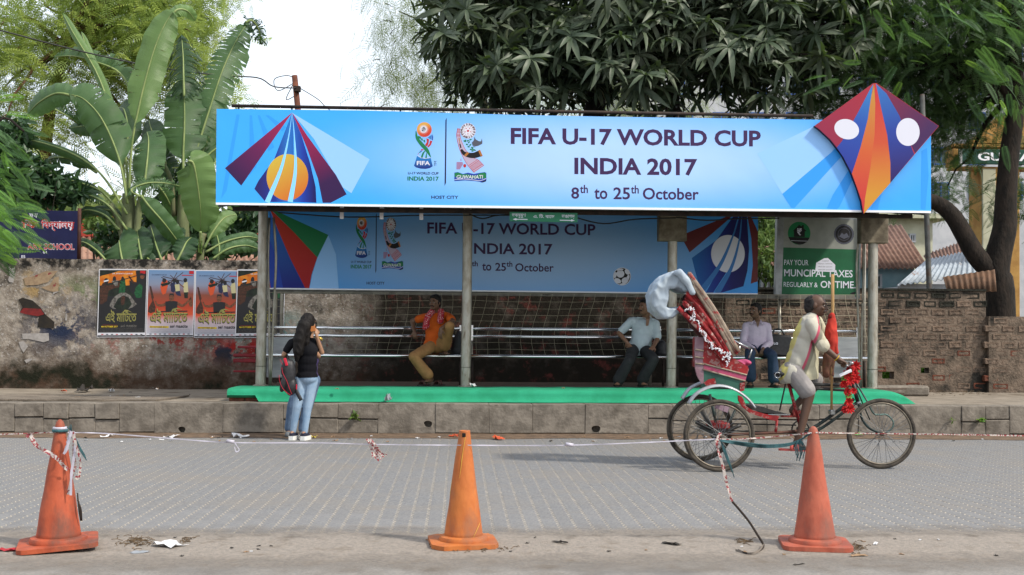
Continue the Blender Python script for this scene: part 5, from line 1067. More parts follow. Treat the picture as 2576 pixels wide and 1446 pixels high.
# ================================================================== houses and street things behind the wall
def corr(name, quad, m, parent, ncorr=30, amp=.02, th=.012):
    """corrugated sheet over quad (top-left, top-right, bottom-right, bottom-left), ridges running down the slope"""
    a, b, c_, d_ = [Vector(q) for q in quad]; nrm = (b - a).cross(d_ - a).normalized(); n = ncorr * 6; V = []
    for i in range(n + 1):
        f = i / n; off = nrm * amp * math.sin(f * ncorr * 2 * PI); V += [tuple(a.lerp(b, f) + off), tuple(d_.lerp(c_, f) + off)]
    V2 = [tuple(Vector(v) - nrm * th) for v in V]; k = len(V); F_ = [(2 * i, 2 * i + 2, 2 * i + 3, 2 * i + 1) for i in range(n)]; F_ += [tuple(j + k for j in f[::-1]) for f in F_[:n]] + [(2 * i, 2 * i + k, 2 * i + 2 + k, 2 * i + 2) for i in range(n)] + [(2 * i + 1, 2 * i + 3, 2 * i + 3 + k, 2 * i + 1 + k) for i in range(n)]
    return npmesh(name, np.array(V + V2), np.array(F_), m, parent, smooth=True)
m_rust = mat('rusty_sheet', S(152, 118, 102), S(120, 88, 76), scale=5, rough=.8, bump=.2, c3=S(176, 150, 132), scale3=2)
m_bsheet = mat('pale_blue_sheet', S(196, 208, 220), S(172, 184, 196), scale=4, rough=.6, c3=S(150, 120, 104), scale3=1.6, lo3=.6, hi3=.7)
m_pbl = mat('pale_blue_wall', S(170, 204, 214), S(150, 188, 198), scale=3, rough=.9); m_crm = mat('cream_wall', S(226, 226, 200), S(206, 204, 176), scale=3, rough=.9); m_yel = mat('ochre_wall', S(214, 168, 96), S(186, 140, 78), scale=4, rough=.9, bump=.2)
m_redw = mat('red_wall', S(214, 92, 74), S(190, 76, 62), scale=3, rough=.9); m_glass = mat('dark_glass', (.03, .04, .05), rough=.12, spec=.5); m_wwall = mat('white_wall', S(220, 222, 226), S(200, 204, 210), scale=2, rough=.9); m_bframe = mat('blue_window_frame', S(70, 110, 190), rough=.6)
def house(name, label, x0, x1, y0, y1, z1, m, z0=-.02):
    t = thing(name, label, 'house', ((x0 + x1) / 2, y0, 0)); MB().box(((x0 + x1) / 2, (y0 + y1) / 2, (z0 + z1) / 2), (x1 - x0, y1 - y0, z1 - z0)).build('wall', m, t); return t
def window(t, u0, u1, v0, v1, Y, frame):
    a, b = ay(u0, v0, Y), ay(u1, v1, Y); cx, cz = (a.x + b.x) / 2, (a.z + b.z) / 2
    w = MB(); W, H = b.x - a.x, a.z - b.z; f = .05
    for dx, dz, sx, sz in ((0, H / 2, W + f, f), (0, -H / 2, W + f, f), (-W / 2, 0, f, H - f - .004), (W / 2, 0, f, H - f - .004), (0, 0, f * .7, H - f - .004)): w.box((cx + dx, Y - .03, cz + dz), (sx, .07, sz))
    o = w.build('window', frame, t); MB().box((cx, Y - .008, cz), (W - .01, .02, H - .01)).build('pane', m_glass, o); return o
# house with the rusty roof
Yh = 25.0; e0 = ay(1880, 690, Yh).x; e1 = ay(2300, 690, Yh).x; ez = ay(2200, 678, Yh).z
h = house('small_house', 'pale blue house with a rusty corrugated roof behind the brick wall', e0, e1, Yh, Yh + 5, ez + .05, m_pbl)
rg = ay(2240, 567, Yh + 2.6)
corr('roof', [(e0 - .4, Yh + 2.6, rg.z), (ay(2268, 567, Yh + 2.6).x, Yh + 2.6, rg.z), (ay(2338, 680, Yh - .35).x, Yh - .35, ez), (e0 - .4, Yh - .35, ez)], m_rust, h, 42)
window(h, 2190, 2214, 692, 724, Yh, m_wwall); window(h, 1915, 1940, 690, 730, Yh, m_wwall)
h = house('cream_house', 'cream plastered house beyond the rusty roof', ay(2225, 600, 33).x, ay(2346, 600, 33).x, 33, 39, ay(2300, 549, 33).z, m_crm); MB().box((ay(2286, 550, 33).x, 35.9, ay(2300, 546, 33).z), (2.4, 6.6, .14)).build('roof', m_crm, h); window(h, 2288, 2300, 590, 608, 33, m_wwall)
h = house('low_shed', 'low shed with a pale blue sheet roof beside the forked tree', ay(2290, 720, 22.3).x, ay(2470, 700, 22.3).x, 22.3, 25, ay(2300, 718, 22.3).z, m_wwall)
corr('roof', [ay(2330, 655, 24.6), ay(2480, 622, 24.6), ay(2500, 688, 22.0), ay(2258, 718, 22.0)], m_bsheet, h, 16)
corr('roof_patch', [ay(2322, 643, 26.5), ay(2500, 580, 26.5), ay(2500, 640, 24.7), ay(2338, 668, 24.7)], m_rust, h, 20)
MB().box((ay(2320, 725, 22.25).x, 22.25, ay(2320, 722, 22.25).z), (1.0, .03, .12)).build('fascia_board', m_wwall, h)
# house with brown roof and red upper wall, left
h = house('red_house', 'red-walled house with a pinkish corrugated roof behind the banana plants', ay(-200, 600, 26).x, ay(660, 600, 26).x, 26, 31, ay(300, 636, 26).z, m_rust)
a = ay(-200, 592, 27.6); b = ay(680, 598, 27.6); c_ = ay(700, 662, 25.2); d_ = ay(-220, 656, 25.2); corr('roof', [a, b, c_, d_], mat('pink_brown_sheet', S(188, 148, 128), S(166, 124, 104), scale=4, rough=.8), h, 60); MB().box((a + b) / 2 + Vector((0, 0, .05)), (b.x - a.x, .25, .12)).build('ridge_cap', m_redw, h)
p0, p1 = ay(150, 530, 29), ay(262, 600, 29); MB().box(((p0.x + p1.x) / 2, 30, (p0.z + p1.z) / 2), (p1.x - p0.x, 2, p0.z - p1.z)).build('upper_wall', m_redw, h)
# pale apartment block glimpsed through the right-hand trees
ap = house('apartment_block', 'tall white apartment block glimpsed through the right-hand trees', ay(1560, 300, 48).x, ay(2640, 300, 48).x, 48, 58, ay(2200, -60, 48).z, m_wwall)
for r_ in range(6):
    for c_ in range(11): window(ap, 1610 + c_ * 92, 1650 + c_ * 92, 20 + r_ * 88, 62 + r_ * 88, 48, m_bframe)
# gateway with green sign
gt = thing('gateway', 'ochre gateway with a gable and two pillars behind the forked tree', 'gateway', ay(2520, 740, 23.2))
GY = 23.2
def gbox(name, u0, u1, v0, v1, d, m, y=GY, par=None):
    a, b = ay(u0, v0, y), ay(u1, v1, y); return MB().box(((a.x + b.x) / 2, y + d / 2, (a.z + b.z) / 2), (b.x - a.x, d, a.z - b.z), bev=.01).build(name, m, par or gt)
p = gbox('pillar', 2469, 2566, 420, 800, .6, m_yel); gbox('pillar_lit_strip', 2472, 2506, 424, 780, .05, m_crm, GY - .04, gt)  # thin cream slab stands in for the sunlit strip down the pillar
gbox('beam', 2398, 2700, 361, 373, .5, m_yel); gbox('lower_beam', 2400, 2700, 418, 428, .4, m_yel); gbox('end_post', 2398, 2413, 374, 417, .4, m_yel)
MB().prism([ay(2440, 360, GY), ay(2520, 290, GY), ay(2640, 290, GY), ay(2700, 360, GY)], (0, .3, 0)).build('gable', m_yel, gt)
sg = thing('gateway_sign', 'dark green signboard with white lettering on the gateway', 'sign', ay(2500, 415, GY)); gbox('sign_panel', 2412, 2690, 374, 416, .05, mat('deep_sign_green', S(16, 84, 66), S(12, 70, 56), scale=4, rough=.5), GY - .1, sg); gbox('sign_end', 2413.5, 2421, 376, 415, .03, m_wwall, GY - .14, sg)
mb = MB(); o_ = ay(2460, 404, GY - .106); text_into(mb, 'GUWAHATI', o_, ay(2688, 407, GY - .106) - o_, ay(2460, 383, GY - .106) - o_, bold=.03); mb.build('lettering', m_white, sg)
# leaning utility post, street pole and wires
up = thing('utility_pole', 'short rusty utility pole standing against the sky behind the banner', 'pole', Vector((ay(750, 275, 24).x, 24, .3)))
a = ay(741, 190, 24); b = ay(752, 300, 24); bb = b + (b - a) * 3.4; MB().tube([bb, a], [.075, .06], 10).build('mast', mat('rusty_pole', S(140, 84, 62), S(110, 66, 50), scale=5, rough=.85), up, smooth=True)
MB().box(ay(748, 224, 23.93), (.14, .1, .12), bev=.01).build('bracket', m_dk, up)
for k, q in enumerate(([(752, 222), (690, 218), (650, 196), (560, 190), (400, 170), (200, 128), (-60, 60)], [(755, 222), (800, 250), (840, 284), (1000, 380)], [(746, 205), (700, 228), (690, 200), (720, 190), (742, 196)], [(748, 238), (720, 250), (738, 210)])):
    MB().tube(spline([ay(u, v, 24 - (.9 * i if k == 0 else 0)) for i, (u, v) in enumerate(q)], 30), .013 if k == 0 else .009, 5).build('wire', m_cable, up, smooth=True)
sp = thing('street_pole', 'thin grey steel pole leaning beside the right end of the shelter', 'pole', az(2347, 985, PAVE_Z)); a = az(2347, 986, PAVE_Z); b = ay(2331, 545, a.y); cc = b + (b - a) * .70
MB().tube([a, a.lerp(b, .55), b, cc], [.047, .045, .043, .04], 12).build('mast', mat('grey_pole', S(112, 114, 112), S(84, 84, 82), scale=6, rough=.6, metal=.3, c3=S(120, 84, 60), scale3=3), sp, smooth=True)
q = a.lerp(b, .42); MB().tube([q - (b - a).normalized() * .22, q + (b - a).normalized() * .22], .052, 12).build('tape_wrap', m_cable, sp, smooth=True)
cs = thing('corrugated_sheet', 'loose rusty corrugated sheet propped on top of the brick wall', 'metal sheet', ay(2440, 732, WALL_Y + .1)); corr('sheet', [ay(2372, 697, WALL_Y + .14), ay(2502, 679, WALL_Y + .14), ay(2507, 734, WALL_Y + .04), ay(2382, 733, WALL_Y + .04)], mat('brown_sheet', S(132, 100, 78), S(92, 72, 58), scale=6, rough=.8), cs, 9, .016)
# ================================================================== people
def cap(a, b, r1, r2): return ('c', Vector(a), Vector(b), r1, r2)
def ell(c_, r, rot=None): return ('e', Vector(c_), r, rot or Matrix.Identity(3))
def fuse(prims, voxel=.008, smooth=4, wrinkle=0.0, wscale=9.0, seed=0, cut=None):
    """one continuous surface grown over overlapping tapered limbs and rounded masses"""
    mb = MB()
    for p in prims:
        if p[0] == 'c':
            _, a, b, r1, r2 = p; d = b - a; L = d.length
            if L < 1e-5: mb.ball(a, r1, 14, 8); continue
            rot = d.to_track_quat('Z', 'Y').to_matrix(); prof = []
            for i in range(5): t = -PI / 2 + PI / 2 * i / 4; prof.append((max(r1 * math.cos(t), 1e-4), r1 * math.sin(t)))
            for i in range(5): t = PI / 2 * i / 4; prof.append((max(r2 * math.cos(t), 1e-4), L + r2 * math.sin(t)))
            mb.lathe(a, prof, 14, rot=rot)
        elif p[0] == 'p': mb.prism(p[1], p[2])
        else: mb.ball(p[1], tuple(p[2]), 18, 12, rot=p[3])
    me = mb.mesh('tmp'); o = bpy.data.objects.new('tmp', me); COL.objects.link(o)
    m = o.modifiers.new('r', 'REMESH'); m.mode = 'VOXEL'; m.voxel_size = voxel; m.adaptivity = 0
    if smooth: s = o.modifiers.new('s', 'SMOOTH'); s.iterations = smooth; s.factor = .5
    dg = bpy.context.evaluated_depsgraph_get(); ev = o.evaluated_get(dg); out = bpy.data.meshes.new_from_object(ev, depsgraph=dg)
    bpy.data.objects.remove(o, do_unlink=True); bpy.data.meshes.remove(me)
    if wrinkle > 0:
        n = len(out.vertices); co = np.zeros(n * 3, np.float32); out.vertices.foreach_get('co', co); co = co.reshape(-1, 3); no = np.zeros(n * 3, np.float32); out.vertices.foreach_get('normal', no); no = no.reshape(-1, 3)
        f = np.array([(1 - abs(mnoise.noise(Vector((p[0] * wscale + seed, p[1] * wscale, p[2] * wscale * .55 + p[0] * 3)))) * 2.2) for p in co]); co += no * (f * wrinkle)[:, None]; out.vertices.foreach_set('co', co.ravel()); out.update()
    if cut:
        bm = bmesh.new(); bm.from_mesh(out)
        for pl, nn in cut: bmesh.ops.bisect_plane(bm, geom=bm.verts[:] + bm.edges[:] + bm.faces[:], plane_co=pl, plane_no=nn, clear_outer=True)
        bm.to_mesh(out); bm.free()
    out.polygons.foreach_set('use_smooth', [True] * len(out.polygons)); return out
def skin(name, c): return mat(name, c, tuple(x * .82 for x in c), scale=7, rough=.5, spec=.35, bump=.06, bscale=140)
m_hair = mat('black_hair', (.006, .005, .005), (.012, .010, .009), scale=30, rough=.6, spec=.16, bump=.3, bscale=130, stretch=(1, 1, .12))
m_eye = mat('eye_white', (.26, .23, .20), rough=.3); m_iris = mat('eye_dark', (.012, .008, .006), rough=.2); m_lip = mat('lips', (.16, .06, .05), rough=.5)
m_sole = mat('sandal_black', (.016, .014, .013), (.03, .028, .026), scale=20, rough=.7)
def frame(f, up):
    f = Vector(f).normalized(); up = Vector(up); s = f.cross(up).normalized(); u = s.cross(f).normalized(); return Matrix((s, f, u)).transposed()   # columns: right, forward, up
def head_prims(c_, M_, k=1.0):
    P = lambda x, y, z: Vector(c_) + M_ @ (Vector((x, y, z)) * k)
    pr = [ell(P(0, -.008, .022), (.073 * k, .092 * k, .088 * k), M_), ell(P(0, .018, -.03), (.062 * k, .072 * k, .078 * k), M_), ell(P(0, .048, -.075), (.036 * k, .036 * k, .03 * k), M_),
          cap(P(0, .082, .012), P(0, .106, -.026), .009 * k, .0145 * k), ell(P(-.013, .094, -.03), (.009 * k, .009 * k, .008 * k), M_), ell(P(.013, .094, -.03), (.009 * k, .009 * k, .008 * k), M_),
          cap(P(-.038, .077, .026), P(.038, .077, .026), .012 * k, .012 * k), ell(P(-.042, .066, -.022), (.02 * k, .016 * k, .017 * k), M_), ell(P(.042, .066, -.022), (.02 * k, .016 * k, .017 * k), M_), ell(P(0, .082, -.052), (.024 * k, .015 * k, .011 * k), M_),
          ell(P(-.074, -.006, -.008), (.009 * k, .018 * k, .03 * k), M_), ell(P(.074, -.006, -.008), (.009 * k, .018 * k, .03 * k), M_)]
    return pr
def face_bits(parent, c_, M_, k=1.0, moustache=True, stubble=None):
    P = lambda x, y, z: Vector(c_) + M_ @ (Vector((x, y, z)) * k)
    for s in (-1, 1):
        e = MB().ball(P(s * .03, .079, .004), (.0135 * k, .008 * k, .0075 * k), 10, 6, rot=M_).build('eye', m_eye, parent, smooth=True); MB().ball(P(s * .03, .0855, .004), (.0062 * k, .004 * k, .0062 * k), 8, 6, rot=M_).build('iris', m_iris, e, smooth=True)
        MB().tube([P(s * .014, .091, .024), P(s * .034, .088, .031), P(s * .052, .074, .022)], [.004 * k, .0055 * k, .002 * k], 6).build('eyebrow', m_hair, parent, smooth=True)
    MB().tube([P(-.022, .088, -.057), P(0, .098, -.055), P(.022, .088, -.057)], [.003 * k, .0058 * k, .003 * k], 6).build('mouth', m_lip, parent, smooth=True)
    if moustache: MB().tube([P(-.034, .082, -.053), P(-.015, .100, -.043), P(0, .103, -.041), P(.015, .100, -.043), P(.034, .082, -.053)], [.004 * k, .0085 * k, .008 * k, .0085 * k, .004 * k], 6).build('moustache', m_hair if stubble is None else stubble, parent, smooth=True)
def hand_prims(w, d, n, k=1.0, curl=.5, side=1):
    """w wrist, d pointing to the fingers, n out of the back of the hand; side: which way the thumb leaves"""
    d = Vector(d).normalized(); n = Vector(n); n = (n - d * n.dot(d)).normalized(); s = d.cross(n) * side; w = Vector(w); pr = []
    pr.append(cap(w, w + d * .035 * k, .023 * k, .024 * k))
    for j, (off, L) in enumerate(((-.027, .062), (-.009, .074), (.009, .078), (.027, .068))):
        b = w + d * .082 * k + s * off * k; pr.append(cap(w + d * .03 * k + s * off * .7 * k, b, .0135 * k, .0115 * k)); c1 = curl * (.8 + .1 * j)
        m_ = b + (d * math.cos(c1) - n * math.sin(c1)) * L * .5 * k; e = m_ + (d * math.cos(c1 * 2.1) - n * math.sin(c1 * 2.1)) * L * .5 * k; pr += [cap(b, m_, .0095 * k, .0085 * k), cap(m_, e, .0085 * k, .0068 * k)]
    t0 = w + d * .025 * k + s * .024 * k; t1 = t0 + (d * .6 + s * .75 - n * .25).normalized() * .036 * k; t2 = t1 + (d * .9 + s * .2 - n * .4).normalized() * .034 * k; pr += [cap(t0, t1, .0135 * k, .0105 * k), cap(t1, t2, .0105 * k, .008 * k)]
    return pr
def foot_prims(an, toe, k=1.0):
    an = Vector(an); toe = Vector(toe); d = toe - an; d.z = 0; d.normalize(); z = toe.z; heel = Vector((an.x, an.y, z + .012)) - d * .045 * k; pr = [cap(an, heel + Vector((0, 0, .014)), .036 * k, .03 * k), cap(heel, toe - d * .06 * k, .028 * k, .03 * k), cap(an - Vector((0, 0, .02)), toe - d * .07 * k, .033 * k, .024 * k)]
    s = d.cross(Vector((0, 0, 1)))
    for j, o in enumerate((-.03, -.014, .002, .017, .031)): pr.append(cap(toe - d * .065 * k + s * o * .8 * k, toe + s * o * k - d * (.004 * abs(j - 1)) * k, .012 * k, .0095 * k))
    return pr
def sandal(name, parent, an, toe, zs, m=m_sole, straps=True, L=.27, top=None):
    an = Vector(an); toe = Vector(toe); d = toe - an; d.z = 0; d.normalize(); s = d.cross(Vector((0, 0, 1))); c_ = Vector((toe.x, toe.y, zs)) + d * .012
    out = [(0, .022), (-.03, .04), (-.08, .046), (-.15, .036), (-.21, .034), (-.25, .028), (-.268, .008)]; pts = [c_ + d * a + s * b for a, b in out] + [c_ + d * a - s * b for a, b in out[::-1]]
    t = MB().prism(pts, (0, 0, .018)).build(name, m, parent)
    if straps:
        for q, h in ((-.085, .062), (-.14, .07)): MB().tube([c_ + d * q + s * .046 + Vector((0, 0, .012)), c_ + d * q + s * .025 + Vector((0, 0, h)), c_ + d * q - s * .025 + Vector((0, 0, h)), c_ + d * q - s * .046 + Vector((0, 0, .012))], .009, 6, flat=2.0).build('strap', top or m, t, smooth=True)
    return t
def torso_prims(pel, neck, ls, rs, fwd, k=1.0, g=0.0, belly=0.0, hips=1.0):
    pel, neck, ls, rs = map(Vector, (pel, neck, ls, rs)); up = (neck - pel); H = up.length; M_ = frame(fwd, up); A = lambda f, y=0: pel + up * f + M_ @ Vector((0, y, 0)); sw = (ls - rs).length / 2
    Ms = frame(fwd, up)
    return [ell(A(.02), ((.158 * hips * k + g), .112 * k + g, .12 * k + g), M_), ell(A(.24, .012 + belly * .5), (.138 * k + g, .104 * k + g + belly, .15 * k + g), M_), ell(A(.48, .008 + belly * .25), (.146 * k + g, .106 * k + g + belly * .4, .16 * k + g), M_), ell(A(.68), (min(.168 * k, sw * .95) + g, .108 * k + g, .14 * k + g), Ms),
            cap(ls.lerp(rs, .12), rs.lerp(ls, .12), .058 * k + g * .8, .058 * k + g * .8), cap(A(.80), A(.96), .10 * k + g * .4, .062 * k + g * .4)]
def limb(a, b, c_, r, g=0.0): return [cap(a, b, r[0] + g, r[1] + g), cap(b, c_, r[1] + g, r[2] + g)]
def person(label, base, J, fwd, look, skm, shirt, trous, k=1.0, hk=1.0, sleeve=.8, sleeve2=None, hem=.9, legw=0.03, hems=None, curl=(.6, .6), handdir=None, handn=None, belly=0.0, shirt_drop=.0, up_head=(0, 0, 1), moustache=True, hair=True, hips=1.0, wr=.006, gs=.016, short=None, lg=.014, name='person', bare=True, thumb=(1, -1), stubble=None, legr=None, armr=None, loose=(), cutp=None):
    t = thing(name, label, 'person', base); g = lambda n_: Vector(J[n_]); Mh = frame(look, up_head); AR = armr or (.046 * k, .038 * k, .027 * k); LR = legr or (.078 * k, .056 * k, .036 * k)
    body = head_prims(g('head'), Mh, hk) + [cap(g('neck') + Vector((0, 0, -.04)), g('head') + Mh @ Vector((0, -.02, -.05)), .055 * k, .052 * k)] + torso_prims(g('pel'), g('neck'), g('ls'), g('rs'), fwd, k * .96, -.004, belly, hips)
    for i, s in enumerate(('l', 'r')):
        body += limb(g(s + 's'), g(s + 'e'), g(s + 'w'), AR) + limb(g(s + 'hip'), g(s + 'k'), g(s + 'a'), LR)
        d = handdir[i] if handdir else g(s + 'w') - g(s + 'e'); body += hand_prims(g(s + 'w'), d, handn[i] if handn else (0, -1, .3), k, curl[i], thumb[i]); body += foot_prims(g(s + 'a'), g(s + 't'), k)
    bo = link('body', fuse(body, .0065, 3), skm, t); face_bits(bo, g('head'), Mh, hk, moustache, stubble)
    # shirt
    pr = torso_prims(g('pel') - (g('neck') - g('pel')) * shirt_drop, g('neck'), g('ls'), g('rs'), fwd, k, gs, belly, hips); sl = (sleeve, sleeve) if not sleeve2 else sleeve2
    for s, q in zip('lr', sl):
        e, sh_ = g(s + 'e'), g(s + 's')
        if q <= 1: pr.append(cap(sh_, sh_.lerp(e, q), AR[0] + gs * .9, AR[1] + gs * 1.25))
        else: pr += [cap(sh_, e, AR[0] + gs * .9, AR[1] + gs), cap(e, e.lerp(g(s + 'w'), q - 1), AR[1] + gs, AR[2] + gs * .9)]
    link('shirt', fuse(pr + list(loose), .008, 3, wr, 9 if not loose else 11, 1.3, cut=cutp), shirt, t)
    # trousers or shorts
    pr = [ell(g('pel') + Vector((0, 0, -.01)), (.162 * k * hips + .004, .122 * k, .115 * k), frame(fwd, g('neck') - g('pel')))]
    for s in 'lr':
        kn, an = g(s + 'k'), g(s + 'a'); pr.append(cap(g(s + 'hip'), kn if not short else g(s + 'hip').lerp(kn, short), LR[0] + lg, LR[1] + lg + .002 + (0 if not short else .02)))
        if not short: pr.append(cap(kn, kn.lerp(an, hem), LR[1] + lg, LR[2] + legw))
    link('trousers', fuse(pr, .008, 3, wr * .9, 8, 4.1), trous, t)
    return t, bo, Mh
def hair_cap(parent, c_, M_, k=1.0, m=m_hair, thin=0.0, extra=()):
    P = lambda x, y, z: Vector(c_) + M_ @ (Vector((x, y, z)) * k)
    pr = [ell(P(0, -.02, .038), ((.079 - thin) * k, .091 * k, (.083 - thin) * k), M_), ell(P(0, -.045, -.01), (.072 * k, .06 * k, .075 * k), M_), ell(P(0, .035, .085), ((.055 - thin * 2) * k, .04 * k, (.028 - thin) * k), M_)] + [ell(P(s * .066, -.01, .012), (.014 * k, .034 * k, .045 * k), M_) for s in (-1, 1)]
    return link('hair', fuse(pr + list(extra), .006, 2, .003, 40), m, parent)
SK1 = skin('dark_brown_skin', (.135, .072, .044)); SK2 = skin('brown_skin', (.19, .10, .06)); SK3 = skin('light_brown_skin', (.30, .165, .10))
cot = lambda n_, c_, c2: mat(n_, c_, c2, scale=5, rough=.85, bump=.15, bscale=45)
# --- man in orange
Z = lambda x, y, Y: ay(974.8 + .19566 * x, 723.2 + .19566 * y, Y)
J = dict(head=Z(612, 195, 16.42), neck=Z(640, 335, 16.5), ls=Z(505, 380, 16.48), rs=Z(775, 375, 16.46), le=Z(318, 432, 16.62), lw=Z(345, 560, 16.5), re=Z(838, 428, 16.2), rw=Z(686, 530, 16.05), pel=Z(610, 742, 16.44), lhip=Z(570, 760, 16.38), rhip=Z(680, 760, 16.40), lk=Z(335, 890, 15.98), la=Z(545, 1155, 16.08), lt=Z(480, 1262, 15.97), rk=Z(800, 500, 16.08), ra=Z(735, 790, 16.35), rt=Z(775, 888, 16.24))
J['lt'].z = PLAT_Z + .075; J['rt'].z = SZ + .035
orange = cot('orange_shirt', S(240, 112, 28), S(228, 98, 20)); khaki = cot('khaki_trousers', S(190, 144, 92), S(166, 124, 78))
t, bo, Mh = person('man in an orange shirt with a red checked scarf, one knee raised on the bench', Z(610, 1290, 16.2), J, (-.15, -1, 0), (-.55, -.85, -.05), SK1, orange, khaki, k=.95, hk=1.0, sleeve=.62, sleeve2=(.55, .75), hem=.86, legw=.046, handdir=((.1, -.2, -1), (-.12, -.1, -1)), handn=((-.3, -1, 0), (-.5, -.7, .3)), curl=(.7, .3), moustache=True)
hair_cap(bo, J['head'], Mh, 1.0)
m_scarf = bpy.data.materials.new('red_checked_scarf'); m_scarf.use_nodes = True; nt = m_scarf.node_tree; p_ = nt.nodes['Principled BSDF']; p_.inputs['Roughness'].default_value = .9; tc = nd(nt, 'ShaderNodeTexCoord'); vo = nd(nt, 'ShaderNodeTexVoronoi'); vo.inputs['Scale'].default_value = 55; rp = nd(nt, 'ShaderNodeValToRGB'); rp.color_ramp.elements[0].color = (.62, .45, .45, 1); rp.color_ramp.elements[0].position = .28; rp.color_ramp.elements[1].color = (*S(190, 30, 50), 1); rp.color_ramp.elements[1].position = .34
nt.links.new(tc.outputs['Object'], vo.inputs['Vector']); nt.links.new(vo.outputs['Distance'], rp.inputs[0]); nt.links.new(rp.outputs[0], p_.inputs['Base Color'])
sp_ = [cap(Z(505, 500, 16.28), Z(505, 400, 16.3), .034, .042), cap(Z(505, 400, 16.3), Z(560, 320, 16.38), .042, .038), cap(Z(560, 320, 16.38), Z(620, 290, 16.58), .038, .04), cap(Z(620, 290, 16.58), Z(690, 310, 16.42), .04, .04), cap(Z(690, 310, 16.42), Z(680, 430, 16.28), .04, .042), cap(Z(480, 520, 16.28), Z(500, 440, 16.28), .03, .035)]
link('scarf', fuse(sp_, .007, 2, .008, 22, 2), m_scarf, t)
for a_, b_, nm in ((Z(505, 1240, 16.1), Z(400, 1290, 15.95), 1), (Z(690, 1240, 16.12), Z(600, 1290, 15.98), 2)):
    sd = sandal('flip_flop', None, a_, Vector((b_.x, b_.y, 0)), PLAT_Z + .012, straps=True, top=mat('brown_strap', S(96, 60, 56), rough=.7)); props(sd, ['dark flip-flop under the bare foot of the man in orange', 'dark empty flip-flop right of the foot of the man in orange'][nm - 1], 'sandal', 'flip-flops of the man in orange')
# --- man in pale blue
Z = lambda x, y, Y: ay(1509.4 + .1957 * x, 723.2 + .1957 * y, Y)
J = dict(head=Z(578, 258, 16.40), neck=Z(598, 415, 16.5), ls=Z(395, 440, 16.5), rs=Z(712, 465, 16.46), le=Z(245, 590, 16.42), lw=Z(340, 695, 16.3), re=Z(738, 660, 16.38), rw=Z(690, 755, 16.2), pel=Z(500, 775, 16.44), lhip=Z(430, 800, 16.38), rhip=Z(575, 805, 16.38), lk=Z(365, 960, 15.98), la=Z(232, 1200, 16.02), lt=Z(215, 1275, 15.9), rk=Z(690, 925, 15.98), ra=Z(535, 1195, 16.05), rt=Z(580, 1285, 15.92))
J['lt'].z = J['rt'].z = PLAT_Z + .05
pb = cot('pale_blue_shirt', S(218, 234, 240), S(200, 218, 226)); cha = cot('charcoal_trousers', S(54, 56, 58), S(42, 44, 46))
t, bo, Mh = person('man in a pale blue short-sleeved shirt with his hand in his pocket on the bench', Z(500, 1290, 16.2), J, (.1, -1, 0), (-.85, -.55, .05), SK2, pb, cha, k=1.0, hk=1.02, sleeve2=(.75, .86), hem=.92, legw=.05, handdir=((.6, -.2, -1), (-.5, -.5, -.5)), handn=((-.6, -1, 0), (-.2, -.6, .8)), belly=.03, shirt_drop=.04, curl=(.4, .8))
hair_cap(bo, J['head'], Mh, 1.02)
mb = MB(); 
for a_, b_ in (((585, 395), (480, 395)), ((640, 370), (705, 440))): mb.tube([Z(a_[0], a_[1], 16.40), Z(b_[0], b_[1] - 10, 16.36)], [.012, .02], 6, flat=.4)
mb.build('collar', pb, t, smooth=True)
MB().poly([Z(592, 400, 16.355), Z(640, 405, 16.36), Z(622, 490, 16.345), Z(590, 495, 16.345)]).build('open_neck', SK2, t)
for s in 'lr': sandal('sandal', t, J[s + 'a'], J[s + 't'], PLAT_Z + .012)
# --- man in lilac
J = dict(head=Z(1998, 300, 16.42), neck=Z(2020, 455, 16.5), ls=Z(1880, 500, 16.48), rs=Z(2148, 505, 16.46), le=Z(1835, 720, 16.40), lw=Z(1985, 800, 16.12), re=Z(2178, 715, 16.40), rw=Z(2095, 790, 16.14), pel=Z(2010, 775, 16.44), lhip=Z(1945, 800, 16.38), rhip=Z(2080, 800, 16.38), lk=Z(1925, 860, 15.98), la=Z(1935, 1200, 16.02), lt=Z(1925, 1275, 15.88), rk=Z(2215, 870, 15.98), ra=Z(2235, 1215, 16.02), rt=Z(2295, 1290, 15.9))
J['lt'].z = J['rt'].z = PLAT_Z + .05
lil = cot('lilac_shirt', S(236, 222, 240), S(220, 206, 226)); den = cot('dark_denim', S(52, 70, 98), S(40, 56, 82))
t, bo, Mh = person('man in a lilac long-sleeved shirt with clasped hands on the bench behind the rickshaw', Z(2060, 1290, 16.2), J, (0, -1, 0), (-.8, -.6, 0), SK1, lil, den, k=.94, hk=1.0, sleeve2=(1.85, 1.85), hem=.86, legw=.046, handdir=((.35, -.2, -1), (-.35, -.2, -1)), handn=((-.2, -1, .2), (.2, -1, .2)), curl=(.8, .8))
hair_cap(bo, J['head'], Mh, 1.0); MB().poly([Z(2000, 440, 16.36), Z(2055, 440, 16.36), Z(2030, 520, 16.35)]).build('open_neck', SK1, t)
mb = MB()
for a_, b_ in (((1985, 425), (1935, 470)), ((2065, 420), (2095, 480))): mb.tube([Z(*a_, 16.40), Z(*b_, 16.36)], [.012, .02], 6, flat=.4)
mb.build('collar', lil, t, smooth=True)
for s in 'lr': sandal('sandal', t, J[s + 'a'], J[s + 't'], PLAT_Z + .012)
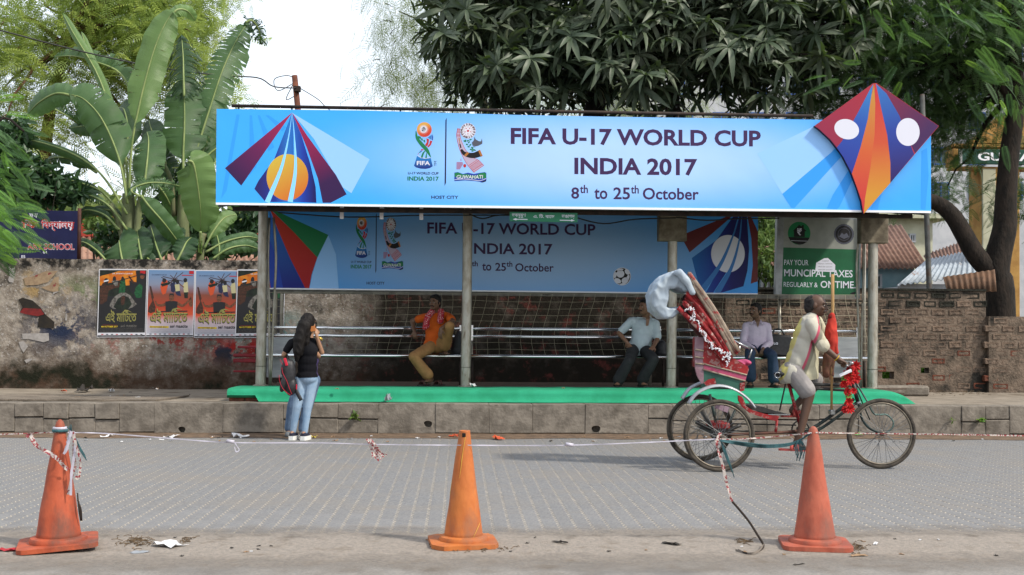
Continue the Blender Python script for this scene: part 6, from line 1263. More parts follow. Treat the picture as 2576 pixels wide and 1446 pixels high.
# --- woman with phone, seen from behind
Z = lambda x, y, Y: ay(660.3 + .2826 * x, 723.2 + .2826 * y, Y); WY = 13.85
J = dict(head=Z(408, 318, WY), neck=Z(392, 450, WY), ls=Z(258, 492, WY - .02), rs=Z(470, 488, WY + .03), le=Z(190, 598, WY - .03), lw=Z(225, 660, WY + .17), re=Z(528, 578, WY + .02), rw=Z(482, 430, WY - .06), pel=Z(395, 800, WY), lhip=Z(345, 830, WY), rhip=Z(440, 830, WY), lk=Z(308, 1065, WY - .03), la=Z(272, 1285, WY), lt=Z(300, 1330, WY + .10), rk=Z(400, 1070, WY - .02), ra=Z(376, 1290, WY - .02), rt=Z(405, 1335, WY + .08))
J['lt'].z = J['rt'].z = .06
blk = mat('black_top', (.006, .006, .008), (.010, .010, .012), scale=5, rough=.9, spec=.1); jean = mat('light_jeans', S(150, 182, 214), S(176, 200, 224), scale=5, rough=.85, bump=.12, bscale=60, c3=S(130, 164, 200), scale3=3)
t, bo, Mh = person('woman in a black top and light jeans with long hair talking on a phone', Vector((J['la'].x + .1, WY, 0)), J, (.45, .9, 0), (.6, .8, -.05), SK3, blk, jean, k=.82, hk=.93, sleeve2=(.62, .55), hem=.97, legw=.005, lg=.004, handdir=((.4, .8, -.4), (-.15, .1, 1)), handn=((-.3, -.6, .3), (.6, -.8, 0)), moustache=False, hips=1.02, gs=.012, wr=.0015, curl=(.5, .75), legr=(.072, .048, .031), thumb=(1, 1), armr=(.037, .031, .021), shirt_drop=.02, cutp=[(Z(395, 800, WY), Vector((.05, 0, -1)))])
hx = [ell(Z(400, 300, WY - .01), (.085, .092, .10)), cap(Z(375, 340, WY - .07), Z(330, 470, WY - .10), .085, .075), cap(Z(330, 470, WY - .10), Z(315, 560, WY - .11), .072, .06), cap(Z(315, 560, WY - .11), Z(305, 640, WY - .10), .055, .022), cap(Z(350, 480, WY - .09), Z(335, 590, WY - .10), .05, .03), cap(Z(400, 400, WY - .07), Z(395, 520, WY - .085), .045, .015)]
link('hair', fuse(hx, .007, 3, .007, 16, 3), m_hair, bo)
m_shoe = mat('navy_canvas', S(40, 44, 66), rough=.8); m_wsole = mat('white_sole', (.62, .62, .60), rough=.6)
for s in 'lr':
    an, toe = J[s + 'a'], J[s + 't']; d = toe - an; d.z = 0; d.normalize(); a0 = Vector((an.x, an.y, .055)); sho = link('shoe', fuse([cap(a0 - d * .03, a0 + d * .09, .036, .034), cap(a0 - d * .03 + Vector((0, 0, .02)), a0 + d * .02 + Vector((0, 0, .016)), .035, .035)], .006, 2), m_shoe, t)
    sd = d.cross(Vector((0, 0, 1))); out = [(.135, .02), (.11, .04), (.05, .044), (-.03, .04), (-.07, .028)]; c0 = Vector((an.x, an.y, .008)); MB().prism([c0 + d * a_ + sd * b_ for a_, b_ in out] + [c0 + d * a_ - sd * b_ for a_, b_ in out[::-1]], (0, 0, .05)).build('sole', m_wsole, sho)
ph = thing('mobile_phone', 'orange-backed mobile phone held to the ear of the woman in black', 'phone', Z(430, 380, WY - .09)); rp_ = Matrix.Rotation(-.12, 3, 'Y')
MB().box(Z(428, 370, WY - .085), (.115, .012, .064), rot=rp_, bev=.005).build('phone_body', mat('orange_case', S(206, 128, 66), rough=.4), ph); MB().ball(Z(418, 368, WY - .093), (.008, .003, .008), 10, 6).build('camera_lens', m_cable, ph)
# backpack on her left arm
bp = thing('backpack', 'black backpack with red trim hanging from the arm of the woman in black', 'backpack', Z(240, 950, WY - .1)); m_bp = mat('black_nylon', (.013, .013, .015), (.022, .022, .025), scale=20, rough=.5); m_rt = mat('red_trim', S(220, 40, 66), rough=.6)
Mb = Matrix.Rotation(.12, 3, 'Y')
link('bag_body', fuse([ell(Z(235, 790, WY - .12), (.078, .085, .20), Mb), ell(Z(215, 720, WY - .12), (.065, .08, .12), Mb), ell(Z(255, 880, WY - .12), (.07, .08, .11), Mb)], .008, 4, .004, 10), m_bp, bp); link('front_pocket', fuse([ell(Z(192, 850, WY - .15), (.045, .06, .115), Matrix.Rotation(.28, 3, 'Y'))], .008, 2), m_bp, bp)
MB().box(Z(207, 663, WY - .2), (.032, .02, .095), rot=Matrix.Rotation(-.3, 3, 'Y'), bev=.006).build('grab_handle', m_rt, bp)
for q in ([(158, 640), (168, 665), (180, 685)], [(172, 710), (180, 760), (215, 830), (240, 900), (262, 950)], [(148, 780), (152, 830), (175, 890), (215, 935), (250, 958)]): MB().tube(spline([Z(x, y, WY - .205) for x, y in q], 12), .0028, 6).build('piping', m_rt, bp, smooth=True)
MB().box(Z(303, 885, WY - .16), (.014, .02, .06), bev=.003).build('side_tab', m_rt, bp); MB().tube(spline([Z(290, 900, WY - .13), Z(315, 950, WY - .14), Z(345, 1005, WY - .15)], 8), .012, 6, flat=2).build('loose_strap', m_bp, bp, smooth=True); MB().tube(spline([Z(230, 640, WY - .08), Z(215, 600, WY - .02), Z(200, 625, WY + .06), Z(250, 700, WY - .02)], 12), .012, 6, flat=2).build('shoulder_strap', m_bp, bp, smooth=True)
# --- companion almost hidden behind her
W2 = 14.25
J = dict(head=Z(425, 345, W2), neck=Z(420, 470, W2), ls=Z(492, 500, W2), rs=Z(330, 500, W2), le=Z(498, 612, W2 - .02), lw=Z(445, 560, W2 - .16), re=Z(300, 620, W2), rw=Z(350, 690, W2 - .12), pel=Z(400, 800, W2), lhip=Z(450, 830, W2), rhip=Z(350, 830, W2), lk=Z(395, 1070, W2 - .02), la=Z(352, 1262, W2), lt=Z(352, 1300, W2 - .1), rk=Z(268, 1060, W2 - .03), ra=Z(232, 1255, W2), rt=Z(225, 1290, W2 - .1))
J['lt'].z = J['rt'].z = .05
t, bo, Mh = person('companion in jeans standing almost hidden behind the woman in black', Vector((J['la'].x, W2, 0)), J, (-.1, -1, 0), (-.1, -1, 0), SK3, cot('purple_top', S(76, 62, 110), S(60, 50, 92)), mat('mid_jeans', S(118, 142, 172), S(92, 116, 148), scale=9, rough=.85, bump=.3), k=.80, hk=.9, sleeve2=(.4, .4), hem=.97, legw=.016, moustache=False, gs=.012, wr=.004, legr=(.078, .052, .034), armr=(.036, .03, .021))
hair_cap(bo, J['head'], Mh, .95)
for s in 'lr': link('shoe', fuse([cap(Vector((J[s + 'a'].x, J[s + 'a'].y + .02, .045)), Vector((J[s + 't'].x, J[s + 't'].y, .04)), .04, .036)], .007, 2), mat('grey_shoe', S(120, 124, 128), rough=.8), t)
wt = MB().ring(Z(512, 455, W2 - .12), (.5, .2, 1), .03, .008, 20, 6, flat=2.2).build('wrist_watch', mat('gold_watch', S(220, 190, 90), rough=.35, metal=.6), t, smooth=True)
# --- bags on the bench
Z = lambda x, y, Y: ay(1509.4 + .1957 * x, 723.2 + .1957 * y, Y)
bg1 = thing('shoulder_bag', 'plain black bag standing on the bench beside the man in pale blue', 'bag', Vector((Z(790, 880, 16.45).x, 16.45, SZ + .03))); link('bag_body', fuse([ell(Z(785, 790, 16.5), (.085, .10, .13)), ell(Z(780, 840, 16.5), (.095, .11, .06))], .01, 4, .008, 9), m_bp, bg1); MB().tube(spline([Z(740, 720, 16.48), Z(780, 660, 16.5), Z(820, 720, 16.48)], 10), .009, 6).build('handle', m_bp, bg1, smooth=True)
bg2 = thing('laptop_bag', 'black bag with red and white logo on the bench beside the man in lilac', 'bag', Vector((Z(2290, 900, 16.5).x, 16.5, SZ + .03))); MB().box(Z(2295, 745, 16.5), (.36, .12, .32), rot=Matrix.Rotation(.08, 3, 'Y'), bev=.04).build('bag_body', m_bp, bg2); MB().tube(spline([Z(2220, 620, 16.47), Z(2240, 545, 16.47), Z(2320, 540, 16.47), Z(2370, 610, 16.47)], 14), .012, 6).build('handle', m_bp, bg2, smooth=True)
pr = Print(16.432); zz = lambda x, y: (1509.4 + .1957 * x, 723.2 + .1957 * y); pr.disc(*zz(2216, 712), 2.7, 3.4, 'red', 1, 16); pr.text('LG', *[zz(2234, 0)[0], zz(2287, 0)[0], zz(0, 733)[1], zz(0, 706)[1]], 'w', 1, bold=.02); pr.done('logo_print', bg2)
Z = lambda x, y, Y: ay(974.8 + .19566 * x, 723.2 + .19566 * y, Y)
sk = thing('cloth_sack', 'slumped dark grey sack on the bench beside the middle post', 'sack', Vector((Z(900, 890, 16.5).x, 16.5, SZ + .03))); link('sack_body', fuse([ell(Z(905, 730, 16.52), (.075, .09, .19), Matrix.Rotation(.12, 3, 'Y')), ell(Z(885, 810, 16.52), (.075, .09, .09)), cap(Z(860, 860, 16.5), Z(870, 890, 16.48), .03, .015)], .009, 4, .01, 8), cot('grey_sack', S(64, 66, 70), S(50, 52, 56)), sk)
# ================================================================== cycle rickshaw
YN, YF, YC = 10.75, 11.62, 11.16
Z1 = lambda x, y, Y: ay(1635.2 + .28278 * x, 660.3 + .28278 * y, Y)
Z2 = lambda x, y, Y: ay(1635.2 + .26856 * x, 943.4 + .26856 * y, Y)
Z3 = lambda x, y, Y: ay(1886.7 + .3132 * x, 710.7 + .3132 * y, Y)
m_tyre = mat('dusty_tyre', S(98, 90, 80), S(64, 60, 56), scale=12, rough=.95, bump=.3, bscale=80); m_rim = mat('dull_rim', S(150, 142, 128), S(120, 110, 98), scale=14, rough=.45, metal=.6); m_spk = mat('spoke_wire', S(130, 132, 134), rough=.4, metal=.7)
m_frm = mat('dark_green_frame', S(34, 56, 54), S(24, 34, 34), scale=14, rough=.5, c3=S(70, 50, 40), scale3=9); m_bfr = mat('black_frame', (.016, .016, .016), (.03, .028, .026), scale=12, rough=.45)
m_rpt = mat('worn_red_paint', S(176, 40, 42), S(140, 30, 34), scale=9, rough=.5, c3=S(176, 130, 124), scale3=20, lo3=.55, hi3=.6); m_gpt = mat('worn_green_paint', S(62, 112, 96), S(48, 92, 80), scale=7, rough=.55, c3=S(120, 96, 84), scale3=9, lo3=.58, hi3=.66)
m_ppt = mat('pink_band', S(206, 84, 124), S(176, 84, 112), scale=12, rough=.6, c3=S(160, 130, 124), scale3=10); m_beige = mat('beige_trim', S(190, 176, 156), S(150, 128, 112), scale=12, rough=.6); m_lilac = mat('faded_panel', S(164, 136, 146), S(146, 110, 122), scale=9, rough=.6)
m_rib_ = mat('hood_rib', S(170, 154, 136), S(140, 120, 104), scale=16, rough=.7, c3=S(160, 48, 50), scale3=9, lo3=.55, hi3=.6); m_hood = mat('red_hood_cloth', S(176, 40, 44), S(132, 30, 36), scale=12, rough=.7, bump=.4, bscale=30, c3=S(200, 164, 154), scale3=16, lo3=.57, hi3=.61); m_plast_ = mat('pale_plastic_sheet', S(206, 220, 230), S(190, 206, 222), scale=4, rough=.35, spec=.4, bump=.25, bscale=14, trans=.12)
m_guard = mat('silver_mudguard', S(206, 210, 216), S(178, 180, 184), scale=10, rough=.35, metal=.3, c3=S(120, 100, 84), scale3=16, lo3=.62, hi3=.68); m_chr = mat('scratched_chrome', S(200, 204, 206), S(160, 160, 160), scale=20, rough=.22, metal=.9)
rk_base = Vector((az(1810, 1188, .006).x + .6, YC, .006))
rk = thing('cycle_rickshaw', 'red and green cycle rickshaw with a folded hood crossing in front of the shelter', 'rickshaw', rk_base)
WR = .345
def wheel(c_, yaw=0.0):
    c_ = Vector(c_); ax = Vector((math.sin(yaw), math.cos(yaw), 0)); w = MB().ring(c_, ax, WR - .020, .020, 56, 10).build('wheel', m_tyre, rk, smooth=True)
    MB().ring(c_, ax, WR - .046, .011, 56, 6, flat=1.4).build('rim', m_rim, w, smooth=True)
    mb = MB(); x = Vector((ax.y, -ax.x, 0)); z = Vector((0, 0, 1))
    for i in range(36):
        a = 2 * PI * i / 36; b = a + (.9 if i % 4 < 2 else -.9); s = .03 if i % 2 else -.03
        mb.tube([c_ + ax * s + (x * math.cos(b) + z * math.sin(b)) * .028, c_ + (x * math.cos(a) + z * math.sin(a)) * (WR - .05)], .0021, 4, caps=False)
    o = mb.build('spokes', m_spk, w, fix=False); o['kind'] = 'stuff'
    MB().tube([c_ - ax * .045, c_ + ax * .045], [.022, .022], 12).build('hub', m_rim, w, smooth=True)
    return w
cn = ay(1809, 1095.5, YN); cn.z = WR + .007; cf_ = Vector((cn.x - .0, YF, WR + .007)); cfw = ay(2217, 1092, 11.0); cfw.z = WR + .007; WFY = cfw.y
wheel(cn); wheel(cf_); wheel(cfw, .02)
MB().tube([cn, cf_], .018, 10).build('axle', m_bfr, rk, smooth=True)
for x, a_ in ((0, 0), ): MB().tube([cn + Vector((0, .13, 0)), cn + Vector((0, .19, 0))], .05, 14).build('sprocket', m_bfr, rk, smooth=True)
# near and far mudguards
def guard(pts, Y, w=.085):
    P = spline([Z2(x, y, Y) for x, y in pts], 22); mb = MB(); V = []; n = len(P); K = 5
    for i in range(n):
        d = (P[min(i + 1, n - 1)] - P[max(i - 1, 0)]).normalized(); nr = Vector((-d.z, 0, d.x)); nr = nr if nr.z > 0 or i > n * .7 or i < n * .3 else -nr
        for k in range(K):
            f = k / (K - 1) * 2 - 1; V.append(tuple(P[i] + Vector((0, f * w / 2, 0)) + nr * (.014 * (1 - f * f))))
    o = npmesh('mudguard', np.array(V), np.array([(i * K + k, i * K + k + 1, (i + 1) * K + k + 1, (i + 1) * K + k) for i in range(n - 1) for k in range(K - 1)]), m_guard, rk, smooth=True); s = o.modifiers.new('t', 'SOLIDIFY'); s.thickness = .006
    MB().tube([p + Vector((0, -w / 2, 0)) for p in P], .007, 6).build('mudguard_lip', m_guard, o, smooth=True)
guard([(362, 270), (420, 190), (520, 128), (640, 104), (760, 128), (860, 185), (930, 248), (975, 308)], YN + .02, .10); guard([(300, 225), (360, 140), (430, 95), (500, 74), (600, 80), (700, 120)], YF - .02, .10)
# passenger box: two side panels, back, seat, footboard
def panel(name, pts, Y, th, m, conv=Z1): return MB().prism([conv(x, y, Y) for x, y in pts], (0, th, 0)).build(name, m, rk)
for Y, th in ((10.93, .03), (11.40, .03)):
    panel('side_panel', [(480, 700), (520, 690), (640, 820), (760, 858), (870, 925), (880, 950), (862, 1003), (470, 905)], Y, th, m_rpt); panel('back_column', [(405, 660), (478, 668), (478, 1068), (462, 1082), (420, 1010), (403, 940), (400, 790)], Y + .002, th, m_lilac)
    panel('pink_band', [(478, 912), (860, 1012), (848, 1052), (478, 950)], Y - .002, th, m_ppt)
    for a_ in (((470, 900), (862, 1001)), ((470, 950), (848, 1055)), ((402, 775), (478, 785)), ((400, 840), (478, 850)), ((402, 898), (478, 905))): MB().tube([Z1(*a_[0], Y - .004), Z1(*a_[1], Y - .004)], .008, 6).build('trim_strip', m_beige, rk, smooth=True)
    panel('lower_panel', [(408, 950), (478, 958), (846, 1060), (832, 1130), (800, 1150), (640, 1100), (560, 1110), (470, 1068), (425, 1010)], Y + .004, th, m_gpt)
    panel('lower_patch', [(478, 1070), (520, 1040), (575, 1030), (590, 1075), (540, 1100), (500, 1096)], Y - .003, .01, m_rpt); panel('front_column', [(800, 1075), (846, 1062), (838, 1140), (800, 1150)], Y - .003, .03, m_rpt)
    MB().tube([Z1(905, 770, Y), Z1(800, 725, Y), Z1(720, 682, Y)], .012, 8).build('armrest', m_chr, rk, smooth=True); MB().tube([Z1(905, 770, Y), Z1(882, 850, Y)], .010, 8).build('armrest_post', m_chr, rk, smooth=True); MB().tube([Z1(800, 740, Y), Z1(785, 810, Y)], .010, 8).build('armrest_post', m_chr, rk, smooth=True)
MB().box((Z1(440, 800, YC).x, YC, (Z1(440, 660, YC).z + Z1(440, 940, YC).z) / 2), (.05, .44, .30), bev=.01).build('backrest', m_rpt, rk)
MB().box((Z1(640, 950, YC).x, YC, Z1(640, 935, YC).z), (.40, .44, .07), bev=.02).build('seat_base', m_rpt, rk); link('seat_cushion', fuse([ell(Z1(700, 905, YC), (.20, .23, .05)), ell(Z1(835, 890, YC), (.055, .22, .035))], .012, 3), mat('pink_cushion', S(222, 92, 138), S(200, 76, 120), scale=8, rough=.6), rk)
MB().box((Z1(640, 1080, YC).x, YC, Z1(640, 1075, YC).z), (.34, .4, .10), bev=.01).build('under_box', m_gpt, rk)
for Y in (10.95, 11.38): panel('foot_beam', [(828, 190), (868, 205), (900, 290), (960, 330), (1080, 365), (1215, 385), (1185, 435), (1080, 405), (940, 358), (868, 300), (830, 240)], Y, .035, m_rpt, Z2)
MB().prism([Z2(985, 300, 10.96), Z2(1060, 300, 10.96), Z2(1230, 355, 10.96), Z2(1255, 372, 10.96), Z2(1050, 350, 10.96)], (0, .43, 0)).build('footboard', m_bfr, rk); MB().box(Z2(1150, 358, 11.17), (.22, .44, .012), bev=.003).build('foot_trim', m_chr, rk)
# folded hood: a fan of bent ribs with cloth between, hinged at the front of the box
hp = (735, 885)
ribtops = [(345, 95), (372, 150), (385, 205), (330, 270), (300, 350), (250, 400)]
for Y in (10.90, 11.44):
    for i, (x, y) in enumerate(ribtops):
        hx_ = 790 - i * 22; hy_ = 800 + i * 18
        MB().tube(spline([Z1(hx_, hy_, Y), Z1((hx_ + x) / 2 + 12, (hy_ + y) / 2 - 14, Y - (.01 if Y < 11 else -.01)), Z1(x, y, Y)], 10), [.015] * 10, 6, flat=1.6).build('hood_rib', m_rib_ if i < 3 else m_hood, rk, smooth=True)
for i, (x, y) in enumerate(ribtops[:5]): MB().tube([Z1(x, y, 10.90), Z1(x, y, 11.44)], .014, 8).build('hood_bow', m_rib_, rk, smooth=True)
def hood_cloth(Y0, Y1, name):
    pts = []; n = 22
    for i in range(n):                         # concertina of red cloth along the ribs
        f = i / (n - 1); a0 = Vector((330 + 60 * (1 - f) - 40 * f, 130 + 250 * f)); b0 = Vector((790 - 110 * f, 790 + 90 * f)); pts.append((a0, b0, (1 if i % 2 else -1)))
    V = []; F_ = []; K = 12
    for a0, b0, s in pts:
        for k in range(K):
            t = k / (K - 1); q = a0.lerp(b0, t); q += Vector((10 * math.sin(t * 7 + s), -12 * math.sin(PI * t))); Y = Y0 + .02 * s + .012 * math.sin(t * 9 + a0.y); V.append(tuple(Z1(q.x, q.y, Y)))
    F_ = [(i * K + k, i * K + k + 1, (i + 1) * K + k + 1, (i + 1) * K + k) for i in range(n - 1) for k in range(K - 1)]
    o = npmesh(name, np.array(V), np.array(F_), m_hood, rk, smooth=True); s = o.modifiers.new('t', 'SOLIDIFY'); s.thickness = .008
hood_cloth(10.915, 0, 'hood_cloth'); hood_cloth(11.425, 0, 'hood_cloth')
link('hood_fold', fuse([cap(Z1(340, 330, 11.05), Z1(340, 330, 11.4), .05, .05), cap(Z1(420, 470, 11.0), Z1(420, 470, 11.4), .06, .06), cap(Z1(520, 640, 11.0), Z1(520, 640, 11.4), .06, .06), cap(Z1(620, 790, 11.0), Z1(620, 790, 11.4), .055, .055), cap(Z1(300, 420, 11.05), Z1(640, 850, 11.05), .045, .045), cap(Z1(300, 420, 11.38), Z1(640, 850, 11.38), .045, .045)], .012, 3, .012, 12), mat('dark_hood_inside', S(90, 44, 46), S(60, 34, 38), scale=9, rough=.8), rk)
# pale plastic sheet drooping from the hood end
ol = [(240, 78), (150, 118), (80, 190), (38, 280), (32, 350), (62, 430), (130, 488), (205, 486), (292, 428), (276, 402), (190, 412), (138, 402), (158, 300), (166, 232), (240, 216), (345, 262), (335, 200), (300, 110)]
link('plastic_sheet', fuse([('p', [Z1(x, y, 10.93) for x, y in ol], Vector((0, .46, 0)))], .009, 2, .016, 12, 2.2), m_plast_, rk); link('sheet_roll', fuse([cap(Z1(262, 95, 10.88), Z1(335, 175, 10.88), .040, .036), cap(Z1(335, 175, 10.88), Z1(378, 268, 10.88), .036, .026), cap(Z1(235, 92, 10.9), Z1(262, 95, 10.88), .03, .04)], .008, 2, .006, 14), m_plast_, rk)
# white bead garland on the hood
gd = thing('bead_garland', 'string of white paper petals draped down the rickshaw hood', 'garland', Z1(500, 640, 10.86)); m_pet = mat('white_petal', (.66, .66, .70), rough=.6)
gp = spline([Z1(x, y, 10.868) for x, y in ((325, 425), (365, 405), (400, 470), (360, 500), (430, 525), (445, 600), (500, 635), (490, 690), (550, 715), (545, 760), (610, 770), (650, 800), (715, 815), (650, 850), (700, 840), (684, 915))], 90); pm = MB().ball((0, 0, 0), (.008, .006, .0045), 6, 4).mesh('petal'); pm.materials.append(m_pet)
for i, p in enumerate(gp):
    for q in range(2 if i < 50 else 3):
        o = bpy.data.objects.new('petal', pm); COL.objects.link(o); o.parent = gd; o.location = p - ROOT[gd.name] + Vector((random.gauss(0, .008), random.gauss(0, .006), random.gauss(0, .008))); o.rotation_euler = (random.uniform(0, 3), random.uniform(0, 3), random.uniform(0, 3)); o.scale = [random.uniform(.7, 1.35)] * 3
MB().tube(gp, .002, 4).build('string', m_pet, gd)
# frame of the cycle
def bar(name, pts, r, m=m_frm, n=8, sm=12): return MB().tube(spline(pts, sm) if len(pts) > 2 else pts, r, n).build(name, m, rk, smooth=True)
YF0 = 11.08
bar('top_tube', [Z3(330, 815, YF0), Z3(815, 826, YF0)], .016, m_bfr); bar('top_tube', [Z3(330, 840, YF0), Z3(800, 868, YF0)], .014, m_bfr); bar('down_tube', [Z3(400, 1185, YF0), Z3(520, 1160, YF0), Z3(835, 935, YF0)], .017, m_frm, sm=10); bar('down_tube', [Z3(420, 1200, YF0), Z3(560, 1178, YF0), Z3(852, 968, YF0)], .015, m_frm, sm=10)
bar('head_tube', [Z3(822, 790, YF0), Z3(868, 965, YF0)], .021, m_bfr); bar('head_lug', [Z3(866, 955, YF0 - .0), Z3(876, 985, YF0)], .027, m_chr)
for dy in (-.045, .045): bar('fork_blade', [Z3(876, 985, YF0), Z3(884, 1040, YF0 + dy), Z3(905, 1105, YF0 + dy), Z3(960, 1170, cfw.y + dy), Vector((cfw.x, cfw.y + dy, cfw.z))], .013, m_frm, sm=14)
bar('brake_rod', [Z2(1935, 80, YF0 - .05), Z2(2030, 240, YF0 - .05), Z2(2090, 355, YF0 - .05), Z2(2140, 372, YF0 - .05), Z2(2215, 372, YF0 - .05), Z2(2275, 430, YF0 - .05), Z2(2270, 495, YF0 - .05), Z2(2205, 545, YF0 - .05)], .009, mat('green_rod', S(120, 148, 140), S(90, 110, 104), scale=9, rough=.4, metal=.4), sm=30); bar('brake_rod', [Z2(1920, 90, YF0 + .05), Z2(1990, 260, YF0 + .05), Z2(2060, 420, YF0 + .05)], .007, m_frm)
bar('seat_tube', [Z3(300, 770, YF0), Z3(410, 1180, YF0)], .017, m_rpt); 
for dy in (-.06, .06): bar('seat_strut', [Z3(290, 790, YF0 + dy * .3), Z2(1215, 330, 11.15 + dy * 2)], .008, m_bfr)
bar('stem', [Z3(822, 800, YF0), Z3(800, 705, YF0)], .014, m_chr)
bar('handlebar', [Z3(775, 668, YF0 - .26), Z3(800, 672, YF0 - .16), Z3(808, 700, YF0 - .03), Z3(808, 700, YF0 + .03), Z3(800, 672, YF0 + .16), Z3(775, 668, YF0 + .26)], .012, m_chr, sm=22); MB().ball(Z3(812, 648, YF0 - .14), (.028, .028, .02), 14, 8).build('bell', m_chr, rk, smooth=True)
link('saddle', fuse([ell(Z3(285, 735, YF0), (.12, .09, .035)), ell(Z3(370, 742, YF0), (.09, .035, .028))], .008, 3), m_bfr, rk); MB().ring(Z3(222, 745, YF0 - .06), (0, 1, 0), .027, .005, 20, 6).build('saddle_spring', m_chr, rk, smooth=True); bar('saddle_clamp', [Z3(300, 745, YF0), Z3(305, 800, YF0)], .022, m_bfr)
bb_ = Z3(405, 1180, YF0); MB().ring(bb_, (0, 1, 0), .085, .008, 30, 6).build('chainring', m_bfr, rk, smooth=True); MB().tube([bb_ - Vector((0, .07, 0)), bb_ + Vector((0, .07, 0))], .022, 10).build('bottom_bracket', m_bfr, rk, smooth=True)
pn, pf = Z3(428, 1335, YF0 - .14), Z3(412, 1062, YF0 + .14)
for p_, sg_ in ((pn, -1), (pf, 1)):
    MB().tube([bb_ + Vector((0, sg_ * .075, 0)), Vector((p_.x, YF0 + sg_ * .09, p_.z))], .011, 8).build('crank', m_chr, rk, smooth=True); pd = MB().box(p_, (.09, .085, .022), bev=.005).build('pedal', m_bfr, rk)
for a_, b_ in (((1370, 470), (700, 455)), ((1370, 545), (720, 520)), ): bar('chain_run', [Z2(*a_, YF0 - .02), Z2(*b_, YF0 + .02)], .007, m_bfr)
for Y in (10.98, 11.34): bar('rear_frame', [Z3(410, 1190, YF0), Z2(1180, 540, Y), Z2(700, 560, Y)], .014, mat('rust_bar', S(112, 72, 58), S(80, 54, 46), scale=9, rough=.7)); bar('frame_post', [Z2(1190, 420, Y), Z2(1175, 545, Y)], .014, m_rpt); bar('body_stay', [Z2(480, 330, Y), Z2(600, 540, Y)], .02, m_bfr); bar('body_stay', [Z2(560, 180, Y), Z2(640, 560, Y)], .014, m_frm); bar('body_stay', [Z2(800, 330, Y), Z2(680, 560, Y)], .012, m_frm); bar('leaf_spring', [Z2(430, 440, Y), Z2(560, 500, Y), Z2(700, 520, Y), Z2(850, 470, Y)], .018, m_bfr)
MB().box(Z2(635, 465, 11.1), (.17, .3, .06), bev=.01).build('axle_plate', m_rpt, rk); MB().box(Z2(680, 300, 11.3), (.14, .006, .075), rot=Matrix.Rotation(.35, 3, 'Y'), bev=.002).build('number_plate', mat('plate_pale', S(196, 170, 186), S(170, 140, 160), scale=9, rough=.6), rk)
# garland of cloth flowers on the handlebar
fg = thing('flower_garland', 'garland of red cloth flowers and green leaves on the rickshaw handlebar', 'garland', Z3(800, 830, YF0 - .1)); m_fl = mat('red_flower', S(226, 36, 36), S(196, 24, 30), scale=14, rough=.7, trans=.15); m_fg = mat('green_bud', S(160, 196, 96), S(120, 160, 70), scale=14, rough=.7)
def blossom(c_, r, m):
    mb = MB(); n = 9
    for i in range(n):
        a = 2 * PI * i / n; d = Vector((math.cos(a), random.uniform(-.6, .2), math.sin(a))).normalized(); s = d.cross(Vector((0, 1, 0))).normalized(); b = Vector(c_)
        for sg_ in (1, .6): mb.add([b, b + d * r * .6 * sg_ + s * r * .28, b + d * r * sg_ + Vector((0, -.25 * r, 0)), b + d * r * .6 * sg_ - s * r * .28], [(0, 1, 2, 3)])
    return mb
for (x, y, r, k) in ((845, 670, .055, 0), (800, 700, .05, 0), (770, 740, .05, 0), (840, 730, .045, 0), (850, 775, .05, 0), (800, 790, .05, 0), (750, 815, .045, 0), (820, 745, .04, 1), (755, 775, .035, 1), (830, 870, .035, 0), (780, 875, .045, 0), (790, 915, .04, 1), (790, 960, .05, 0), (760, 1020, .04, 0), (800, 1015, .05, 0), (855, 700, .03, 1)):
    blossom(Z3(x, y, YF0 - .12 + random.uniform(-.03, .03)), r * 1.1, 0).build('flower' if k == 0 else 'bud', m_fl if k == 0 else m_fg, fg, fix=False)
MB().tube(spline([Z3(845, 670, YF0 - .1), Z3(790, 760, YF0 - .1), Z3(785, 900, YF0 - .08), Z3(790, 1015, YF0 - .06)], 12), .006, 5).build('string', m_fg, fg); MB().tube([Z3(720, 748, YF0 - .15), Z3(815, 705, YF0 - .15)], .008, 5, flat=2).build('ribbon', m_pet, fg)
# wooden pole wrapped in red cloth
wp = thing('wrapped_pole', 'wooden pole wrapped in faded red cloth standing on the rickshaw frame', 'pole', Z3(656, 1035, YF0 - .03)); m_wood = mat('bare_wood', S(206, 168, 112), S(178, 138, 88), scale=10, rough=.7, stretch=(6, 6, .6)); PYW = YF0 - .04
MB().tube([Z3(655, 1040, PYW), Z3(657, 500, PYW), Z3(664, 200, PYW), Z3(663, -66, PYW)], [.012, .013, .016, .018], 10).build('pole', m_wood, wp, smooth=True); MB().box(Z3(657, 1042, PYW), (.055, .07, .05), bev=.01).build('clamp', m_chr, wp)
link('cloth_wrap', fuse([cap(Z3(655, 265, PYW), Z3(650, 400, PYW + .01), .026, .056), cap(Z3(650, 400, PYW + .01), Z3(640, 590, PYW + .02), .056, .05), cap(Z3(672, 300, PYW), Z3(684, 560, PYW), .022, .028)], .007, 3, .010, 16), mat('faded_red_cloth', S(214, 66, 48), S(186, 52, 42), scale=9, rough=.85), wp)
link('cloth_tail', fuse([cap(Z3(625, 600, PYW + .01), Z3(612, 740, PYW + .02), .05, .028), cap(Z3(665, 620, PYW), Z3(660, 740, PYW), .022, .018)], .007, 2, .008, 16), mat('brown_cloth', S(132, 84, 66), S(104, 72, 58), scale=9, rough=.85, c3=S(84, 110, 70), scale3=5), wp)
MB().tube([Z3(652, 262, PYW - .0), Z3(652, 290, PYW)], .032, 10).build('tie', mat('dark_red_tie', S(120, 30, 30), rough=.8), wp, smooth=True)
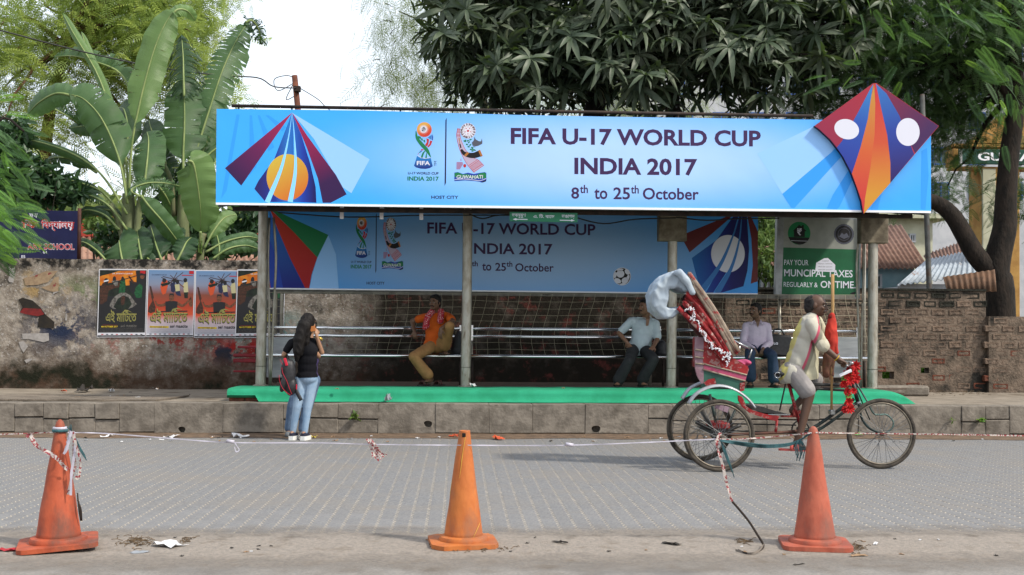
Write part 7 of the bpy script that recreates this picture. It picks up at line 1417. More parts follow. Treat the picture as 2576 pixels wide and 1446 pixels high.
# --- rider
J = dict(head=Z3(536, 184, 11.13), neck=Z3(508, 268, 11.14), rs=Z3(492, 335, 10.97), ls=Z3(535, 318, 11.31), re=Z3(592, 520, 10.90), rw=Z3(704, 612, 10.88), le=Z3(640, 540, 11.36), lw=Z3(725, 640, 11.32), pel=Z3(345, 705, 11.10), rhip=Z3(365, 745, 11.01), lhip=Z3(365, 740, 11.20), rk=Z3(478, 900, 10.97), ra=Z3(398, 1228, 10.95), rt=Z3(445, 1318, 10.93), lk=Z3(555, 800, 11.24), la=Z3(368, 985, 11.24), lt=Z3(450, 1045, 11.24))
ls_ = lambda x, y: tuple(Z3(x, y, 11.05) - Vector((Z3(430, 1340, 11.05).x, 11.05, 0)))
shirt_r = gradmat('striped_shirt', [(0, S(208, 200, 214)), (.20, S(208, 200, 210)), (.22, S(224, 212, 120)), (.31, S(224, 214, 134)), (.33, S(212, 208, 194)), (.66, S(210, 206, 190)), (.68, S(210, 92, 116)), (.73, S(206, 96, 116)), (.75, S(150, 146, 128)), (.83, S(156, 152, 132)), (.86, S(212, 206, 178)), (1, S(212, 206, 176))], ls_(262, 500), ls_(523, 596), rough=.9)
m_short = cot('pale_shorts', S(176, 170, 168), S(150, 146, 146))
t, bo, Mh = person('barefaced rider in a striped cream shirt and shorts pedalling the rickshaw', Vector((Z3(430, 1340, 11.05).x, 11.05, 0)), J, (1, -.05, -.25), (.88, -.46, -.1), skin('weathered_skin', (.085, .044, .028)), shirt_r, m_short, k=.93, hk=1.0, sleeve2=(.92, .92), short=.78, handdir=((.9, 0, -.2), (.9, .1, -.35)), handn=((.3, -.2, 1), (.3, -.3, 1)), curl=(1.0, 1.0), shirt_drop=.10, gs=.018, wr=.007, up_head=(.1, 0, 1), thumb=(1, -1), moustache=True, loose=[cap(Z3(482, 350, 11.13), Z3(432, 560, 11.12), .118, .142), cap(Z3(432, 560, 11.12), Z3(430, 745, 11.10), .142, .142), ell(Z3(425, 600, 11.11), (.13, .17, .26))], cutp=[(Z3(445, 782, 11.1), Vector((.16, 0, -1)))], stubble=mat('grey_stubble', (.12, .10, .09), rough=.8))
t['label'] = 'rider in a striped cream shirt and pale shorts pedalling the rickshaw'
hair_cap(bo, J['head'] + Mh @ Vector((0, -.018, -.012)), Mh, .97, mat('greying_hair', (.03, .027, .026), (.012, .011, .011), scale=30, rough=.7, spec=.15), thin=.008)
m_pinks = mat('pink_sandal', S(210, 96, 88), rough=.7)
for s in 'lr': 
    J[s + 't'].z -= .0; sandal('sandal', t, J[s + 'a'], J[s + 't'], J[s + 't'].z - .045, m_pinks)
MB().ring(J['rw'] - (J['rw'] - J['re']).normalized() * .01, (J['rw'] - J['re']), .032, .005, 18, 6).build('bangle', mat('yellow_thread', S(226, 180, 50), rough=.6), t, smooth=True)
link('cuff', fuse([cap(J['rs'].lerp(J['re'], .84), J['rs'].lerp(J['re'], .96), .062, .062)], .008, 2, .004, 20), cot('cuff_cream', S(216, 210, 188), S(200, 192, 168)), t)
# ================================================================== traffic cones, tape
def cone_mat(name, c, c2, c3): return mat(name, c, c2, scale=9, rough=.62, spec=.3, bump=.2, bscale=30, c3=c3, scale3=6, lo3=.46, hi3=.68, stretch=(1, 1, .5))
CON = [('dull orange-red cone at the left, wrapped in torn tape with its base tilted', (147, 1374), (151, 1058), .132, .030, .225, cone_mat('cone_red', S(210, 102, 66), S(178, 82, 54), S(124, 86, 72)), .055, .3),
       ('faded orange cone in the middle with a crumpled top and cracked base', (1166, 1366), (1168, 1073), .121, .034, .205, cone_mat('cone_orange', S(224, 132, 66), S(204, 112, 54), S(172, 116, 84)), .0, .1),
       ('pinkish red cone on the right standing before the rickshaw', (2050, 1371), (2046, 1070), .128, .033, .208, cone_mat('cone_pinkred', S(208, 112, 86), S(184, 92, 70), S(150, 100, 86)), .0, -.18)]
tips = []
for ci, (lab, bu, tu, rb_, rt_, hp_, m, tl, rz) in enumerate(CON):
    b = az(bu[0], bu[1], .02); H = ay(tu[0], tu[1], b.y).z - .03; top = ay(tu[0], tu[1], b.y); t = thing('traffic_cone', lab, 'traffic cone', (b.x, b.y, .014), 'traffic cones along the dust strip'); tips.append(top)
    ax = (top - Vector((b.x, b.y, .03))).normalized(); q = Vector((0, 0, 1)).rotation_difference(ax).to_matrix(); Rt = Matrix.Rotation(rz, 3, 'Z') @ Matrix.Rotation(-tl, 3, 'Y'); dz = hp_ * math.sin(tl)
    o = MB(); out = []
    for s0 in range(4):
        for k in range(4): a_ = PI / 4 * 0 + s0 * PI / 2 + k * PI / 6; cx = (hp_ - .06) * (1 if s0 in (0, 3) else -1); cy = (hp_ - .06) * (1 if s0 in (0, 1) else -1); out.append(Vector((cx + .06 * math.cos(a_), cy + .06 * math.sin(a_), 0)))
    jit = (lambda: random.gauss(0, .008)) if ci == 1 else (lambda: 0)
    pts = [Vector((b.x, b.y, .016 + dz)) + Rt @ (p + Vector((jit(), jit(), 0))) for p in out]; o.prism(pts, Rt @ Vector((0, 0, .026))).build('base_plate', m, t, auto=30)
    prof = [(rb_ * 1.24, .03), (rb_ * 1.26, .045), (rb_ * 1.2, .062), (rb_ * 1.06, .068)]; MB().lathe((b.x, b.y, dz * .9 + .004), prof + [(rb_ * .9, .07)], 40, rot=q).build('collar', m, t, auto=40)
    n = 16; prof = [(rb_ + (rt_ - rb_) * (i / n), .05 + (H - .05 - (.03 if ci != 1 else 0)) * i / n) for i in range(n + 1)]
    if ci != 1: prof += [(rt_ * .92, H - .012), (rt_ * .7, H + .01), (rt_ * .35, H + .022), (.001, H + .026)]
    else: prof += [(rt_ * 1.02, H + .006), (rt_ * .6, H + .004), (rt_ * .5, H - .03), (.001, H - .04)]
    bdy = MB(); bdy.lathe((b.x, b.y, dz), prof, 44, rot=q); me = bdy.mesh('cone', True)
    for v in me.vertices:
        nn = mnoise.noise(Vector((v.co.x * 9, v.co.y * 9, v.co.z * 7)) + Vector((ci * 5, 0, 0))); d = Vector((v.co.x - b.x, v.co.y - b.y, 0)); v.co += d.normalized() * nn * (.0035 if v.co.z < H * .9 else (.006 if ci == 1 else .001))
    link('cone_body', me, m, t)
    if ci == 1:
        MB().box(top + Vector((-.002, -.036, -.05)), (.022, .012, .026), bev=.003).build('torn_hole', m_hole, t)
        m_scr = mat('yellow_scratch', S(240, 190, 80), rough=.6)
        for (u0, v0, u1, v1) in ((1172, 1090, 1160, 1160), (1165, 1130, 1156, 1200), (1208, 1310, 1190, 1345), (1120, 1245, 1128, 1205)):
            a_, b_ = ay(u0, v0, b.y), ay(u1, v1, b.y)
            def onc(p): f = (p.z - .05) / (H - .05); r = rb_ + (rt_ - rb_) * f + .002; dx = max(-r * .98, min(r * .98, p.x - b.x)); return Vector((b.x + dx, b.y - math.sqrt(max(r * r - dx * dx, 1e-6)), p.z))
            MB().tube([onc(a_.lerp(b_, i / 5)) for i in range(6)], [.0008, .0018, .002, .0016, .0012, .0006], 5).build('scratch', m_scr, t)
m_tape = mat('white_tape', (.52, .50, .58), (.42, .40, .46), scale=9, rough=.4, spec=.4, trans=.15); m_rope = mat('teal_twine', S(70, 116, 122), S(54, 90, 98), scale=30, rough=.8); m_dkr = mat('dark_twine', S(60, 52, 46), rough=.9)
m_tape2 = bpy.data.materials.new('red_printed_tape'); m_tape2.use_nodes = True; nt = m_tape2.node_tree; p_ = nt.nodes['Principled BSDF']; p_.inputs['Roughness'].default_value = .5; tc = nd(nt, 'ShaderNodeTexCoord'); wv = nd(nt, 'ShaderNodeTexNoise'); wv.inputs['Scale'].default_value = 75; rp = nd(nt, 'ShaderNodeValToRGB'); rp.color_ramp.elements[0].color = (*S(224, 214, 206), 1); rp.color_ramp.elements[0].position = .5; rp.color_ramp.elements[1].color = (*S(168, 60, 66), 1); rp.color_ramp.elements[1].position = .54
nt.links.new(tc.outputs['Object'], wv.inputs['Vector']); nt.links.new(wv.outputs[0], rp.inputs[0]); nt.links.new(rp.outputs[0], p_.inputs['Base Color'])
TPY = tips[1].y - .04
def ribbon(name, pts, w, m, parent, n=40, tw=.6, seed=0, Y=None):
    P = spline(pts, n); V = []; 
    for i, p in enumerate(P):
        d = (P[min(i + 1, n - 1)] - P[max(i - 1, 0)]).normalized(); a = tw * mnoise.noise(Vector((i * .25, seed, 0))) * 2.2; s = Vector((0, -1, 0)).cross(d).normalized(); o = s * math.cos(a) + Vector((0, 1, 0)) * math.sin(a); wi = w * (.75 + .4 * mnoise.noise(Vector((i * .4, seed + 3, 0))))
        V += [tuple(p - o * wi / 2), tuple(p + o * wi / 2)]
    return npmesh(name, np.array(V), np.array([(2 * i, 2 * i + 1, 2 * i + 3, 2 * i + 2) for i in range(n - 1)]), m, parent, smooth=True)
U_ = lambda u, v, dy=0.0: ay(u, v, TPY + dy)
y1, y3 = tips[0].y - TPY, tips[2].y - TPY
tp1 = thing('barrier_tape', 'long white plastic tape sagging between the left cone and the right cone', 'tape', U_(1000, 1118))
ribbon('tape', [U_(170, 1088, y1 - .03), U_(260, 1090, 0), U_(420, 1102), U_(580, 1113), U_(800, 1114), U_(960, 1118), U_(1180, 1120), U_(1420, 1120), U_(1620, 1113), U_(1808, 1104)], .009, m_tape, tp1, 120, .5, 1)
for (u, v) in ((579, 1110), (1432, 1118)):
    MB().tube([U_(u - 9, v - 1, -.005), U_(u + 10, v + 2, -.005)], .011, 8).build('knot', m_tape, tp1, smooth=True)
ribbon('tape_tail', [U_(590, 1113, -.01), U_(596, 1122, -.015), U_(602, 1132, -.01), U_(594, 1136, -.01), U_(590, 1124, -.01)], .008, m_tape, tp1, 16, .3, 2)
tb_ = thing('tape_tassel', 'frayed red and white tassel of tape hanging from the sagging line', 'tape', U_(945, 1160))
for i in range(6): ribbon('strip', [U_(922 + i * 2, 1104, -.01), U_(930 + i * 3, 1120, -.012 - .004 * i), U_(936 + i * 5, 1140, -.015), U_(938 + i * 7, 1160 - abs(i - 2) * 5, -.02)], .013, m_tape2, tb_, 14, .7, i)
tp2 = thing('printed_tape', 'red-printed tape and teal twine stretched to the right-hand cone', 'tape', U_(1950, 1110)); ribbon('tape', [U_(1806, 1105), U_(1870, 1104), U_(1950, 1098), U_(2042, 1089, y3 - .035)], .012, m_tape2, tp2, 40, .4, 5)
for i in range(5):
    dz = i * 2.2; MB().tube(spline([U_(1812, 1106 + i, -.01 * i), U_(1880, 1114 + dz, .01 * i), U_(1935, 1119 + dz * .8), U_(1985, 1115 + dz * .7), U_(2012, 1106 + dz * .3, -.01), U_(2040, 1090, y3 - .035)], 24), .0035, 5).build('twine', m_rope, tp2, smooth=True)
for i in range(8): MB().tube(spline([U_(2008 + i, 1108, -.02), U_(2000 + i * 3.5, 1125, -.025), U_(2003 + i * 2 + 3 * math.sin(i * 2.1), 1145 + (i * 7) % 20, -.02)], 8), .003, 5).build('twine_end', m_rope, tp2, smooth=True)
for i in range(4): MB().tube(spline([U_(1812, 1106, -.01), U_(1822 + i * 2, 1140, -.02), U_(1832 + i * 5, 1165 + i * 12, -.02)], 8), .003, 5).build('twine_end', m_rope, tp2, smooth=True)
ribbon('hanging_tape', [U_(1813, 1088, -.01), U_(1804, 1106, -.015), U_(1806, 1130, -.02), U_(1818, 1170, -.02), U_(1828, 1215, -.02), U_(1842, 1262, -.01)], .024, m_tape2, tp2, 40, .5, 8)
MB().tube(spline([U_(1842, 1262, -.01), U_(1858, 1280, -.02), U_(1884, 1312, -.03), U_(1905, 1345, -.06), az(1921, 1374, .02), az(1905, 1388, .02), az(1880, 1392, .02), az(1858, 1384, .02)], 24), .0048, 5, flat=1.6).build('twine_end', m_dkr, tp2, smooth=True)
ribbon('tape_tail', [az(1921, 1370, .03), az(1908, 1386, .03), az(1885, 1393, .02), az(1850, 1384, .02)], .02, mat('dirty_tape', S(150, 140, 130), rough=.8), tp2, 16, .5, 9)
tp3 = thing('edge_tape', 'thin red-printed tape running from the right-hand cone out of the picture', 'tape', U_(2300, 1092)); ribbon('tape', [U_(2052, 1088, y3 - .035), U_(2150, 1090), U_(2400, 1093), U_(2720, 1099)], .011, m_tape2, tp3, 60, .35, 11)
tp4 = thing('edge_tape', 'thin red-printed tape running from the left cone to the picture edge', 'tape', U_(60, 1092)); ribbon('tape', [U_(-120, 1096), U_(20, 1092), U_(148, 1087, y1 - .035)], .010, m_tape2, tp4, 40, .4, 12)
# tied tape bundle on the left cone
tw = thing('tied_tape', 'bundle of torn tape knotted round the left cone', 'tape', ay(165, 1150, tips[0].y - .08)); C_ = lambda u, v, dy=-.06: ay(u, v, tips[0].y + dy)
for z_, m in ((1077, m_tape), (1083, m_rope)):
    p = ay(151, z_, tips[0].y); MB().ring(p, (0, 0, 1), .037 + .004 * (m == m_rope), .006, 24, 6, flat=1.6).build('wrap', m, tw, smooth=True)
for i, q in enumerate(([(178, 1082), (172, 1105), (163, 1138)], [(180, 1085), (186, 1110), (184, 1140), (190, 1170), (180, 1200), (172, 1244)], [(184, 1085), (190, 1115), (186, 1150), (180, 1190), (178, 1246)], [(182, 1085), (192, 1120), (202, 1160), (200, 1190), (196, 1204), (190, 1198)], [(180, 1085), (176, 1100), (168, 1130), (160, 1142)])): ribbon('strip', [C_(u, v, -.075 - .012 * i) for u, v in q], .020, m_tape2 if i % 2 else m_tape, tw, 26, .8, 20 + i)
ribbon('flying_strip', [C_(171, 1182, -.10), C_(160, 1172, -.11), C_(145, 1155, -.12), C_(125, 1140, -.10), C_(100, 1127, -.08), C_(85, 1112, -.07), C_(76, 1092, -.06), C_(66, 1100, -.06)], .030, m_tape2, tw, 40, .5, 31)
for i in range(6): MB().tube(spline([C_(180, 1084, -.08), C_(178 + i * 5 - 10, 1074 - (i % 3) * 3, -.09)], 3) if i < 3 else spline([C_(182, 1084, -.08), C_(200, 1110 + i * 4, -.08), C_(208 + i * 2, 1128 + i * 6, -.07)], 8), .003, 5).build('twine', m_rope, tw, smooth=True)
for i in range(4): MB().tube(spline([C_(195, 1240 + i * 6, -.02), C_(198 + i * 2, 1280, -.03), C_(203 + i, 1310, -.02)], 6), .004, 5).build('straw', m_dkr, tw, smooth=True)
# ================================================================== posters on the wall
PZ = lambda x, y: (220.1 + .1709 * x, 654.1 + .1709 * y)
PINK_ = [mat('poster_paper', (.56, .56, .60), rough=.6), mat('poster_black', (.012, .012, .014), rough=.5), mat('poster_brown', S(92, 58, 44), S(60, 40, 32), scale=30, rough=.6), mat('poster_gold', S(176, 168, 96), S(140, 140, 74), scale=40, rough=.6), mat('poster_yellow', S(238, 206, 40), rough=.6), mat('poster_red', S(206, 40, 48), rough=.6), mat('poster_green', S(40, 110, 66), S(24, 70, 44), scale=30, rough=.6), mat('poster_grey', S(150, 146, 140), S(84, 80, 76), scale=26, rough=.6), mat('poster_flame', S(240, 150, 40), S(206, 96, 30), scale=8, rough=.6), mat('poster_skin', S(140, 88, 62), S(104, 64, 46), scale=30, rough=.6), mat('poster_cream', S(214, 206, 160), rough=.6), mat('poster_orange', S(226, 92, 50), rough=.6), mat('poster_navy', S(44, 50, 84), rough=.6), mat('poster_olive_dark', S(40, 52, 40), S(24, 30, 26), scale=14, rough=.6)]
PI_ = {k: NI + i for i, k in enumerate('paper blk brn gold yel red grn gry flame skin crm org nav olv'.split())}
class Poster(Print):
    def __init__(s, x0, y0, dx, Y):                # x0, y0: zoom position of the sheet's top left corner
        super().__init__(Y); s.o = (x0, y0); s.dx = dx; s.f = lambda u, v: PZ(s.o[0] + u + s.dx * v, s.o[1] + v)
    def Tx(s, body, x0, x1, yb, yt, ink, lift=6, **k): s.text(body, x0, x1, yb, yt, ink, lift, slope=.006, **k)
def poster_a(pt, root):
    I_ = PI_; p = pt.poly; pt.poly([(0, 0), (712, 5), (712, 1005), (0, 1008)], I_['paper'], 0); pt.poly([(12, 16), (702, 20), (702, 938), (12, 940)], I_['olv'], 1); pt.poly([(12, 400), (702, 400), (702, 938), (12, 940)], I_['blk'], 2)
    p([(12, 110), (150, 70), (300, 30), (555, 24), (555, 200), (520, 225), (470, 240), (400, 245), (380, 200), (300, 180), (120, 215), (20, 260)], I_['flame'], 2); p([(12, 60), (150, 24), (300, 30), (160, 72), (60, 96)], I_['olv'], 3)
    p([(30, 520), (20, 300), (60, 210), (100, 200), (135, 240), (280, 225), (330, 180), (300, 270), (220, 290), (150, 320), (130, 470), (60, 520)], I_['brn'], 3); pt.disc(112, 180, 34, 44, I_['blk'], 4, 20); pt.stroke([(75, 185), (145, 168)], 20, I_['paper'], 5)
    pt.disc(230, 150, 26, 40, I_['blk'], 3, 16); p([(190, 180), (290, 165), (280, 250), (240, 250)], I_['gry'], 4); p([(300, 360), (320, 160), (350, 130), (385, 140), (400, 240), (390, 360)], I_['grn'], 3); pt.disc(352, 145, 20, 34, I_['blk'], 4, 14)
    pt.stroke([(12, 258), (290, 180), (560, 100)], 12, I_['blk'], 5); pt.stroke([(440, 105), (520, 215)], [18, 30], I_['brn'], 5)
    p([(540, 30), (702, 40), (702, 420), (560, 430), (470, 330), (450, 170), (520, 190), (570, 200)], I_['blk'], 3); p([(545, 280), (600, 215), (650, 250), (640, 420), (560, 430), (530, 360)], I_['grn'], 4); pt.disc(640, 110, 34, 40, I_['skin'], 5, 16); p([(610, 60), (680, 70), (690, 110), (650, 90), (610, 100)], I_['blk'], 6)
    p([(170, 550), (190, 480), (250, 400), (330, 350), (400, 350), (470, 390), (540, 480), (570, 520), (520, 560), (450, 590), (230, 590)], I_['gry'], 4); p([(230, 560), (290, 440), (370, 390), (450, 420), (500, 520), (440, 600), (280, 600)], I_['olv'], 5); p([(340, 420), (375, 390), (400, 430), (385, 520), (350, 540), (335, 480)], I_['brn'], 6)
    pt.Tx('এই মািটেত', 120, 572, 790, 600, I_['gold'], 7, bevel=.016); pt.stroke([(360, 645), (420, 612), (500, 640)], [6, 16, 4], I_['gold'], 8); pt.Tx('6th OCTOBER 2017', 58, 300, 862, 836, I_['yel'], 7, bold=.03); pt.Tx('aei maatite', 342, 578, 858, 815, I_['gry'], 7, shear=.15)
    pt.stroke([(75, 826), (290, 828)], 2, I_['red'], 6); pt.Tx('DR. SITANATH LAHKAR', 200, 500, 78, 60, I_['paper'], 6, bold=.015); p([(608, 26), (684, 28), (684, 74), (608, 72)], I_['red'], 6)
    for y in (882, 900, 916, 928): pt.stroke([(40, y), (680, y)], 2.2, I_['gry'], 5)
    for k in range(9): pt.stroke([(60 + k * 72, 965), (92 + k * 72, 965)], 12, (I_['red'], I_['nav'], I_['blk'])[k % 3], 4)
    p([(5, 978), (706, 974), (706, 996), (5, 1000)], I_['blk'], 4); pt.stroke([(60, 988), (660, 985)], 6, I_['gry'], 5)
def poster_b(pt, root, gradi):
    I_ = PI_; p = pt.poly; p([(0, 0), (695, 8), (695, 1000), (0, 1000)], I_['paper'], 0); p([(12, 14), (684, 20), (684, 952), (12, 950)], gradi, 1)
    for a_, b_ in (((330, 90), (520, 260)), ((520, 50), (280, 240)), ((430, 50), (330, 250)), ((220, 110), (520, 180)), ((300, 180), (440, 140)), ((200, 120), (380, 230))): pt.stroke([a_, b_], 10, I_['brn'], 4)
    p([(190, 270), (205, 190), (250, 150), (290, 170), (300, 250), (270, 360), (230, 380), (205, 330)], I_['org'], 5); p([(190, 220), (330, 190), (330, 225), (220, 260)], I_['olv'], 6); pt.disc(245, 170, 30, 34, I_['blk'], 6, 14)
    p([(340, 220), (400, 180), (420, 300), (395, 350), (350, 330)], I_['nav'], 5); pt.disc(395, 175, 24, 28, I_['blk'], 6, 12); p([(400, 230), (470, 225), (480, 320), (420, 330)], I_['crm'], 6); p([(410, 330), (480, 320), (500, 400), (450, 390), (425, 370)], I_['nav'], 5); pt.disc(440, 190, 26, 34, I_['blk'], 7, 14)
    p([(520, 250), (545, 190), (590, 190), (605, 340), (540, 345), (530, 280)], I_['crm'], 6); pt.disc(555, 165, 28, 34, I_['blk'], 7, 16); p([(540, 345), (600, 340), (600, 430), (550, 430)], I_['olv'], 5); pt.stroke([(540, 270), (480, 230)], 14, I_['skin'], 6)
    p([(30, 250), (55, 255), (100, 420), (80, 470), (65, 430)], I_['brn'], 4); p([(90, 450), (130, 560), (125, 630), (60, 650), (20, 630), (30, 560)], I_['brn'], 5); p([(640, 390), (660, 430), (680, 520), (660, 560), (630, 550), (615, 500)], I_['skin'], 5)
    pt.stroke([(120, 470), (160, 530), (240, 530), (300, 500)], [16, 34, 42, 44], I_['skin'], 5); pt.stroke([(440, 500), (520, 540), (580, 500), (640, 430)], [44, 40, 34, 18], I_['skin'], 5)
    p([(270, 480), (330, 470), (400, 470), (450, 480), (450, 560), (440, 630), (280, 630)], I_['blk'], 6); pt.disc(360, 420, 38, 56, I_['skin'], 7, 20); p([(322, 410), (330, 360), (390, 360), (398, 410), (380, 385), (340, 385)], I_['blk'], 8)
    pt.stroke([(140, 630), (600, 620)], 16, I_['blk'], 6); pt.Tx('এই মািটেত', 60, 600, 795, 580, I_['gold'], 9, bevel=.018); pt.Tx('এই মািটেত', 54, 606, 805, 588, I_['olv'], 8, bevel=.026); pt.stroke([(380, 600), (440, 580), (520, 600)], [6, 18, 4], I_['gold'], 10)
    p([(50, 838), (330, 842), (330, 868), (50, 864)], I_['yel'], 5); pt.Tx('6th OCTOBER 2017', 58, 300, 862, 843, I_['brn'], 7, bold=.03); pt.Tx('aei maatite', 350, 610, 864, 818, I_['blk'], 7, bold=.02, shear=.15); p([(608, 26), (676, 30), (676, 76), (608, 72)], I_['red'], 6); pt.Tx('DR. SITANATH LAHKAR', 60, 280, 94, 76, I_['nav'], 6); pt.stroke([(500, 92), (664, 96)], 12, I_['red'], 5)
    for y in (884, 900, 918, 932): pt.stroke([(60, y), (650, y)], 2.2, I_['gry'], 5)
    for k in range(9): pt.stroke([(50 + k * 70, 958), (82 + k * 70, 958)], 12, (I_['nav'], I_['red'], I_['blk'])[k % 3], 4)
    p([(5, 974), (690, 972), (690, 993), (5, 992)], I_['blk'], 4); pt.stroke([(60, 983), (640, 983)], 6, I_['gry'], 5)
for i, (x0, y0, dx, kind, Y, lab) in enumerate(((170, 130, -.03, 'a', WALL_Y - .016, 'dark film poster with a golden sky, leftmost of the four on the wall'), (890, 132, -.03, 'b', WALL_Y - .019, 'red and blue film poster with crossed sticks, directly right of the leftmost dark one'), (1588, 146, -.02, 'b', WALL_Y - .016, 'red and blue film poster with crossed sticks, next to the shelter\'s half-hidden dark poster'), (2206, 138, -.035, 'a', WALL_Y - .022, 'dark film poster half hidden behind the left shelter post'))):
    c_ = ay(*PZ(x0 + 350, y0 + 1000), Y); t = thing('film_poster', lab, 'poster', c_, 'film posters on the wall'); pt = Poster(x0, y0, dx, Y)
    g_ = gradmat('poster_sky_%d' % i, [(0, S(120, 160, 206)), (.22, S(150, 160, 186)), (.38, S(150, 84, 66)), (.58, S(196, 74, 48)), (.7, S(222, 92, 56)), (.8, S(214, 190, 196)), (1, S(206, 208, 222))], tuple(ay(*PZ(x0 + 300, y0 + 14), Y) - c_), tuple(ay(*PZ(x0 + 300, y0 + 952), Y) - c_))
    (poster_a(pt, t) if kind == 'a' else poster_b(pt, t, NI + len(PINK_)))
    o = pt.done('printed_sheet', t, PINK_ + [g_])
# torn paper left on the wall
TZ = lambda x, y: (.1957 * x, 534.6 + .1957 * y); TZ2 = lambda x, y: (.3696 * x, 597.4 + .3696 * y)
m_tan = mat('old_tan_paper', S(190, 164, 132), S(164, 138, 112), scale=10, rough=.8, c3=S(150, 70, 70), scale3=8, lo3=.6, hi3=.64); m_wp = mat('old_white_paper', S(196, 190, 186), S(170, 164, 160), scale=9, rough=.8); m_dkp = mat('old_dark_poster', S(54, 46, 36), S(36, 32, 28), scale=9, rough=.7)
def scrap(label, pts, m, conv=TZ, Y=WALL_Y - .012):
    q = [conv(*p) for p in pts]; c_ = ay(*q[0], Y); o = MB().prism([ay(u + random.uniform(-.6, .6), v + random.uniform(-.6, .6), Y) for u, v in q], (0, .003, 0)).build('paper_scrap', m, None, loc=c_); return props(o, label, 'paper', 'torn paper on the plaster wall')
scrap('long white torn paper strip at the far left of the wall', [(110, 705), (150, 720), (190, 700), (185, 830), (170, 905), (120, 890), (105, 860), (125, 800)], m_wp)
o = scrap('tan torn notice with faded red print left of the posters', [(300, 840), (420, 820), (580, 760), (740, 752), (640, 860), (620, 895), (480, 930), (330, 938)], m_tan)
scrap('tan torn paper triangle below the tan torn notice', [(530, 965), (640, 930), (700, 840), (755, 822), (750, 1008), (690, 1020), (600, 1000)], m_tan)
scrap('tiny white paper tatter under the tan triangle', [(675, 1062), (685, 1020), (775, 1008), (720, 1030)], m_wp); scrap('small white torn flake between graffiti and posters', [(835, 1385), (850, 1280), (865, 1330), (860, 1390)], m_wp)
scrap('dark torn poster remnant with a red band on the left wall', [(235, 1120), (290, 1095), (420, 1130), (520, 1220), (580, 1310), (700, 1410), (690, 1490), (480, 1480), (500, 1340), (250, 1280), (290, 1210)], m_dkp)
scrap('red strip of an old poster on the dark remnant', [(255, 1285), (300, 1230), (520, 1240), (570, 1310), (480, 1330), (330, 1310)], mat('old_red_poster', S(150, 44, 44), S(120, 40, 40), scale=12, rough=.8), Y=WALL_Y - .017); scrap('pale paper label low on the left wall', [(150, 655), (330, 652), (334, 700), (300, 714), (200, 690), (155, 690)], m_wp, TZ2); scrap('white torn scrap below the pale paper label', [(128, 712), (160, 705), (190, 740), (160, 785), (140, 750)], m_wp, TZ2); scrap('small curled paper under the paint stain', [(165, 835), (200, 822), (222, 830), (180, 856)], m_wp, TZ2)
# school sign on the wall
sc_ = thing('school_sign', 'navy blue school signboard with red lettering on top of the wall', 'sign', ay(100, 651, WALL_Y + .1)); SY = WALL_Y + .1; SZ_ = lambda x, y: (.12207 * x, 515.7 + .12207 * y)
MB().prism([ay(-80, 527, SY), ay(195.5, 530.5, SY), ay(193.5, 652.5, SY), ay(-80, 650, SY)], (0, .03, 0)).build('sign_panel', mat('navy_board', S(36, 38, 86), S(30, 32, 76), scale=4, rough=.4), sc_); MB().tube([ay(200, 524, SY + .02), ay(199, 655, SY + .02)], .030, 10).build('post', mat('brown_post', S(92, 54, 44), S(72, 42, 36), scale=9, rough=.7), sc_, smooth=True); MB().tube([ay(-70, 524, SY + .05), ay(-70, 655, SY + .05)], .03, 8).build('post', m_dk, sc_)
pr = Print(SY); s_ = lambda x: SZ_(x, 0)[0]; v_ = lambda y: SZ_(0, y)[1]
for bv, ink, lf in ((.05, 'w', 1), (.018, 'red', 3)): pr.text('িবদ্যালয়', s_(845), s_(1535), v_(535), v_(285), ink, lf, bevel=bv); pr.done('lettering', sc_); pr.text('িক', s_(445), s_(790), v_(470), v_(285), ink, lf, bevel=bv); pr.done('lettering', sc_)
pr.text('ARY SCHOOL', s_(560), s_(1535), v_(920), v_(785), 'w', 1, bold=.05); pr.text('ARY SCHOOL', s_(566), s_(1529), v_(912), v_(795), 'red', 3, bold=.025); pr.done('lettering', sc_); pr.text('ষব', s_(600), s_(775), v_(265), v_(175), 'w', 2, bevel=.02); pr.done('lettering', sc_); pr.text('01', s_(885), s_(965), v_(1000), v_(945), 'w', 2, bold=.02); pr.done('lettering', sc_); pr.text('E5', s_(440), s_(520), v_(1095), v_(1035), 'w', 2, bold=.02); pr.done('lettering', sc_)
# red slatted seat jutting out behind the left post
rs_ = thing('slatted_bench', 'red slatted metal bench behind the left shelter post', 'bench', ay(630, 960, 17.75)); m_redp = mat('red_seat_paint', S(168, 34, 48), S(140, 28, 40), scale=8, rough=.4)
for v, h in ((872, .035), (893, .05), (906, .06), (933, .03)):
    a_, b_ = ay(587 + (v - 872) * .02 + (12 if v == 872 else 0), v, 17.75), ay(690, v + 2, 17.75); MB().box((a_ + b_) / 2, (b_.x - a_.x, .12, h), bev=.012).build('slat', m_redp, rs_)
for u in (645, 684): MB().tube([ay(u, 872, 17.8), Vector((ay(u, 872, 17.8).x, 17.8, PAVE_Z))], .018, 8).build('leg', m_dk, rs_, smooth=True)
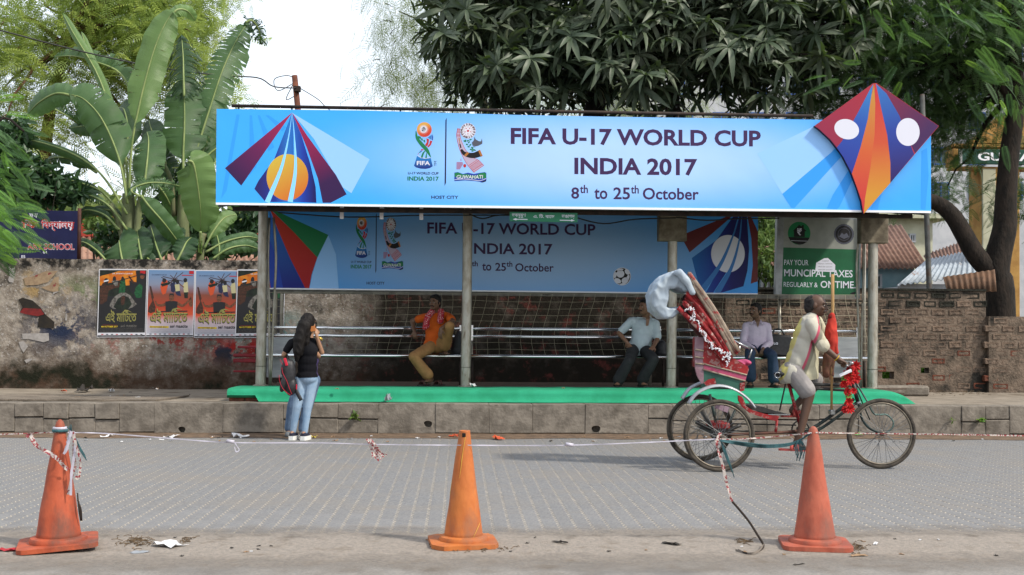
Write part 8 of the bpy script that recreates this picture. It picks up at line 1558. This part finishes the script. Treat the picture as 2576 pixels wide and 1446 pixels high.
# ================================================================== weeds, stones, litter
def weed(label, u, v, Y, s, n, m, z=None):
    p = ay(u, v, Y); 
    if z is not None: p.z = z
    d = rng.normal(0, .7, (n, 3)) + [0, -.5, .7]; V, Fq = scatter(tplS[0], tplS[1], np.tile(np.array(p), (n, 1)) + rng.normal(0, s * .18, (n, 3)), d, rng.uniform(-1, 1, n), rng.uniform(.5, 1, n) * s); t = thing('weed', label, 'weed', p, 'weeds on the kerb'); npmesh('leaves', V, Fq, m, t)
weed('leafy weed sprouting from the kerb right of the woman in black', 893, 1048, KERB_Y - .02, .10, 26, m_shr); weed('small weed on the kerb below the street pole', 2467, 1060, KERB_Y - .02, .09, 18, m_lime); weed('tiny weed tuft behind the rickshaw front wheel', 2395, 1056, KERB_Y - .02, .06, 12, m_shr)
st = MB().box((ay(2262, 976, 17.2).x, 17.2, PAVE_Z + .08), (.85, .3, .16), bev=.03, rot=Matrix.Rotation(.06, 3, 'Z')).build('kerb_block', m_conc, None, loc=(ay(2262, 976, 17.2).x, 17.2, PAVE_Z)); props(st, 'loose grey concrete block lying at the right end of the platform', 'concrete block')
LM = [mat('litter_white', (.55, .55, .56), rough=.7), mat('litter_orange', S(226, 100, 60), rough=.7), mat('litter_tan', S(170, 140, 110), rough=.8), mat('litter_dark', S(60, 56, 52), rough=.8), mat('litter_green', S(110, 170, 90), rough=.7), mat('litter_silver', S(190, 194, 200), rough=.3, metal=.4), mat('litter_red', S(190, 50, 60), rough=.7), mat('litter_yellow', S(226, 206, 90), rough=.7)]
def crumple(p, L, W, rz, amp, seed):
    nx, ny = 5, 4; V = []
    for i in range(nx + 1):
        for j in range(ny + 1):
            x = (i / nx - .5) * L * (1 + .15 * math.sin(j * 2 + seed)); y = (j / ny - .5) * W * (1 + .2 * math.cos(i * 1.7 + seed)); z = abs(mnoise.noise(Vector((i * .9 + seed * 3.1, j * .9, seed)))) * amp * 2.2; V.append(tuple(Vector(p) + Matrix.Rotation(rz, 3, 'Z') @ Vector((x, y, z))))
    return np.array(V), np.array([(i * (ny + 1) + j, (i + 1) * (ny + 1) + j, (i + 1) * (ny + 1) + j + 1, i * (ny + 1) + j + 1) for i in range(nx) for j in range(ny)])
ls_n = [0]
def litter(label, u, v, z, L, W, m, amp=.02, group=None, cat='litter', name='litter_scrap'):
    if label[:6] == 'small ' and group: label = 'small ' + 'white orange tan dark green silver red yellow'.split()[m] + label[5:]
    ls_n[0] += 1; p = az(u, v, z); V, Fq = crumple(p, L, W, random.uniform(0, 6.3), amp, ls_n[0]); o = npmesh(name, V, Fq, LM[m], None, loc=p); s = o.modifiers.new('t', 'SOLIDIFY'); s.thickness = .0015; return props(o, label, cat, group)
litter('folded white card lying right of the left cone', 425, 1372, .018, .17, .13, 0, .025); litter('flat faded picture card near the folded white card', 352, 1389, .017, .10, .06, 5, .006); litter('red and white wrapper at the lower left edge', 22, 1384, .017, .12, .08, 6, .02); litter('dark plastic pouch with red end on the dust strip', 1690, 1368, .018, .12, .05, 3, .014); litter('white stick of paper right of the right cone', 2203, 1367, .018, .09, .02, 0, .006); litter('brown curled strip below the right cone', 2160, 1398, .018, .10, .025, 2, .012); litter('black twig-like strip between the middle and right cones', 1408, 1365, .018, .10, .02, 3, .01); litter('small dark strip near the lower picture edge', 2010, 1420, .014, .08, .015, 3, .006)
litter('orange and white wrapper by the kerb right of the middle cone', 1254, 1105, .014, .16, .10, 1, .05); litter('orange-edged packet by the kerb left of the middle cone', 1140, 1098, .014, .15, .06, 1, .03); litter('large white plastic sheet by the kerb left of the woman', 605, 1099, .014, .20, .12, 0, .05); litter('white wrapper strip by the kerb near the drain hole', 430, 1100, .014, .28, .10, 0, .03); litter('white paper flake by the kerb above the left cone', 270, 1098, .014, .16, .07, 0, .03); litter('yellow wrapper at the feet of the woman in black', 790, 1101, .014, .06, .05, 7, .03); litter('black crumpled plastic on the footpath below the posters', 213, 984, PAVE_Z + .02, .35, .18, 3, .08); litter('white wrapper on the footpath below the posters', 280, 985, PAVE_Z + .02, .14, .07, 0, .04); litter('orange scrap on the footpath at the left', 160, 985, PAVE_Z + .02, .10, .05, 1, .03); litter('silver foil ball on the footpath edge before the carpet', 977, 1010, PAVE_Z + .02, .10, .06, 5, .09); litter('crumpled paper beside the foot of the middle post', 1190, 972, PAVE_Z + .19, .10, .06, 0, .04); litter('green wrapper behind the rickshaw front wheel', 2160, 1094, .014, .14, .05, 4, .03); litter('white bag caught on the kerb below the street pole', 2403, 1040, PAVE_Z * .5, .06, .05, 0, .08)
random.seed(21)
for i in range(46):
    u = random.choice([random.uniform(180, 700), random.uniform(820, 1640), random.uniform(1650, 2560)]); litter('small scrap of litter in the gutter dirt along the kerb', u, random.uniform(1096, 1112), .013, random.uniform(.02, .07), random.uniform(.015, .04), random.choice([0, 0, 2, 2, 3, 5, 2]), .012, 'litter scraps along the kerb')
for i in range(26): litter('small scrap of litter scattered on the dust strip', random.uniform(60, 2520), random.uniform(1352, 1402), .016, random.uniform(.01, .035), random.uniform(.008, .018), random.choice([2, 3, 3, 2, 0]), .006, 'litter scraps on the dust strip')
for i in range(22): litter('small scrap of litter on the footpath and platform', random.choice([random.uniform(10, 560), random.uniform(680, 2180)]), random.uniform(976, 1004) if i % 2 else random.uniform(975, 980), PAVE_Z + .02 if i % 2 else PLAT_Z + .014, random.uniform(.02, .06), random.uniform(.015, .03), random.choice([0, 2, 3]), .012, 'litter scraps on the footpath')
def straw(label, u, v, z, n, su, sv, m, L=.07):
    mb = MB()
    for i in range(n):
        p = az(u + random.gauss(0, su), v + random.gauss(0, sv), z); a = random.uniform(0, 6.3); d = Vector((math.cos(a), math.sin(a), random.uniform(-.05, .25))) * random.uniform(.3, 1) * L; mb.tube([p, p + d * .5 + Vector((0, 0, .006)), p + d], .0022, 4)
    o = mb.build('straw_debris', m, None, loc=az(u, v, z)); o['kind'] = 'stuff'; props(o, label, 'debris')
m_straw = mat('dry_straw', S(130, 108, 80), S(90, 74, 56), scale=20, rough=.9)
straw('dry straw and twigs heaped right of the left cone', 345, 1362, .018, 70, 24, 7, m_straw); straw('dry straw round the base of the middle cone', 1185, 1380, .016, 60, 50, 5, m_straw, .05); straw('dry straw by the right cone', 2150, 1378, .016, 40, 12, 8, m_straw, .05); straw('dead leaves and straw along the foot of the brick wall', 2400, 985, PAVE_Z + .012, 160, 70, 5, m_straw, .10); straw('dry twigs left of the right cone', 1870, 1363, .016, 26, 14, 3, m_straw); straw('dry straw right of the folded white card', 470, 1360, .016, 24, 10, 4, m_straw, .05)
